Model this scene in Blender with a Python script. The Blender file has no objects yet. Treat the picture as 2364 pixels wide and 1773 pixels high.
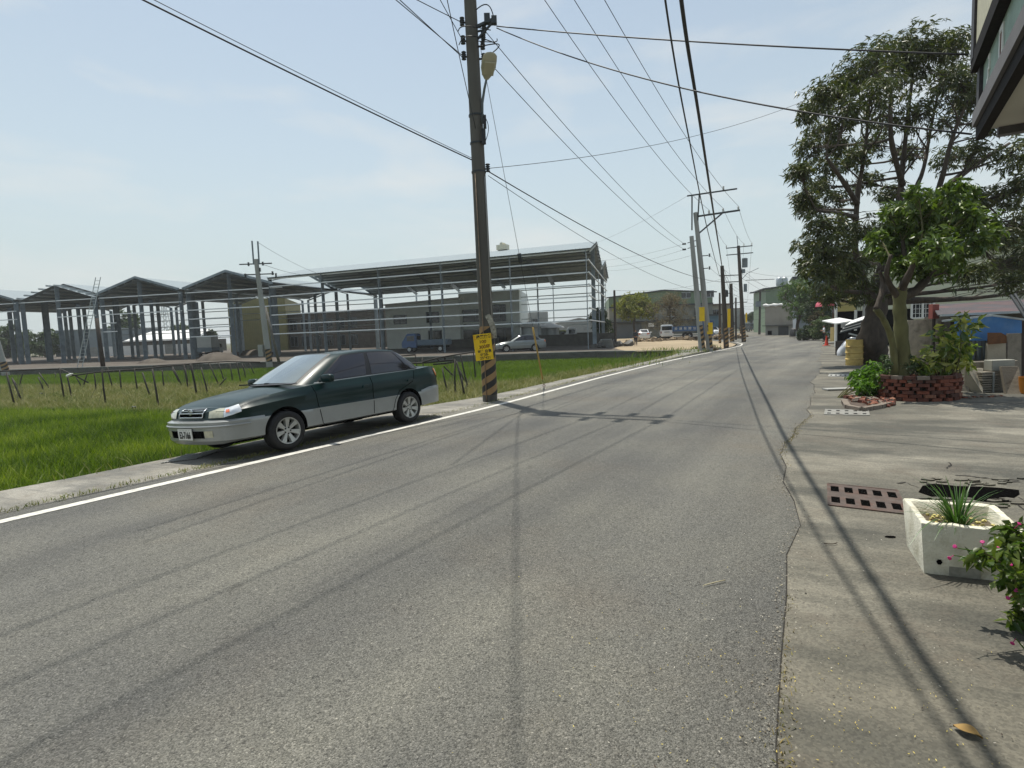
import bpy, bmesh, math, random
import numpy as np
from mathutils import Vector, Matrix
R = math.radians
SC = bpy.context.scene
COL = SC.collection

# ------------------------------------------------------------------ camera
FPX, PW, PH, PITCH, ROLL, CAMH = 1350.0, 2364.0, 1773.0, 0.0883, 0.037, 1.60
_c, _s = math.cos(PITCH), math.sin(PITCH); _cr, _sr = math.cos(ROLL), math.sin(ROLL)
_right = Vector((1, 0, 0)); _fwd = Vector((0, _c, -_s)); _down = Vector((0, -_s, -_c))
CX = _cr*_right + _sr*_down; CD = -_sr*_right + _cr*_down; CF = _fwd
cam = bpy.data.cameras.new("camera"); cam.sensor_width = 36; cam.lens = FPX/PW*36
cam.clip_start = 0.05; cam.clip_end = 6000
co = bpy.data.objects.new("camera", cam); COL.objects.link(co)
M3 = Matrix((CX, -CD, -CF)).transposed()
co.matrix_world = Matrix.Translation((0, 0, CAMH)) @ M3.to_4x4()
SC.camera = co

# ------------------------------------------------------------------ world, sun, exposure
SUN_AZ = math.atan2(-.42, .91); SUN_EL = R(73)
w = bpy.data.worlds.new("World"); SC.world = w; w.use_nodes = True
nt = w.node_tree; nt.nodes.clear()
out = nt.nodes.new("ShaderNodeOutputWorld"); bg = nt.nodes.new("ShaderNodeBackground")
sky = nt.nodes.new("ShaderNodeTexSky"); sky.sky_type = 'NISHITA'; sky.sun_disc = False
sky.sun_elevation = SUN_EL; sky.sun_rotation = SUN_AZ
sky.air_density = 1.0; sky.dust_density = 1.0; sky.ozone_density = 1.0; sky.altitude = 0
# thin high cloud: a veil that thickens in streaks, all over the dome
tc = nt.nodes.new("ShaderNodeTexCoord"); mp = nt.nodes.new("ShaderNodeMapping")
mp.inputs['Scale'].default_value = (1.2, 1.2, 4.2)
nz = nt.nodes.new("ShaderNodeTexNoise"); nz.inputs['Scale'].default_value = 2.6; nz.inputs['Detail'].default_value = 9
nz.inputs['Roughness'].default_value = .52; nz.inputs['Distortion'].default_value = .25
rp = nt.nodes.new("ShaderNodeValToRGB"); rp.color_ramp.elements[0].position = .50; rp.color_ramp.elements[1].position = .70
rp.color_ramp.elements[0].color = (0.0,)*3+(1,); rp.color_ramp.elements[1].color = (.55,)*3+(1,)
mx = nt.nodes.new("ShaderNodeMixRGB"); mx.inputs[2].default_value = (5.2, 5.3, 5.2, 1)
nt.links.new(tc.outputs['Generated'], mp.inputs[0]); nt.links.new(mp.outputs[0], nz.inputs['Vector'])
nt.links.new(nz.outputs['Fac'], rp.inputs[0]); nt.links.new(rp.outputs[0], mx.inputs[0])
hs = nt.nodes.new("ShaderNodeHueSaturation"); hs.inputs['Saturation'].default_value = 0.70
gm = nt.nodes.new('ShaderNodeMixRGB'); gm.blend_type = 'MULTIPLY'; gm.inputs[0].default_value = 1; gm.inputs[2].default_value = (.96, 1.05, .985, 1)
nt.links.new(sky.outputs[0], gm.inputs[1]); nt.links.new(gm.outputs[0], hs.inputs['Color'])
# pale summer haze that thickens towards the horizon
sx = nt.nodes.new("ShaderNodeSeparateXYZ"); nt.links.new(tc.outputs['Generated'], sx.inputs[0])
hr = nt.nodes.new("ShaderNodeValToRGB"); he = hr.color_ramp.elements
he[0].position = 0.0; he[0].color = (.97,)*3+(1,); he[1].position = .62; he[1].color = (.0,)*3+(1,)
h2 = he.new(.10); h2.color = (.84,)*3+(1,); h3 = he.new(.28); h3.color = (.46,)*3+(1,)
nt.links.new(sx.outputs[2], hr.inputs[0])
hm = nt.nodes.new("ShaderNodeMixRGB"); hm.inputs[2].default_value = (3.92, 4.48, 4.50, 1)
nt.links.new(hr.outputs[0], hm.inputs[0]); nt.links.new(hs.outputs[0], hm.inputs[1])
nt.links.new(hm.outputs[0], mx.inputs[1]); nt.links.new(mx.outputs[0], bg.inputs[0])
bg.inputs[1].default_value = 0.124
nt.links.new(bg.outputs[0], out.inputs[0])
sl = bpy.data.lights.new("sun", 'SUN'); sl.energy = 3.8; sl.angle = R(0.5); sl.color = (1, .955, .86)
so = bpy.data.objects.new("sun", sl); COL.objects.link(so)
SUNV = Vector((math.sin(SUN_AZ)*math.cos(SUN_EL), math.cos(SUN_AZ)*math.cos(SUN_EL), math.sin(SUN_EL)))
so.rotation_euler = SUNV.to_track_quat('Z', 'Y').to_euler()
SC.view_settings.view_transform = 'Standard'; SC.view_settings.look = 'None'
SC.view_settings.exposure = 0.32; SC.view_settings.gamma = 1
SC.cycles.max_bounces = 6; SC.cycles.transparent_max_bounces = 6

# ------------------------------------------------------------------ helpers
def ray(px, py):
    return (CX*((px-PW/2)/FPX) + CD*((py-PH/2)/FPX) + CF)
def at(px, py, z=0.0):                     # where the sight line through a photo point meets a height
    d = ray(px, py); t = (z-CAMH)/d.z
    return Vector((d.x*t, d.y*t, z))
def atY(px, py, Y):
    d = ray(px, py); t = Y/d.y
    return Vector((d.x*t, Y, CAMH+d.z*t))
K = 1.06872
def dd(x, y, z=0.0): return at(x*K, y*K, z)
def ddY(x, y, Y): return atY(x*K, y*K, Y)
def zg(Y):                                  # the road and the right side fall gently with distance
    t = min(1, max(0, (Y-22)/40)); return -.30*t*t*(3-2*t)
def atg(px, py):
    z = 0.0
    for _ in range(12):
        p = at(px, py, z); z = zg(p.y)
    return at(px, py, z)
def hgt(base, px, py):                      # height above z=0 of a point straight over base, seen at py
    d = ray(px, py); t = math.hypot(base[0], base[1])/math.hypot(d.x, d.y); return CAMH+d.z*t

class MB:
    def __init__(s): s.v = []; s.f = []; s.m = []; s.n = 0
    def add(s, vs, fs, mi=0):
        n = len(s.v); s.v += [tuple(p) for p in vs]
        for f in fs: s.f.append([i+n for i in f]); s.m.append(mi)
        return s
    def box(s, c, d, rz=0, mi=0, rx=0, ry=0, taper=1):
        Mx = Matrix.Translation(c) @ Matrix.Rotation(rz, 4, 'Z') @ Matrix.Rotation(ry, 4, 'Y') @ Matrix.Rotation(rx, 4, 'X')
        hx, hy, hz = d[0]/2, d[1]/2, d[2]/2
        vs = [Mx @ Vector((sx*hx*(taper if sz > 0 else 1), sy*hy*(taper if sz > 0 else 1), sz*hz)) for sz in (-1, 1) for sy in (-1, 1) for sx in (-1, 1)]
        return s.add(vs, [(0, 2, 3, 1), (4, 5, 7, 6), (0, 1, 5, 4), (2, 6, 7, 3), (0, 4, 6, 2), (1, 3, 7, 5)], mi)
    def beam(s, a, b, w, h=None, mi=0, up=(0, 0, 1)):
        a, b = Vector(a), Vector(b); h = h or w
        d = (b-a); L = d.length
        if L < 1e-6: return s
        d /= L; u = Vector(up)
        if abs(d.dot(u)) > .98: u = Vector((1, 0, 0))
        x = d.cross(u).normalized(); y = x.cross(d).normalized()
        vs = [p + x*(sx*w/2) + y*(sy*h/2) for p in (a, b) for sx, sy in ((-1, -1), (1, -1), (1, 1), (-1, 1))]
        return s.add(vs, [(0, 1, 2, 3), (7, 6, 5, 4), (0, 4, 5, 1), (1, 5, 6, 2), (2, 6, 7, 3), (3, 7, 4, 0)], mi)
    def tube(s, pts, r, n=8, mi=0, cap=True):
        pts = [Vector(p) for p in pts]; N = len(pts)
        rs = r if isinstance(r, (list, tuple)) else [r]*N
        vs = []; x = None
        for i, p in enumerate(pts):
            d = (pts[min(i+1, N-1)]-pts[max(i-1, 0)]).normalized()
            if x is None:
                u = Vector((0, 0, 1)) if abs(d.z) < .9 else Vector((1, 0, 0)); x = d.cross(u).normalized()
            else: x = (x-d*x.dot(d)).normalized()
            y = d.cross(x)
            vs += [p + (x*math.cos(2*math.pi*k/n)+y*math.sin(2*math.pi*k/n))*rs[i] for k in range(n)]
        fs = [(i*n+k, i*n+(k+1) % n, (i+1)*n+(k+1) % n, (i+1)*n+k) for i in range(N-1) for k in range(n)]
        if cap: fs += [tuple(range(n))[::-1], tuple(range((N-1)*n, N*n))]
        return s.add(vs, fs, mi)
    def lathe(s, prof, n=20, Mx=None, mi=0, cap=True, wob=0, seed=0):
        Mx = Mx or Matrix(); vs = []; rr = random.Random(seed)
        for r, z in prof:
            for k in range(n):
                q = r*(1+wob*rr.uniform(-1, 1)); a = 2*math.pi*k/n
                vs.append(Mx @ Vector((q*math.cos(a), q*math.sin(a), z)))
        P = len(prof)
        fs = [(i*n+k, i*n+(k+1) % n, (i+1)*n+(k+1) % n, (i+1)*n+k) for i in range(P-1) for k in range(n)]
        if cap: fs += [tuple(range(n))[::-1], tuple(range((P-1)*n, P*n))]
        return s.add(vs, fs, mi)
    def prism(s, poly, off, mi=0, mi2=None):   # poly: 3D points, off: extrusion vector
        poly = [Vector(p) for p in poly]; n = len(poly); off = Vector(off)
        vs = poly + [p+off for p in poly]
        s.add(vs, [tuple(range(n))[::-1], tuple(range(n, 2*n))], mi)
        k = len(s.v)-2*n
        for i in range(n):
            s.f.append([k+i, k+(i+1) % n, k+n+(i+1) % n, k+n+i]); s.m.append(mi if mi2 is None else mi2)
        return s
    def grid(s, P, mi=0, flip=False):            # P[i][j] -> quads
        a, b = len(P), len(P[0]); vs = [p for r in P for p in r]
        fs = [(i*b+j, (i+1)*b+j, (i+1)*b+j+1, i*b+j+1) for i in range(a-1) for j in range(b-1)]
        if flip: fs = [f[::-1] for f in fs]
        return s.add(vs, fs, mi)
    def build(s, name, mats, parent=None, smooth=False, angle=None, world=True):
        me = bpy.data.meshes.new(name)
        vs = s.v
        if parent is not None and world:
            inv = parent.matrix_basis.inverted() if parent.parent is None else (parent.parent.matrix_basis @ parent.matrix_basis).inverted()
            vs = [tuple(inv @ Vector(p)) for p in vs]
        me.from_pydata(vs, [], s.f)
        mats = mats if isinstance(mats, (list, tuple)) else [mats]
        for m in mats: me.materials.append(m)
        me.polygons.foreach_set('material_index', s.m)
        if smooth:
            me.polygons.foreach_set('use_smooth', [True]*len(me.polygons))
            if angle: me.set_sharp_from_angle(angle=R(angle))
        bm = bmesh.new(); bm.from_mesh(me); bmesh.ops.recalc_face_normals(bm, faces=bm.faces); bm.to_mesh(me); bm.free()
        me.update()
        o = bpy.data.objects.new(name, me); COL.objects.link(o)
        if parent is not None: o.parent = parent
        return o

def npmesh(name, V, F, mat, parent=None, n=4, smooth=False):
    V = np.asarray(V, np.float32).reshape(-1, 3); F = np.asarray(F, np.int32).reshape(-1, n)
    if parent is not None:
        inv = np.array((parent.matrix_basis if parent.parent is None else parent.parent.matrix_basis @ parent.matrix_basis).inverted(), np.float32)
        V = V @ inv[:3, :3].T + inv[:3, 3]
    me = bpy.data.meshes.new(name); nf = len(F)
    me.vertices.add(len(V)); me.vertices.foreach_set('co', V.ravel())
    me.loops.add(nf*n); me.loops.foreach_set('vertex_index', F.ravel())
    me.polygons.add(nf); me.polygons.foreach_set('loop_start', np.arange(nf, dtype=np.int32)*n)
    me.update(calc_edges=True); me.validate()
    for m in (mat if isinstance(mat, (list, tuple)) else [mat]): me.materials.append(m)
    if smooth: me.polygons.foreach_set('use_smooth', [True]*len(me.polygons))
    o = bpy.data.objects.new(name, me); COL.objects.link(o)
    if parent is not None: o.parent = parent
    return o

def tag(o, label, cat, group=None):
    o['label'] = label; o['category'] = cat
    if group: o['group'] = group
    return o
def thing(name, label, cat, loc=(0, 0, 0), rz=0, group=None):
    o = bpy.data.objects.new(name, None); COL.objects.link(o)
    o.empty_display_size = .2
    o.matrix_basis = Matrix.Translation(loc) @ Matrix.Rotation(rz, 4, 'Z')
    return tag(o, label, cat, group)
def kind(o, k='structure'): o['kind'] = k; return o
def dup(root, loc, rz, label, group=None, s=1):
    r = root.copy(); COL.objects.link(r)
    r.matrix_basis = Matrix.Translation(loc) @ Matrix.Rotation(rz, 4, 'Z') @ Matrix.Scale(s, 4)
    r['label'] = label
    if group: r['group'] = group
    for ch in root.children:
        c = ch.copy(); COL.objects.link(c); c.parent = r
        for g in ch.children:
            d = g.copy(); COL.objects.link(d); d.parent = c
    return r

# ------------------------------------------------------------------ materials
def srgb(h):
    h = h.lstrip('#'); c = [int(h[i:i+2], 16)/255 for i in (0, 2, 4)]
    return tuple(x/12.92 if x <= .04045 else ((x+.055)/1.055)**2.4 for x in c)
MATS = {}
def mat(name, col, rough=.7, metal=0, var=.12, scale=6, bump=0, bscale=40, spec=.5, stain=None, stain_scale=1.5, stain_amt=.5, coat=0, tint2=None, stretch=(1, 1, 1)):
    """one plain surface: a base colour broken up by two noises, optional stains and fine bump"""
    m = bpy.data.materials.new(name); m.use_nodes = True; nt = m.node_tree; b = nt.nodes['Principled BSDF']
    b.inputs['Roughness'].default_value = rough; b.inputs['Metallic'].default_value = metal
    b.inputs['Specular IOR Level'].default_value = spec; b.inputs['Coat Weight'].default_value = coat; b.inputs['Coat Roughness'].default_value = .06
    tc = nt.nodes.new('ShaderNodeTexCoord'); mp = nt.nodes.new('ShaderNodeMapping'); mp.inputs['Scale'].default_value = stretch
    nt.links.new(tc.outputs['Object'], mp.inputs[0]); vec = mp.outputs[0]
    n1 = nt.nodes.new('ShaderNodeTexNoise'); n1.inputs['Scale'].default_value = scale; n1.inputs['Detail'].default_value = 6
    nt.links.new(vec, n1.inputs['Vector'])
    r1 = nt.nodes.new('ShaderNodeValToRGB'); c = Vector(col[:3])
    lo = c*(1-var); hi = c*(1+var) if tint2 is None else Vector(tint2)
    r1.color_ramp.elements[0].color = (*lo, 1); r1.color_ramp.elements[1].color = (*hi, 1)
    r1.color_ramp.elements[0].position = .3; r1.color_ramp.elements[1].position = .7
    nt.links.new(n1.outputs['Fac'], r1.inputs[0]); last = r1.outputs[0]
    if stain is not None:
        n2 = nt.nodes.new('ShaderNodeTexNoise'); n2.inputs['Scale'].default_value = stain_scale; n2.inputs['Detail'].default_value = 8; n2.inputs['Roughness'].default_value = .65
        nt.links.new(vec, n2.inputs['Vector'])
        r2 = nt.nodes.new('ShaderNodeValToRGB'); r2.color_ramp.elements[0].position = .48; r2.color_ramp.elements[1].position = .68
        r2.color_ramp.elements[1].color = (stain_amt,)*3+(1,)
        nt.links.new(n2.outputs['Fac'], r2.inputs[0])
        mx = nt.nodes.new('ShaderNodeMixRGB'); mx.inputs[2].default_value = (*stain, 1)
        nt.links.new(r2.outputs[0], mx.inputs[0]); nt.links.new(last, mx.inputs[1]); last = mx.outputs[0]
    nt.links.new(last, b.inputs['Base Color'])
    if bump:
        n3 = nt.nodes.new('ShaderNodeTexNoise'); n3.inputs['Scale'].default_value = bscale; n3.inputs['Detail'].default_value = 5
        nt.links.new(vec, n3.inputs['Vector'])
        bp = nt.nodes.new('ShaderNodeBump'); bp.inputs['Strength'].default_value = bump; bp.inputs['Distance'].default_value = .02
        nt.links.new(n3.outputs['Fac'], bp.inputs['Height']); nt.links.new(bp.outputs[0], b.inputs['Normal'])
    MATS[name] = m; return m

def leafmat(name, cols, rough=.45, trans=.25, spec=.4, patch=0):
    m = bpy.data.materials.new(name); m.use_nodes = True; nt = m.node_tree; b = nt.nodes['Principled BSDF']
    g = nt.nodes.new('ShaderNodeNewGeometry'); r = nt.nodes.new('ShaderNodeValToRGB')
    el = r.color_ramp.elements
    while len(el) < len(cols): el.new(.5)
    for i, c in enumerate(cols): el[i].position = i/(len(cols)-1); el[i].color = (*c, 1)
    if patch:                                # slow patches over the field shift the blade colour
        tc = nt.nodes.new('ShaderNodeTexCoord'); n1 = nt.nodes.new('ShaderNodeTexNoise'); n1.inputs['Scale'].default_value = patch; n1.inputs['Detail'].default_value = 4
        nt.links.new(tc.outputs['Object'], n1.inputs['Vector']); ma = nt.nodes.new('ShaderNodeMath'); ma.operation = 'MULTIPLY_ADD'; ma.inputs[1].default_value = 2.2; ma.inputs[2].default_value = -1.1
        nt.links.new(n1.outputs['Fac'], ma.inputs[0]); mb = nt.nodes.new('ShaderNodeMath'); mb.operation = 'MULTIPLY_ADD'; mb.inputs[1].default_value = .75; mb.use_clamp = True
        nt.links.new(g.outputs['Random Per Island'], mb.inputs[0]); m3 = nt.nodes.new('ShaderNodeMath'); m3.operation = 'ADD'; m3.inputs[1].default_value = .12
        nt.links.new(ma.outputs[0], m3.inputs[0]); nt.links.new(m3.outputs[0], mb.inputs[2]); nt.links.new(mb.outputs[0], r.inputs[0])
    else: nt.links.new(g.outputs['Random Per Island'], r.inputs[0])
    nt.links.new(r.outputs[0], b.inputs['Base Color'])
    b.inputs['Roughness'].default_value = rough; b.inputs['Specular IOR Level'].default_value = spec
    tr = nt.nodes.new('ShaderNodeBsdfTranslucent'); ms = nt.nodes.new('ShaderNodeMixShader'); ms.inputs[0].default_value = trans
    br = nt.nodes.new('ShaderNodeMixRGB'); br.blend_type = 'MULTIPLY'; br.inputs[0].default_value = 1; br.inputs[2].default_value = (1.5, 1.7, .7, 1)
    nt.links.new(r.outputs[0], br.inputs[1]); nt.links.new(br.outputs[0], tr.inputs[0])
    nt.links.new(b.outputs[0], ms.inputs[1]); nt.links.new(tr.outputs[0], ms.inputs[2])
    nt.links.new(ms.outputs[0], nt.nodes['Material Output'].inputs[0])
    MATS[name] = m; return m

def corrug(name, col, pitch=.2, axis='Z', rough=.5, metal=.0, depth=.6, var=.08, stain=None):
    """ribbed metal cladding: ribs from a wave bump along one object axis"""
    m = mat(name, col, rough, metal, var, 1.2, stain=stain, stain_scale=.8, stain_amt=.45); nt = m.node_tree; b = nt.nodes['Principled BSDF']
    tc = nt.nodes.new('ShaderNodeTexCoord'); wv = nt.nodes.new('ShaderNodeTexWave'); wv.bands_direction = axis
    wv.inputs['Scale'].default_value = 1/pitch/3.18*1.0; wv.inputs['Distortion'].default_value = 0
    bp = nt.nodes.new('ShaderNodeBump'); bp.inputs['Strength'].default_value = depth; bp.inputs['Distance'].default_value = .03
    nt.links.new(tc.outputs['Object'], wv.inputs[0]); nt.links.new(wv.outputs['Fac'], bp.inputs['Height']); nt.links.new(bp.outputs[0], b.inputs['Normal'])
    return m

mat('steel', srgb('#6f7a80'), .55, .35, .12, 3); mat('steel_light', srgb('#aab0b2'), .45, .5, .1, 3)
mat('steel_dark', srgb('#3c4144'), .6, .2, .1, 3); mat('black_plastic', (.012, .012, .013), .45, 0, .1)
mat('rubber', (.014, .014, .015), .75, 0, .2, 20); mat('dark_void', (.004, .004, .004), 1, 0, .1, spec=0)  # dark_void: black without gloss; in holes the colour stands in for shade
mat('cable', (.018, .018, .02), .55, 0, .1); mat('cable_grey', (.10, .105, .11), .55, 0, .1)
mat('porcelain', srgb('#c9c8c2'), .25, 0, .06); mat('rust', srgb('#6b4433'), .8, .1, .35, 12, stain=srgb('#2d1d17'), stain_scale=6)
mat('wood_dark', srgb('#3a312a'), .85, 0, .3, 8, .4, 30, stretch=(1, 1, .2)); mat('bamboo', srgb('#2b2620'), .7, 0, .35, 9)
mat('white_paint', srgb('#dcdcd6'), .5, 0, .05); mat('dark_glass', (.012, .016, .02), .06, 0, .1, spec=.6)
mat('chrome', srgb('#c9cccd'), .18, .9, .04); mat('plaster_grey', srgb('#9b9a92'), .85, 0, .12, 2, stain=srgb('#5e5c55'), stain_scale=.7)
mat('bark', srgb('#4a4138'), .9, 0, .35, 7, .9, 22, stretch=(1, 1, .35)); mat('bark_green', srgb('#66643f'), .9, 0, .35, 5, .4, 25, stain=srgb('#4d4a38'), stain_scale=3, stretch=(1, 1, .4))
# ------------------------------------------------------------------ ground, road, fields
rng = np.random.default_rng(7); random.seed(7)
def resample(P, n, noise=0, seed=0):
    P = [Vector((p[0], p[1], 0)) for p in P]; L = [0]
    for a, b in zip(P, P[1:]): L.append(L[-1]+(b-a).length)
    rr = random.Random(seed); o = []
    for i in range(n):
        t = L[-1]*i/(n-1); j = 0
        while j < len(L)-2 and L[j+1] < t: j += 1
        q = P[j].lerp(P[j+1], (t-L[j])/(L[j+1]-L[j]))
        o.append(q + Vector((rr.uniform(-noise, noise), rr.uniform(-noise, noise), 0)))
    return o
def offset(P, d):
    o = []
    for i, p in enumerate(P):
        t = (P[min(i+1, len(P)-1)]-P[max(i-1, 0)]).normalized(); o.append(p+Vector((-t.y, t.x, 0))*d)
    return o
LINE = [(-12, -6.7), (-8.5, -.75), (-4.86, 5.38), (-3.22, 8.03), (-.48, 12.58), (2.98, 19.35), (7.0, 26.7), (11.27, 34.17), (15.4, 41.6), (19.0, 48.4), (21.4, 54), (23.2, 60), (24.5, 68), (25.0, 80), (24, 96), (20, 120), (12, 160)]
SEAM = [(-3.2, -6.5), (-.2, -.2), (.9, 1.98), (1.12, 2.39), (1.47, 3.07), (2.18, 4.33), (2.80, 5.94), (3.45, 7.3), (4.32, 8.9), (5.97, 11.6), (10.0, 19.0), (16.1, 30.3), (25.6, 48.2), (31, 60), (34.5, 72), (36, 84), (36, 96), (33, 120), (26, 160)]
NL = 90
Lc = resample(LINE, NL); Lr = offset(Lc, .42); Sm = resample(SEAM, 260)
def jag(i): return .05*math.sin(i*.9)+.06*math.sin(i*.37+1)+.035*math.sin(i*2.3)
SeamJ = []
for i, p in enumerate(Sm):
    t = (Sm[min(i+1, 259)]-Sm[max(i-1, 0)]).normalized(); k = min(1, .35+max(0, p.y)/14)
    SeamJ.append(p+Vector((-t.y, t.x, 0))*jag(i)*k*random.uniform(.6, 1.3))

def asphalt():
    m = bpy.data.materials.new('asphalt'); m.use_nodes = True; nt = m.node_tree; b = nt.nodes['Principled BSDF']; N = nt.nodes.new; Lk = nt.links.new
    tc = N('ShaderNodeTexCoord')
    vo = N('ShaderNodeTexVoronoi'); vo.inputs['Scale'].default_value = 165; Lk(tc.outputs['Object'], vo.inputs['Vector'])
    sep = N('ShaderNodeSeparateColor'); Lk(vo.outputs['Color'], sep.inputs[0])
    r = N('ShaderNodeValToRGB'); e = r.color_ramp.elements
    e[0].position = .0; e[0].color = (.062, .063, .058, 1); e[1].position = .95; e[1].color = (.168, .168, .156, 1)
    e2 = e.new(.55); e2.color = (.118, .119, .110, 1); e3 = e.new(1.0); e3.color = (.24, .238, .222, 1)
    Lk(sep.outputs[0], r.inputs[0])
    vb = N('ShaderNodeTexVoronoi'); vb.inputs['Scale'].default_value = 70; Lk(tc.outputs['Object'], vb.inputs['Vector']); sb = N('ShaderNodeSeparateColor'); Lk(vb.outputs['Color'], sb.inputs[0])
    rb = N('ShaderNodeValToRGB'); rb.color_ramp.elements[0].color = (.50, .50, .50, 1); rb.color_ramp.elements[1].color = (1.45, 1.43, 1.38, 1); rb.color_ramp.elements[1].position = 1.0
    ea = rb.color_ramp.elements.new(.12); ea.color = (1, 1, 1, 1); eb = rb.color_ramp.elements.new(.965); eb.color = (1.02, 1.02, 1.0, 1); Lk(sb.outputs[1], rb.inputs[0])
    # tyre-polished and dusty tracks that run along the road
    mp = N('ShaderNodeMapping'); mp.vector_type = 'TEXTURE'; mp.inputs['Rotation'].default_value = (0, 0, R(60)); mp.inputs['Scale'].default_value = (9, 1, 1)
    Lk(tc.outputs['Object'], mp.inputs[0])
    n1 = N('ShaderNodeTexNoise'); n1.inputs['Scale'].default_value = .8; n1.inputs['Detail'].default_value = 5; Lk(mp.outputs[0], n1.inputs['Vector'])
    r1 = N('ShaderNodeValToRGB'); r1.color_ramp.elements[0].position = .36; r1.color_ramp.elements[0].color = (.86, .86, .87, 1)
    r1.color_ramp.elements[1].position = .68; r1.color_ramp.elements[1].color = (1.55, 1.52, 1.44, 1); Lk(n1.outputs['Fac'], r1.inputs[0])
    n2 = N('ShaderNodeTexNoise'); n2.inputs['Scale'].default_value = .55; n2.inputs['Detail'].default_value = 7; Lk(tc.outputs['Object'], n2.inputs['Vector'])
    r2 = N('ShaderNodeValToRGB'); r2.color_ramp.elements[0].position = .35; r2.color_ramp.elements[0].color = (.84, .83, .84, 1)
    r2.color_ramp.elements[1].position = .68; r2.color_ramp.elements[1].color = (1.12, 1.09, 1.03, 1); Lk(n2.outputs['Fac'], r2.inputs[0])
    m1 = N('ShaderNodeMixRGB'); m1.blend_type = 'MULTIPLY'; m1.inputs[0].default_value = 1; m0 = N('ShaderNodeMixRGB'); m0.blend_type = 'MULTIPLY'; m0.inputs[0].default_value = .8; Lk(r.outputs[0], m0.inputs[1]); Lk(rb.outputs[0], m0.inputs[2]); Lk(m0.outputs[0], m1.inputs[1]); Lk(r1.outputs[0], m1.inputs[2])
    m2 = N('ShaderNodeMixRGB'); m2.blend_type = 'MULTIPLY'; m2.inputs[0].default_value = 1; Lk(m1.outputs[0], m2.inputs[1]); Lk(r2.outputs[0], m2.inputs[2])
    # long thin tyre smears
    mp3 = N('ShaderNodeMapping'); mp3.vector_type = 'TEXTURE'; mp3.inputs['Rotation'].default_value = (0, 0, R(62)); mp3.inputs['Scale'].default_value = (30, .6, 1)
    Lk(tc.outputs['Object'], mp3.inputs[0])
    n4 = N('ShaderNodeTexNoise'); n4.inputs['Scale'].default_value = 1.6; n4.inputs['Detail'].default_value = 3; Lk(mp3.outputs[0], n4.inputs['Vector'])
    r4 = N('ShaderNodeValToRGB'); r4.color_ramp.elements[0].position = .62; r4.color_ramp.elements[0].color = (1, 1, 1, 1)
    r4.color_ramp.elements[1].position = .78; r4.color_ramp.elements[1].color = (.80, .80, .82, 1); Lk(n4.outputs['Fac'], r4.inputs[0])
    m4 = N('ShaderNodeMixRGB'); m4.blend_type = 'MULTIPLY'; m4.inputs[0].default_value = 1; Lk(m2.outputs[0], m4.inputs[1]); Lk(r4.outputs[0], m4.inputs[2])
    n5 = N('ShaderNodeTexNoise'); n5.inputs['Scale'].default_value = .42; n5.inputs['Detail'].default_value = 9; n5.inputs['Roughness'].default_value = .62; Lk(tc.outputs['Object'], n5.inputs['Vector'])
    r5 = N('ShaderNodeValToRGB'); r5.color_ramp.elements[0].position = .50; r5.color_ramp.elements[0].color = (1, 1, 1, 1); r5.color_ramp.elements[1].position = .66; r5.color_ramp.elements[1].color = (.98, .93, .89, 1); Lk(n5.outputs['Fac'], r5.inputs[0])
    m5 = N('ShaderNodeMixRGB'); m5.blend_type = 'MULTIPLY'; m5.inputs[0].default_value = 1; Lk(m4.outputs[0], m5.inputs[1]); Lk(r5.outputs[0], m5.inputs[2])
    n6 = N('ShaderNodeTexNoise'); n6.inputs['Scale'].default_value = 2.3; n6.inputs['Detail'].default_value = 4; Lk(tc.outputs['Object'], n6.inputs['Vector'])
    r6 = N('ShaderNodeValToRGB'); r6.color_ramp.elements[0].position = .66; r6.color_ramp.elements[0].color = (1, 1, 1, 1); r6.color_ramp.elements[1].position = .78; r6.color_ramp.elements[1].color = (.74, .73, .72, 1); Lk(n6.outputs['Fac'], r6.inputs[0])
    m6 = N('ShaderNodeMixRGB'); m6.blend_type = 'MULTIPLY'; m6.inputs[0].default_value = 1; Lk(m5.outputs[0], m6.inputs[1]); Lk(r6.outputs[0], m6.inputs[2])
    Lk(m6.outputs[0], b.inputs['Base Color']); b.inputs['Roughness'].default_value = .82; b.inputs['Specular IOR Level'].default_value = .35
    n3 = N('ShaderNodeTexVoronoi'); n3.inputs['Scale'].default_value = 165; n3.feature = 'SMOOTH_F1'; n3.inputs['Smoothness'].default_value = .35; Lk(tc.outputs['Object'], n3.inputs['Vector'])
    bp = N('ShaderNodeBump'); bp.inputs['Strength'].default_value = .95; bp.inputs['Distance'].default_value = .006; bp.invert = True
    Lk(n3.outputs['Distance'], bp.inputs['Height']); Lk(bp.outputs[0], b.inputs['Normal'])
    return m
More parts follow.
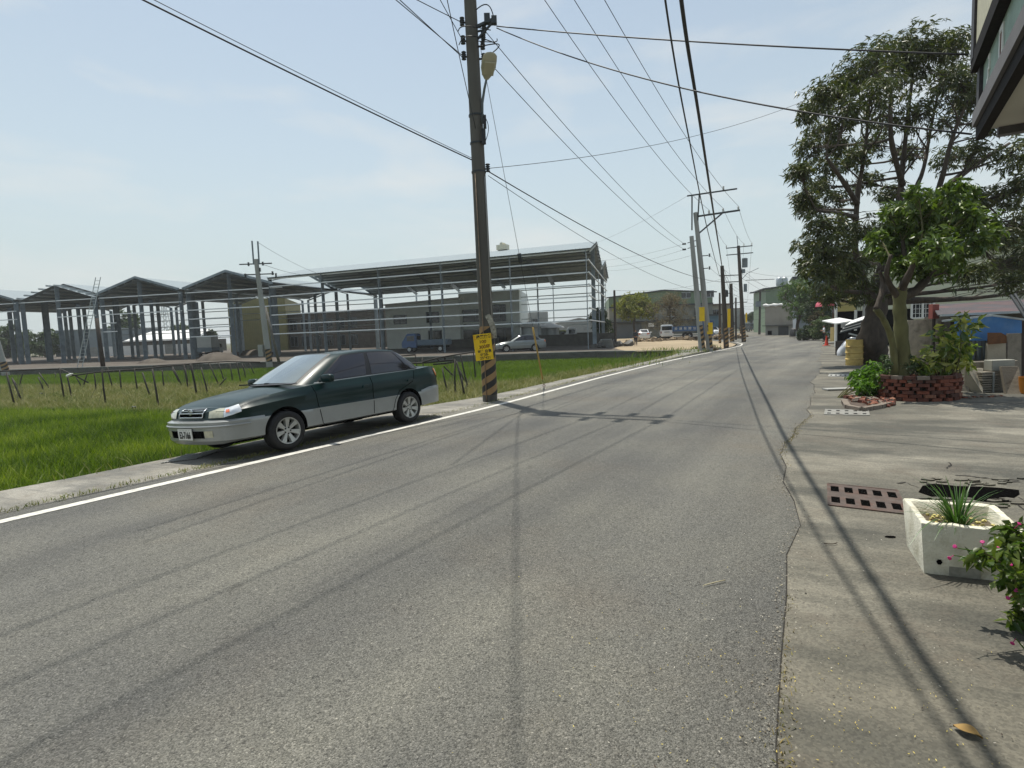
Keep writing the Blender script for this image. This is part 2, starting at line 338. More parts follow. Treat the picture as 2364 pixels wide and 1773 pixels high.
def concrete(name, base, dark, pale, brown, scale=1.0):
    m = bpy.data.materials.new(name); m.use_nodes = True; nt = m.node_tree; b = nt.nodes['Principled BSDF']; N = nt.nodes.new; Lk = nt.links.new
    tc = N('ShaderNodeTexCoord')
    def noise(s, d, ro=.6, st=(1, 1, 1), rot=0):
        mp = N('ShaderNodeMapping'); mp.vector_type = 'TEXTURE'; mp.inputs['Scale'].default_value = st; mp.inputs['Rotation'].default_value = (0, 0, rot)
        Lk(tc.outputs['Object'], mp.inputs[0]); n = N('ShaderNodeTexNoise'); n.inputs['Scale'].default_value = s; n.inputs['Detail'].default_value = d; n.inputs['Roughness'].default_value = ro
        Lk(mp.outputs[0], n.inputs['Vector']); return n.outputs['Fac']
    def ramp(src, p0, p1, a=0.0, c=1.0):
        r = N('ShaderNodeValToRGB'); r.color_ramp.elements[0].position = p0; r.color_ramp.elements[1].position = p1
        r.color_ramp.elements[0].color = (a,)*3+(1,); r.color_ramp.elements[1].color = (c,)*3+(1,); Lk(src, r.inputs[0]); return r.outputs[0]
    def mix(f, a, col, bl='MIX'):
        x = N('ShaderNodeMixRGB'); x.blend_type = bl
        Lk(f, x.inputs[0])
        if isinstance(a, tuple): x.inputs[1].default_value = (*a, 1)
        else: Lk(a, x.inputs[1])
        x.inputs[2].default_value = (*col, 1); return x.outputs[0]
    c = mix(ramp(noise(.7*scale, 8), .44, .64, 0, .85), base, pale)
    c = mix(ramp(noise(.35*scale, 9, .65, (1, .45, 1), R(-28)), .43, .60, 0, .95), c, dark)
    c = mix(ramp(noise(1.6*scale, 8, .7), .52, .72, 0, .55), c, brown)
    c = mix(ramp(noise(.9*scale, 10, .75, (3, .35, 1), R(-30)), .50, .68, 0, .75), c, dark)
    vo = N('ShaderNodeTexVoronoi'); vo.inputs['Scale'].default_value = 95; Lk(tc.outputs['Object'], vo.inputs['Vector'])
    sp = N('ShaderNodeSeparateColor'); Lk(vo.outputs['Color'], sp.inputs[0])
    g = N('ShaderNodeValToRGB'); g.color_ramp.elements[0].color = (.66, .66, .66, 1); g.color_ramp.elements[1].color = (1.2, 1.2, 1.18, 1); g.color_ramp.elements[1].position = .9
    Lk(sp.outputs[0], g.inputs[0]); mm = N('ShaderNodeMixRGB'); mm.blend_type = 'MULTIPLY'; mm.inputs[0].default_value = .8; Lk(c, mm.inputs[1]); Lk(g.outputs[0], mm.inputs[2])
    Lk(mm.outputs[0], b.inputs['Base Color']); b.inputs['Roughness'].default_value = .85
    n3 = N('ShaderNodeTexNoise'); n3.inputs['Scale'].default_value = 45; n3.inputs['Detail'].default_value = 6; Lk(tc.outputs['Object'], n3.inputs['Vector'])
    bp = N('ShaderNodeBump'); bp.inputs['Strength'].default_value = .5; bp.inputs['Distance'].default_value = .012; Lk(n3.outputs['Fac'], bp.inputs['Height']); Lk(bp.outputs[0], b.inputs['Normal'])
    return m
M_ASPH = asphalt()
M_CONC = concrete('apron_concrete', (.150, .138, .108), (.066, .064, .052), (.27, .25, .20), (.12, .096, .072))
M_KERB = concrete('kerb_concrete', (.24, .225, .19), (.13, .125, .11), (.33, .31, .27), (.17, .14, .10), 2.2)
M_SOIL = mat('field_soil', (.075, .075, .030), .95, 0, .35, 3, .6, 18, stain=(.13, .12, .05), stain_scale=2)
M_DIRT = mat('yard_dirt', (.085, .070, .055), .95, 0, .3, .8, .6, 14, stain=(.17, .145, .11), stain_scale=.35)
M_SAND = mat('sand_dirt', (.33, .26, .165), .95, 0, .22, .6, .6, 9, stain=(.17, .13, .085), stain_scale=.22, stretch=(.35, 1, 1))
M_LINE = mat('line_paint', (.62, .60, .54), .7, 0, .10, 14, stain=(.20, .19, .17), stain_scale=9, stain_amt=.55)

# one sheet out to the horizon, at paddy level
g = MB(); S = 3000
g.grid([[(x, y, -.85) for y in (-S, -40, 0, 25, 60, 140, S)] for x in (-S, -120, -40, 0, 40, 120, S)])
kind(g.build('ground', M_SOIL))
# asphalt road
rt = resample([tuple(p) for p in Sm], NL)
md = MB(); rows = []
for i in range(NL):
    a, b = Lr[i], Lc[i]; rows.append([])
    # right side follows the jagged seam: nearest dense points
for i in range(260):
    s = SeamJ[i]; f = i/259*(NL-1); j = int(min(NL-2, f)); u = f-j
    l = Lr[j].lerp(Lr[j+1], u); c = Lc[j].lerp(Lc[j+1], u)
    z0 = zg(l.y); zr = zg(s.y)
    if i == 0: RR = []
    RR.append([Vector((l.x, l.y, z0-.016)), Vector((c.x, c.y, z0))] + [Vector((*c.lerp(s, q).xy, z0+(zr-z0)*q)) for q in (.25, .5, .75, 1)] + [Vector((s.x, s.y, zr-.2))])
md.grid(RR)
kind(md.build('road', M_ASPH, smooth=False))
# white edge line
ln = MB(); a = offset(Lc, .07); b = offset(Lc, -.07)
ln.grid([[Vector((*p.xy, zg(p.y)+.005)), Vector((*q.xy, zg(q.y)+.005))] for p, q in zip(a, b)])
kind(ln.build('road_marking', M_LINE))
# kerb strip along the paddy, dropping away from the road
KO = [(-14.6, -6), (-10.2, .8), (-6.23, 6.95), (-5.1, 8.69), (-2.2, 13.9), (-.83, 15.5), (1.35, 19.3), (5.2, 26.3), (8.6, 32.4), (10.4, 36.5), (11.2, 40)]
kO = resample(KO, 60, .03, 3); kI = resample([tuple(p.xy) for p in offset(resample(LINE[:9], 60), .40)], 60)
kb = MB()
P = []
for o, i in zip(kO, kI):
    P.append([Vector((*o.xy, -.95)), Vector((*o.xy, -.085)), Vector((*o.lerp(i, .5).xy, -.045)), Vector((*i.xy, -.012)), Vector((*i.xy, -.2))])
kb.grid(P); kind(kb.build('kerb', M_KERB))
# concrete apron on the right, down to the far road
pv = MB(); P = []
for i, s in enumerate(SeamJ):
    o = Vector((s.x+.004, s.y-.002, 0)); row = [Vector((o.x-.01, o.y, zg(o.y)-.03)), Vector((o.x, o.y, zg(o.y)+.004))]
    for q in (1.2, 3, 8, 20, 60): row.append(Vector((s.x+q*.92, s.y-q*.35, zg(s.y)+.004)))
    P.append(row)
pv.grid(P); kind(pv.build('pavement', M_CONC))
# yard (dark, under the sheds) and sand lot
WALL = [(-75, 60), (-44.5, 52), (-30.8, 49.3), (-14, 47), (-1.1, 45.2), (6.5, 44.2), (11.4, 40.2)]
yd = MB(); far = [(-160, 170), (-70, 170), (-30, 170), (0, 170), (14, 170), (20, 160), (21, 120)]
lineL = [Vector((*p.xy, 0)) for p in offset(Lc, .55)]
P = []
for (x, y), (fx, fy) in zip(WALL, far):
    P.append([Vector((x, y, -.95)), Vector((x, y, -.10))]+[Vector((x+(fx-x)*q, y+(fy-y)*q, -.10)) for q in (.1, .25, .5, 1)])
yd.grid(P); kind(yd.build('yard_ground', M_DIRT))
sl_ = MB(); P = []
west = [(9.0, 41.6), (8.6, 44.5), (8.8, 50), (11, 58), (13, 70), (12, 90), (10, 120), (8, 160)]
east = [p for p in lineL if 39 < p.y < 162]
wr = resample(west, 40); er = resample([tuple(p.xy) for p in east], 40)
for a_, b_ in zip(wr, er): P.append([Vector((*a_.lerp(b_, q).xy, (-.094 if q < .9 else zg(b_.y)-.012))) for q in (0, .1, .3, .5, .7, .9, 1)])
sl_.grid(P); kind(sl_.build('sand_lot', M_SAND))
kind(MB().add([(10.9, 40.2, -.05), (9.0, 41.4, -.09), (15.5, 43, -.09), (15.2, 41.9, -.05)], [(0, 1, 2, 3)]).build('sand_lot', M_SAND))

def inside(poly, P):
    x, y = P[:, 0], P[:, 1]; c = np.zeros(len(P), bool); n = len(poly); j = n-1
    for i in range(n):
        xi, yi = poly[i]; xj, yj = poly[j]
        h = ((yi > y) != (yj > y)) & (x < (xj-xi)*(y-yi)/(yj-yi+1e-12)+xi); c ^= h; j = i
    return c
def scatter(poly, dens):
    p = np.array(poly); lo, hi = p.min(0), p.max(0); n = int(dens*(hi-lo).prod())
    q = lo+rng.random((n, 2))*(hi-lo); q = q[inside(poly, q)]
    # keep what the photo could see, with a margin
    m = (q[:, 1] > 0) & (q[:, 0] > -1.02*q[:, 1]-2.0) & (q[:, 0] < 1.05*q[:, 1]+3)
    return q[m]
def blades(name, q, z, h, wd, lean, material, parent=None, hv=.35, segs=2):
    n = len(q); a = rng.random(n)*2*np.pi; H = h*(1-hv+2*hv*rng.random(n)); b = rng.random(n)*2*np.pi; L = lean*H*rng.random(n)
    base = np.c_[q, np.full(n, z) if np.isscalar(z) else z]; wx = np.c_[np.cos(a), np.sin(a), np.zeros(n)]*wd*.5*(.7+.6*rng.random(n))[:, None]
    bend = np.c_[np.cos(b), np.sin(b), np.zeros(n)]
    mid = base+bend*(L*.35)[:, None]+np.c_[np.zeros((n, 2)), H*.6]; top = base+bend*L[:, None]+np.c_[np.zeros((n, 2)), H]
    V = np.stack([base-wx, base+wx, mid-wx*.85, mid+wx*.85, top-wx*.1, top+wx*.1], 1)
    F = (np.arange(n)*6)[:, None, None]+np.array([[0, 1, 3, 2], [2, 3, 5, 4]])[None]
    return npmesh(name, V, F, material, parent)
M_RICE = leafmat('rice_leaf', [(.040, .072, .006), (.085, .138, .011), (.130, .190, .016), (.185, .24, .026), (.27, .31, .055)], .45, .32, patch=.55)
M_RICE2 = leafmat('far_rice_leaf', [(.095, .150, .016), (.125, .185, .020), (.16, .22, .030)], .5, .3, patch=.25)
M_DRY = leafmat('verge_leaf', [(.095, .14, .025), (.15, .18, .045), (.22, .22, .075), (.29, .26, .12), (.18, .19, .06), (.34, .31, .16)], .75, .15, patch=.6)
M_WEED = leafmat('weed_leaf', [(.05, .11, .012), (.10, .16, .02), (.16, .17, .04), (.08, .14, .02)], .5, .3)
koPoly = [tuple(p.xy) for p in kO]
strip_near = [(-44, 28), (-30, 25), (-18.2, 20.9), (-11.6, 18.7), (-7.5, 16.6), (-5.4, 13.6), (-4.1, 10.9)]
strip_far = [(-75, 50), (-52, 43), (-33.7, 38.0), (-17.9, 32.8), (-9.5, 30.5), (-4, 29.0), (-.8, 26.2), (1.6, 29), (5.2, 34.5), (7.6, 36.6), (9.6, 38.5)]
near_poly = [p for p in koPoly if p[1] < 11.2 and p[1] > -6] + strip_near[::-1]
dry_poly = [p for p in koPoly if 11.2 <= p[1] < 38.5]+strip_far[::-1]+strip_near
far_poly = strip_far+[(11, 40), (6.3, 44), (-1.1, 45), (-14, 46.8), (-30.8, 49.1), (-44.5, 51.8), (-75, 59.8)]
q = scatter(near_poly, 1250)
cl = .75+.5*rng.random(len(q))
kind(blades('rice_crop', q, -.85, .36, .019, .7, M_RICE, hv=.45), 'stuff')
q = scatter(far_poly, 240); kind(blades('rice_crop', q, -.85, .30, .034, .5, M_RICE2), 'stuff')
q = scatter(dry_poly, 480)
# the verge is tussocky: keep more where a slow pattern is high
tus = np.sin(q[:, 0]*2.1+1.3*np.sin(q[:, 1]*1.1))*np.sin(q[:, 1]*1.7+.7*np.sin(q[:, 0]*.9))
q = q[rng.random(len(q)) < .62+.38*tus]
kind(blades('verge_grass', q, -.85, .30, .017, 1.4, M_DRY, hv=.5), 'stuff')
# weeds in the joints: along the kerb's inner edge, along the seam, along the wall
w_ = []
for i in range(len(kI)-1):
    a_, b_ = kI[i], kI[i+1]
    dn = 260 if (3 < a_.y < 9) else 90
    if a_.y < 0: continue
    for _ in range(int(dn*(b_-a_).length*(.15+.85*abs(math.sin(i*.8)))**1.0)):
        p = a_.lerp(b_, random.random()); w_.append((p.x+random.gauss(-.06, .05), p.y+random.gauss(.03, .05)))
kind(blades('kerb_weeds', np.array(w_), -.03, .055, .009, 1.6, M_DRY), 'stuff')
w_ = []
for i in range(len(kO)-1):                 # verge plants hanging over the kerb's outer edge
    a_, b_ = kO[i], kO[i+1]
    if a_.y < 2: continue
    for _ in range(int((26 if a_.y < 11 else 130)*(b_-a_).length*(.25+.75*abs(math.sin(i*1.3))))):
        p = a_.lerp(b_, random.random()); w_.append((p.x+random.gauss(-.02, .07), p.y+random.gauss(.01, .05)))
kind(blades('kerb_weeds', np.array(w_), -.16, .17, .013, 1.5, M_DRY, hv=.5), 'stuff')
w_ = []
for i in range(0, 259):
    a_, b_ = SeamJ[i], SeamJ[i+1]
    if a_.y < 1 or a_.y > 12: continue
    for _ in range(int(130*(b_-a_).length*max(0, math.sin(i*.55+1)+.3))):
        p = a_.lerp(b_, random.random()); w_.append((p.x+random.gauss(.03, .022), p.y+random.gauss(0, .02)))
kind(blades('seam_weeds', np.array(w_), 0, .016, .006, 2.2, leafmat('seam_leaf', [(.10, .11, .03), (.22, .19, .06), (.28, .21, .07), (.14, .10, .05)], .7, .1)), 'stuff')
# the open crack between asphalt and concrete
ck = MB(); P = []
for i, s in enumerate(SeamJ):
    if not (0 < s.y < 20): continue
    wd = .002+.008*abs(math.sin(i*.7))*random.uniform(.3, 1.2)
    P.append([Vector((s.x-wd*.4, s.y, .0045)), Vector((s.x+wd, s.y-wd*.4, .0085))])
ck.grid(P); kind(ck.build('pavement_crack', mat('crack_dirt', (.022, .019, .015), .95, 0, .4, 30)))
# grit shed along the broken edge of the asphalt
gq = []
for i in range(0, 259):
    a_, b_ = SeamJ[i], SeamJ[i+1]
    if a_.y < .8 or a_.y > 14: continue
    for _ in range(int(150*(b_-a_).length)): p = a_.lerp(b_, random.random()); gq.append((p.x+random.gauss(.0, .05), p.y+random.gauss(0, .02)))
for i in range(len(kI)-1):
    a_, b_ = kI[i], kI[i+1]
    if not (1 < a_.y < 22): continue
    for _ in range(int(110*(b_-a_).length)): p = a_.lerp(b_, random.random()); gq.append((p.x+random.gauss(-.05, .12), p.y+random.gauss(.03, .08)))
gq = np.array(gq); n_ = len(gq); s_ = .0035+.006*rng.random(n_)**2; gv = []
tet = np.array([[1, 0, -.4], [-.5, .87, -.4], [-.5, -.87, -.4], [0, 0, .9]]); an = rng.random(n_)*6.28; ca_, sa_ = np.cos(an), np.sin(an)
for t in tet: gv.append(np.c_[gq[:, 0]+s_*(t[0]*ca_-t[1]*sa_), gq[:, 1]+s_*(t[0]*sa_+t[1]*ca_), .006+s_*t[2]*.8])
gv = np.stack(gv, 1); gf = (np.arange(n_)*4)[:, None, None]+np.array([[0, 1, 3], [1, 2, 3], [2, 0, 3]])[None]
kind(npmesh('seam_grit', gv, gf, leafmat('grit', [(.06, .055, .045), (.16, .15, .13), (.30, .28, .23), (.10, .085, .06)], .9, 0), None, 3), 'stuff')
# yellow petals and pale chips lying on the near apron and road edge
def flecks(name, n, cx, cy, sx, sy, size, material, label=None):
    q = np.c_[rng.normal(cx, sx, n), rng.normal(cy, sy, n)]; q = q[(q[:, 1] > .9)]; n = len(q)
    a = rng.random(n)*6.28; s = size*(.5+rng.random(n)); u = np.c_[np.cos(a), np.sin(a)]*s[:, None]; v = np.c_[-np.sin(a), np.cos(a)]*(s*.4)[:, None]
    z = np.full((n, 1), .011)
    V = np.stack([np.c_[q-u, z], np.c_[q-v, z+.002], np.c_[q+u, z+.003], np.c_[q+v, z+.001]], 1)
    return kind(npmesh(name, V, np.arange(n*4).reshape(n, 4), material), 'stuff')
flecks('fallen_petals', 520, 1.15, 2.1, .55, .5, .0042, leafmat('petal', [(.55, .42, .08), (.62, .52, .16), (.45, .33, .10)], .7, .2))
flecks('pale_chips', 380, 1.6, 3.0, .9, 1.2, .0045, mat('chip', (.50, .47, .40), .8))
flecks('dark_chips', 500, 1.7, 3.4, 1.0, 1.5, .006, mat('dark_chip', (.05, .035, .025), .9))
# ------------------------------------------------------------------ the parked two-tone saloon
def catmull(P, s):
    n = len(P)-1; i = int(min(max(math.floor(s), 0), n-1)); t = s-i
    p0, p1, p2, p3 = P[max(i-1, 0)], P[i], P[i+1], P[min(i+2, n)]
    return tuple(.5*((2*b)+(c-a)*t+(2*a-5*b+4*c-d)*t*t+(3*b-a-3*c+d)*t**3) for a, b, c, d in zip(p0, p1, p2, p3))
def lerp(a, b, t): return a+(b-a)*t
def sstep(a, b, x):
    t = min(1, max(0, (x-a)/(b-a))); return t*t*(3-2*t)
def interp(x, T):
    T = sorted(T)
    if x <= T[0][0]: return T[0][1]
    for (a, u), (b, v) in zip(T, T[1:]):
        if x <= b: return lerp(u, v, (x-a)/(b-a))
    return T[-1][1]
OUT = [(3.47, 0), (3.46, .25), (3.415, .50), (3.31, .68), (3.10, .785), (2.85, .815), (2.58, .828), (2.1, .838), (1.5, .845), (.9, .847), (.3, .845), (-.1, .838), (-.45, .825), (-.72, .795), (-.93, .72), (-1.02, .58), (-1.055, .30), (-1.06, 0)]
NS = len(OUT)-1
TOPZ = [(-1.06, .965), (-.95, .995), (-.7, 1.005), (-.4, .985), (0, .97), (.8, .955), (1.5, .938), (2.0, .915), (2.4, .878), (2.8, .826), (3.1, .777), (3.3, .735)]
def bandp(s, w):
    """point of the body side: s along the plan outline, w the row from sill (0) to shoulder (6)"""
    x, y = catmull(OUT, s); x2, y2 = catmull(OUT, min(NS, s+.02)); x1, y1 = catmull(OUT, max(0, s-.02))
    tx, ty = x2-x1, y2-y1; L = math.hypot(tx, ty); nx, ny = ty/L, -tx/L
    if s < .01: nx, ny = 1, 0
    if s > NS-.01: nx, ny = -1, 0
    f = nx*nx if nx > 0 else 0; r = nx*nx if nx < 0 else 0
    crest = .125*sstep(1.9, 2.7, x)+.075*(1-sstep(1.9, 2.7, x))
    rows = [(.235, .07, .07, .06), (.29, .014, .02, .02), (.46, .004, .004, 0), (.548, 0, .0, -.004), (.572, .012, .085, .03), (.70, .010, .115, .045), (None, crest, .20, .07)]
    i = min(5, int(w)); t = w-i
    def row(k):
        z, si, fi, ri = rows[k]
        if z is None: z = interp(x, TOPZ)
        elif k in (3, 4): z += .045*sstep(-.3, -.6, x)*(1)-.0*f
        elif k == 0: z += .05*sstep(-.4, -.9, x)+.03*(1-f)
        elif k == 5: z = lerp(.572, interp(x, TOPZ), .62 if f < .3 else lerp(.62, .72, f))
        return z, si*(1-f-r)+fi*f+ri*r
    (za, ia), (zb, ib) = row(i), row(i+1)
    z, ins = lerp(za, zb, t), lerp(ia, ib, t)
    return Vector((x-nx*ins, y-ny*ins, z)), Vector((nx, ny, .15)).normalized()
SEDAN_MATS = {}
def car_paints():
    D = SEDAN_MATS
    g_ = mat('green_paint', (.003, .019, .018), .36, .0, .15, 3, coat=.22, spec=.22); D['green'] = g_
    D['silver'] = mat('silver_paint', srgb('#9c9f9e'), .36, .3, .05, 3, coat=.6, stain=srgb('#8b8f8a'), stain_scale=5, stain_amt=.25)
    D['glass'] = mat('tint_glass', (.018, .017, .022), .045, 0, .1, spec=.8)
    D['shade_glass'] = mat('windscreen_glass', (.13, .165, .175), .06, 0, .15, 2, spec=1, coat=1)
    D['lamp'] = mat('lamp_glass', srgb('#b9b79f'), .18, .1, .2, 14, coat=1); D['clear'] = mat('clear_lamp', srgb('#d9dde0'), .12, .3, .12, 18, coat=1)
    D['amber'] = mat('amber_lamp', srgb('#c5653b'), .2, 0, .15, 10, coat=1); D['red'] = mat('red_lamp', srgb('#7c1410'), .2, 0, .2, 10, coat=1)
    D['plate'] = mat('plate_white', srgb('#d8d8d2'), .45, 0, .05); D['alloy'] = mat('alloy', srgb('#b9bab6'), .38, .5, .06, 8)
car_paints()
def text_obj(name, body, size, material, parent, Mx, extrude=.0015, align='CENTER', bold=0):
    cu = bpy.data.curves.new(name, 'FONT'); cu.body = body; cu.size = size; cu.align_x = align; cu.align_y = 'CENTER'; cu.extrude = extrude; cu.offset = bold
    t = bpy.data.objects.new(name, cu); COL.objects.link(t)
    me = bpy.data.meshes.new_from_object(t.evaluated_get(bpy.context.evaluated_depsgraph_get()))
    bpy.data.objects.remove(t); me.materials.clear(); me.materials.append(material); me.name = name
    me.transform(Mx); o = bpy.data.objects.new(name, me); COL.objects.link(o); o.parent = parent
    return o
def make_sedan():
    D = SEDAN_MATS
    C = thing('parked_car', 'dark green and silver saloon parked on the kerb beside the paddy field', 'car')
    # body shell: closed loft
    sub = 5; SS = [i/sub for i in range(NS*sub+1)]; WW = [0, .5, 1, 1.5, 2, 2.5, 3, 3.5, 4, 4.5, 5, 5.35, 5.7, 6]
    mb = MB()
    for sg in (1, -1):
        P = [[Vector((p.x, p.y*sg, p.z)) for p in (bandp(s, w_)[0] for w_ in WW)] for s in SS]
        n = len(mb.v); b = len(WW); mb.v += [tuple(p) for r in P for p in r]
        for i in range(len(P)-1):
            for j in range(b-1):
                x = P[i][j].x
                silver = WW[j] < 3.99 and not (WW[j] >= 3 and -.30 < x < 2.86)
                mb.f.append([n+i*b+j, n+(i+1)*b+j, n+(i+1)*b+j+1, n+i*b+j+1]); mb.m.append(1 if silver else 0)
    nd = 10
    def deck(s):
        p = bandp(s, 6)[0]; bl = interp(p.x, [(-1.06, .0), (-.9, .02), (-.5, .03), (1.9, .035), (2.4, .055), (3.0, .045), (3.27, .0)])
        return [Vector((p.x+(0 if s > 4 else .03*(1-(k/nd*2-1)**2)*sstep(3.0, 3.3, p.x)), p.y*(1-2*k/nd), p.z+bl*(1-(1-2*k/nd)**2)**.8)) for k in range(nd+1)]
    mb.grid([deck(s) for s in SS], 0)
    mb.grid([[Vector((p.x, p.y*q, p.z)) for q in (1, -1)] for p in (bandp(s, 0)[0] for s in SS)], 2)
    body = mb.build('body', [D['green'], D['silver'], MATS['dark_void']], C, smooth=True, world=False)
    bm = bmesh.new(); bm.from_mesh(body.data); bmesh.ops.remove_doubles(bm, verts=bm.verts, dist=.0006); bmesh.ops.recalc_face_normals(bm, faces=bm.faces); bm.to_mesh(body.data); bm.free()
    # keep the boxes below the axle as part of the same cutter volume
    cm = MB()
    for wx in (2.53, .03):
        for sg in (1, -1):
            pts = [(wx+.335*math.cos(a), .31+.335*math.sin(a)) for a in [math.pi*k/30 for k in range(31)]]+[(wx-.345, .05), (wx+.345, .05)]
            cm.prism([(x, sg*.48, z) for x, z in pts], (0, sg*.6, 0), 0)
    cutter = cm.build('cutter', [MATS['dark_void']])
    md = body.modifiers.new('arch', 'BOOLEAN'); md.operation = 'DIFFERENCE'; md.object = cutter; md.solver = 'EXACT'; md.material_mode = 'TRANSFER'
    me = bpy.data.meshes.new_from_object(body.evaluated_get(bpy.context.evaluated_depsgraph_get()))
    body.modifiers.clear(); old = body.data; body.data = me; me.name = 'body'; bpy.data.objects.remove(cutter)
    me.polygons.foreach_set('use_smooth', [True]*len(me.polygons)); me.set_sharp_from_angle(angle=R(32))
    # greenhouse
    GB = [(2.30, 0, .945), (2.26, .30, .935), (2.13, .58, .918), (1.90, .705, .918), (1.5, .745, .925), (.88, .765, .94), (.25, .757, .95), (-.25, .735, .96), (-.48, .665, .975), (-.60, .5, .995), (-.64, .25, 1.0), (-.65, 0, 1.0)]
    GT = [(1.40, 0, 1.412), (1.38, .25, 1.406), (1.30, .46, 1.385), (1.18, .535, 1.375), (1.0, .558, 1.385), (.74, .57, 1.397), (.38, .565, 1.392), (.08, .548, 1.375), (-.02, .49, 1.365), (-.08, .37, 1.373), (-.10, .2, 1.383), (-.105, 0, 1.387)]
    def gp(s, v, off=0):
        sg = 1 if s >= 0 else -1; s = abs(s)
        a, b = Vector(catmull(GB, s)), Vector(catmull(GT, s)); e = .02
        t = (Vector(catmull(GB, min(11, s+e)))-Vector(catmull(GB, max(0, s-e)))).normalized()
        n = t.cross(b-a).normalized()
        if s < .01: n = (Vector((0, 1, 0)).cross(b-a)).normalized()
        if n.z < 0: n = -n
        p = a.lerp(b, v)+n*(.018*math.sin(math.pi*v)+off); p.y *= sg; return p
    gh = MB(); S2 = [i/4 for i in range(45)]; V2 = [-.06, 0, .2, .4, .6, .8, 1]
    for sg in (1, -1): gh.grid([[Vector((p.x, p.y*sg, p.z)) for p in (gp(s, v) for v in V2)] for s in S2], 0)
    def roof(s):
        p = gp(s, 1); return [Vector((p.x, p.y*(1-2*k/nd), p.z+interp(p.x, [(-.105, 0), (.08, .03), (.6, .045), (1.1, .03), (1.40, 0)])*(1-(1-2*k/nd)**2)**.7)) for k in range(nd+1)]
    gh.grid([roof(s) for s in S2], 0)
    ro = gh.build('roof', [D['green']], C, smooth=True, world=False, angle=38)
    bm = bmesh.new(); bm.from_mesh(ro.data); bmesh.ops.remove_doubles(bm, verts=bm.verts, dist=.0006); bmesh.ops.recalc_face_normals(bm, faces=bm.faces); bm.to_mesh(ro.data); bm.free()
    def panel(name, s0, s1, v0, v1, off, m, n=10, mirror=False, cut0=0, cut1=0):
        P = []
        for i in range(n+1):
            t = i/n; r = []
            for j in range(7):
                v = lerp(v0, v1, j/6); a = lerp(s0, s1, t)
                r.append(gp(a, v, off))
            P.append(r)
        return MB().grid(P).build(name, [m], C, smooth=True, world=False)
    panel('windscreen_seal', -1.92, 1.92, .03, .985, .003, MATS['black_plastic'], 24)
    panel('windscreen', -1.80, 1.80, .075, .955, .007, D['shade_glass'], 24)
    panel('rear_windscreen_seal', 11, 8.75, .06, .95, .003, MATS['black_plastic'], 12); panel('rear_windscreen_seal', -11, -8.75, .06, .95, .003, MATS['black_plastic'], 12)
    panel('rear_windscreen', 11, 8.9, .1, .92, .007, D['glass'], 12); panel('rear_windscreen', -11, -8.9, .1, .92, .007, D['glass'], 12)
    for sg in (1, -1):
        panel('window_frame', sg*2.98, sg*7.72, .05, .955, .003, MATS['black_plastic'], 30)
        panel('front_window', sg*3.14, sg*4.92, .075, .905, .008, D['glass'], 14)
        panel('rear_window', sg*5.12, sg*6.72, .075, .905, .008, D['glass'], 12)
        panel('quarter_window', sg*6.80, sg*7.58, .085, .885, .008, D['glass'], 8)
        panel('belt_trim', sg*2.9, sg*7.9, .012, .05, .006, D['silver'], 30)
    def bpanel(name, s0, s1, w0, w1, off, m, sides=(1, -1), n=8, nw=3, wf=None, thick=None):
        for sg in sides:
            P = []
            for i in range(n+1):
                s = lerp(s0, s1, i/n); r = []
                for j in range(nw+1):
                    a, b = (w0, w1) if wf is None else wf(i/n)
                    p, nn = bandp(abs(s), lerp(a, b, j/nw)); p = p+nn*off; y = p.y*(1 if s >= 0 else -1)*sg
                    r.append(Vector((p.x, y, p.z)))
                P.append(r)
            o = MB().grid(P).build(name, [m], C, smooth=True, world=False)
        return o
    # lamps and grille on the nose
    bpanel('headlamp', 1.55, 2.75, 4.25, 5.7, .012, D['lamp'], wf=lambda t: (4.25, lerp(5.0, 5.85, min(1, t*2.2))))
    bpanel('side_lamp', 2.77, 3.80, 4.25, 5.8, .013, D['clear'], wf=lambda t: (lerp(4.28, 4.75, t), lerp(5.86, 5.95, t)))
    bpanel('indicator_bulb', 2.95, 3.2, 4.9, 5.5, .016, D['amber'])
    bpanel('grille', -1.12, 1.12, 4.35, 5.75, .006, MATS['dark_void'], (1,), 16)
    gb = MB()
    for wv in (4.35, 4.82, 5.28, 5.75):
        gb.tube([Vector((p.x, p.y*(1 if s >= 0 else -1), p.z)) for s in [lerp(-1.12, 1.12, k/16) for k in range(17)] for p in [bandp(abs(s), wv)[0]+bandp(abs(s), wv)[1]*.016]], .009, 6)
    for sg in (1, -1): gb.tube([Vector((p.x, p.y*sg, p.z)) for p in (bandp(1.12, v)[0]+bandp(1.12, v)[1]*.016 for v in (4.35, 4.8, 5.3, 5.75))], .009, 6)
    gr = gb.build('grille_bars', [MATS['chrome']], C, smooth=True, world=False)
    p, n = bandp(0, 5.05); em = MB(); Me = Matrix.Translation(p+n*.022) @ Matrix.Rotation(math.pi/2, 4, 'Y')
    em.lathe([(.047, -.004), (.047, .006), (.037, .009), (.037, -.004)], 20, Me, 0, cap=False)
    em.lathe([(.022, -.003), (.022, .007), (.015, .009), (.015, -.003)], 14, Me, 0, cap=False); em.box(p+n*.026, (.006, .012, .085)); em.box(p+n*.026+Vector((0, 0, .022)), (.006, .06, .010))
    em.build('badge', [MATS['chrome']], C, smooth=False, world=False)
    # bumper: dark slots, fog lamps, crease, plate
    bpanel('bumper_slot', .35, 1.45, 1.25, 1.85, .004, MATS['dark_void'])
    bpanel('fog_lamp', 1.48, 2.05, 1.3, 1.85, .006, D['lamp'])
    bc = MB(); bc.tube([Vector((q.x, q.y*(1 if s >= 0 else -1), q.z)) for s in [lerp(-4.2, 4.2, k/40) for k in range(41)] for q in [bandp(abs(s), 2.35)[0]+bandp(abs(s), 2.35)[1]*.004]], .016, 6)
    bc.build('bumper_rib', [D['silver']], C, smooth=True, world=False)
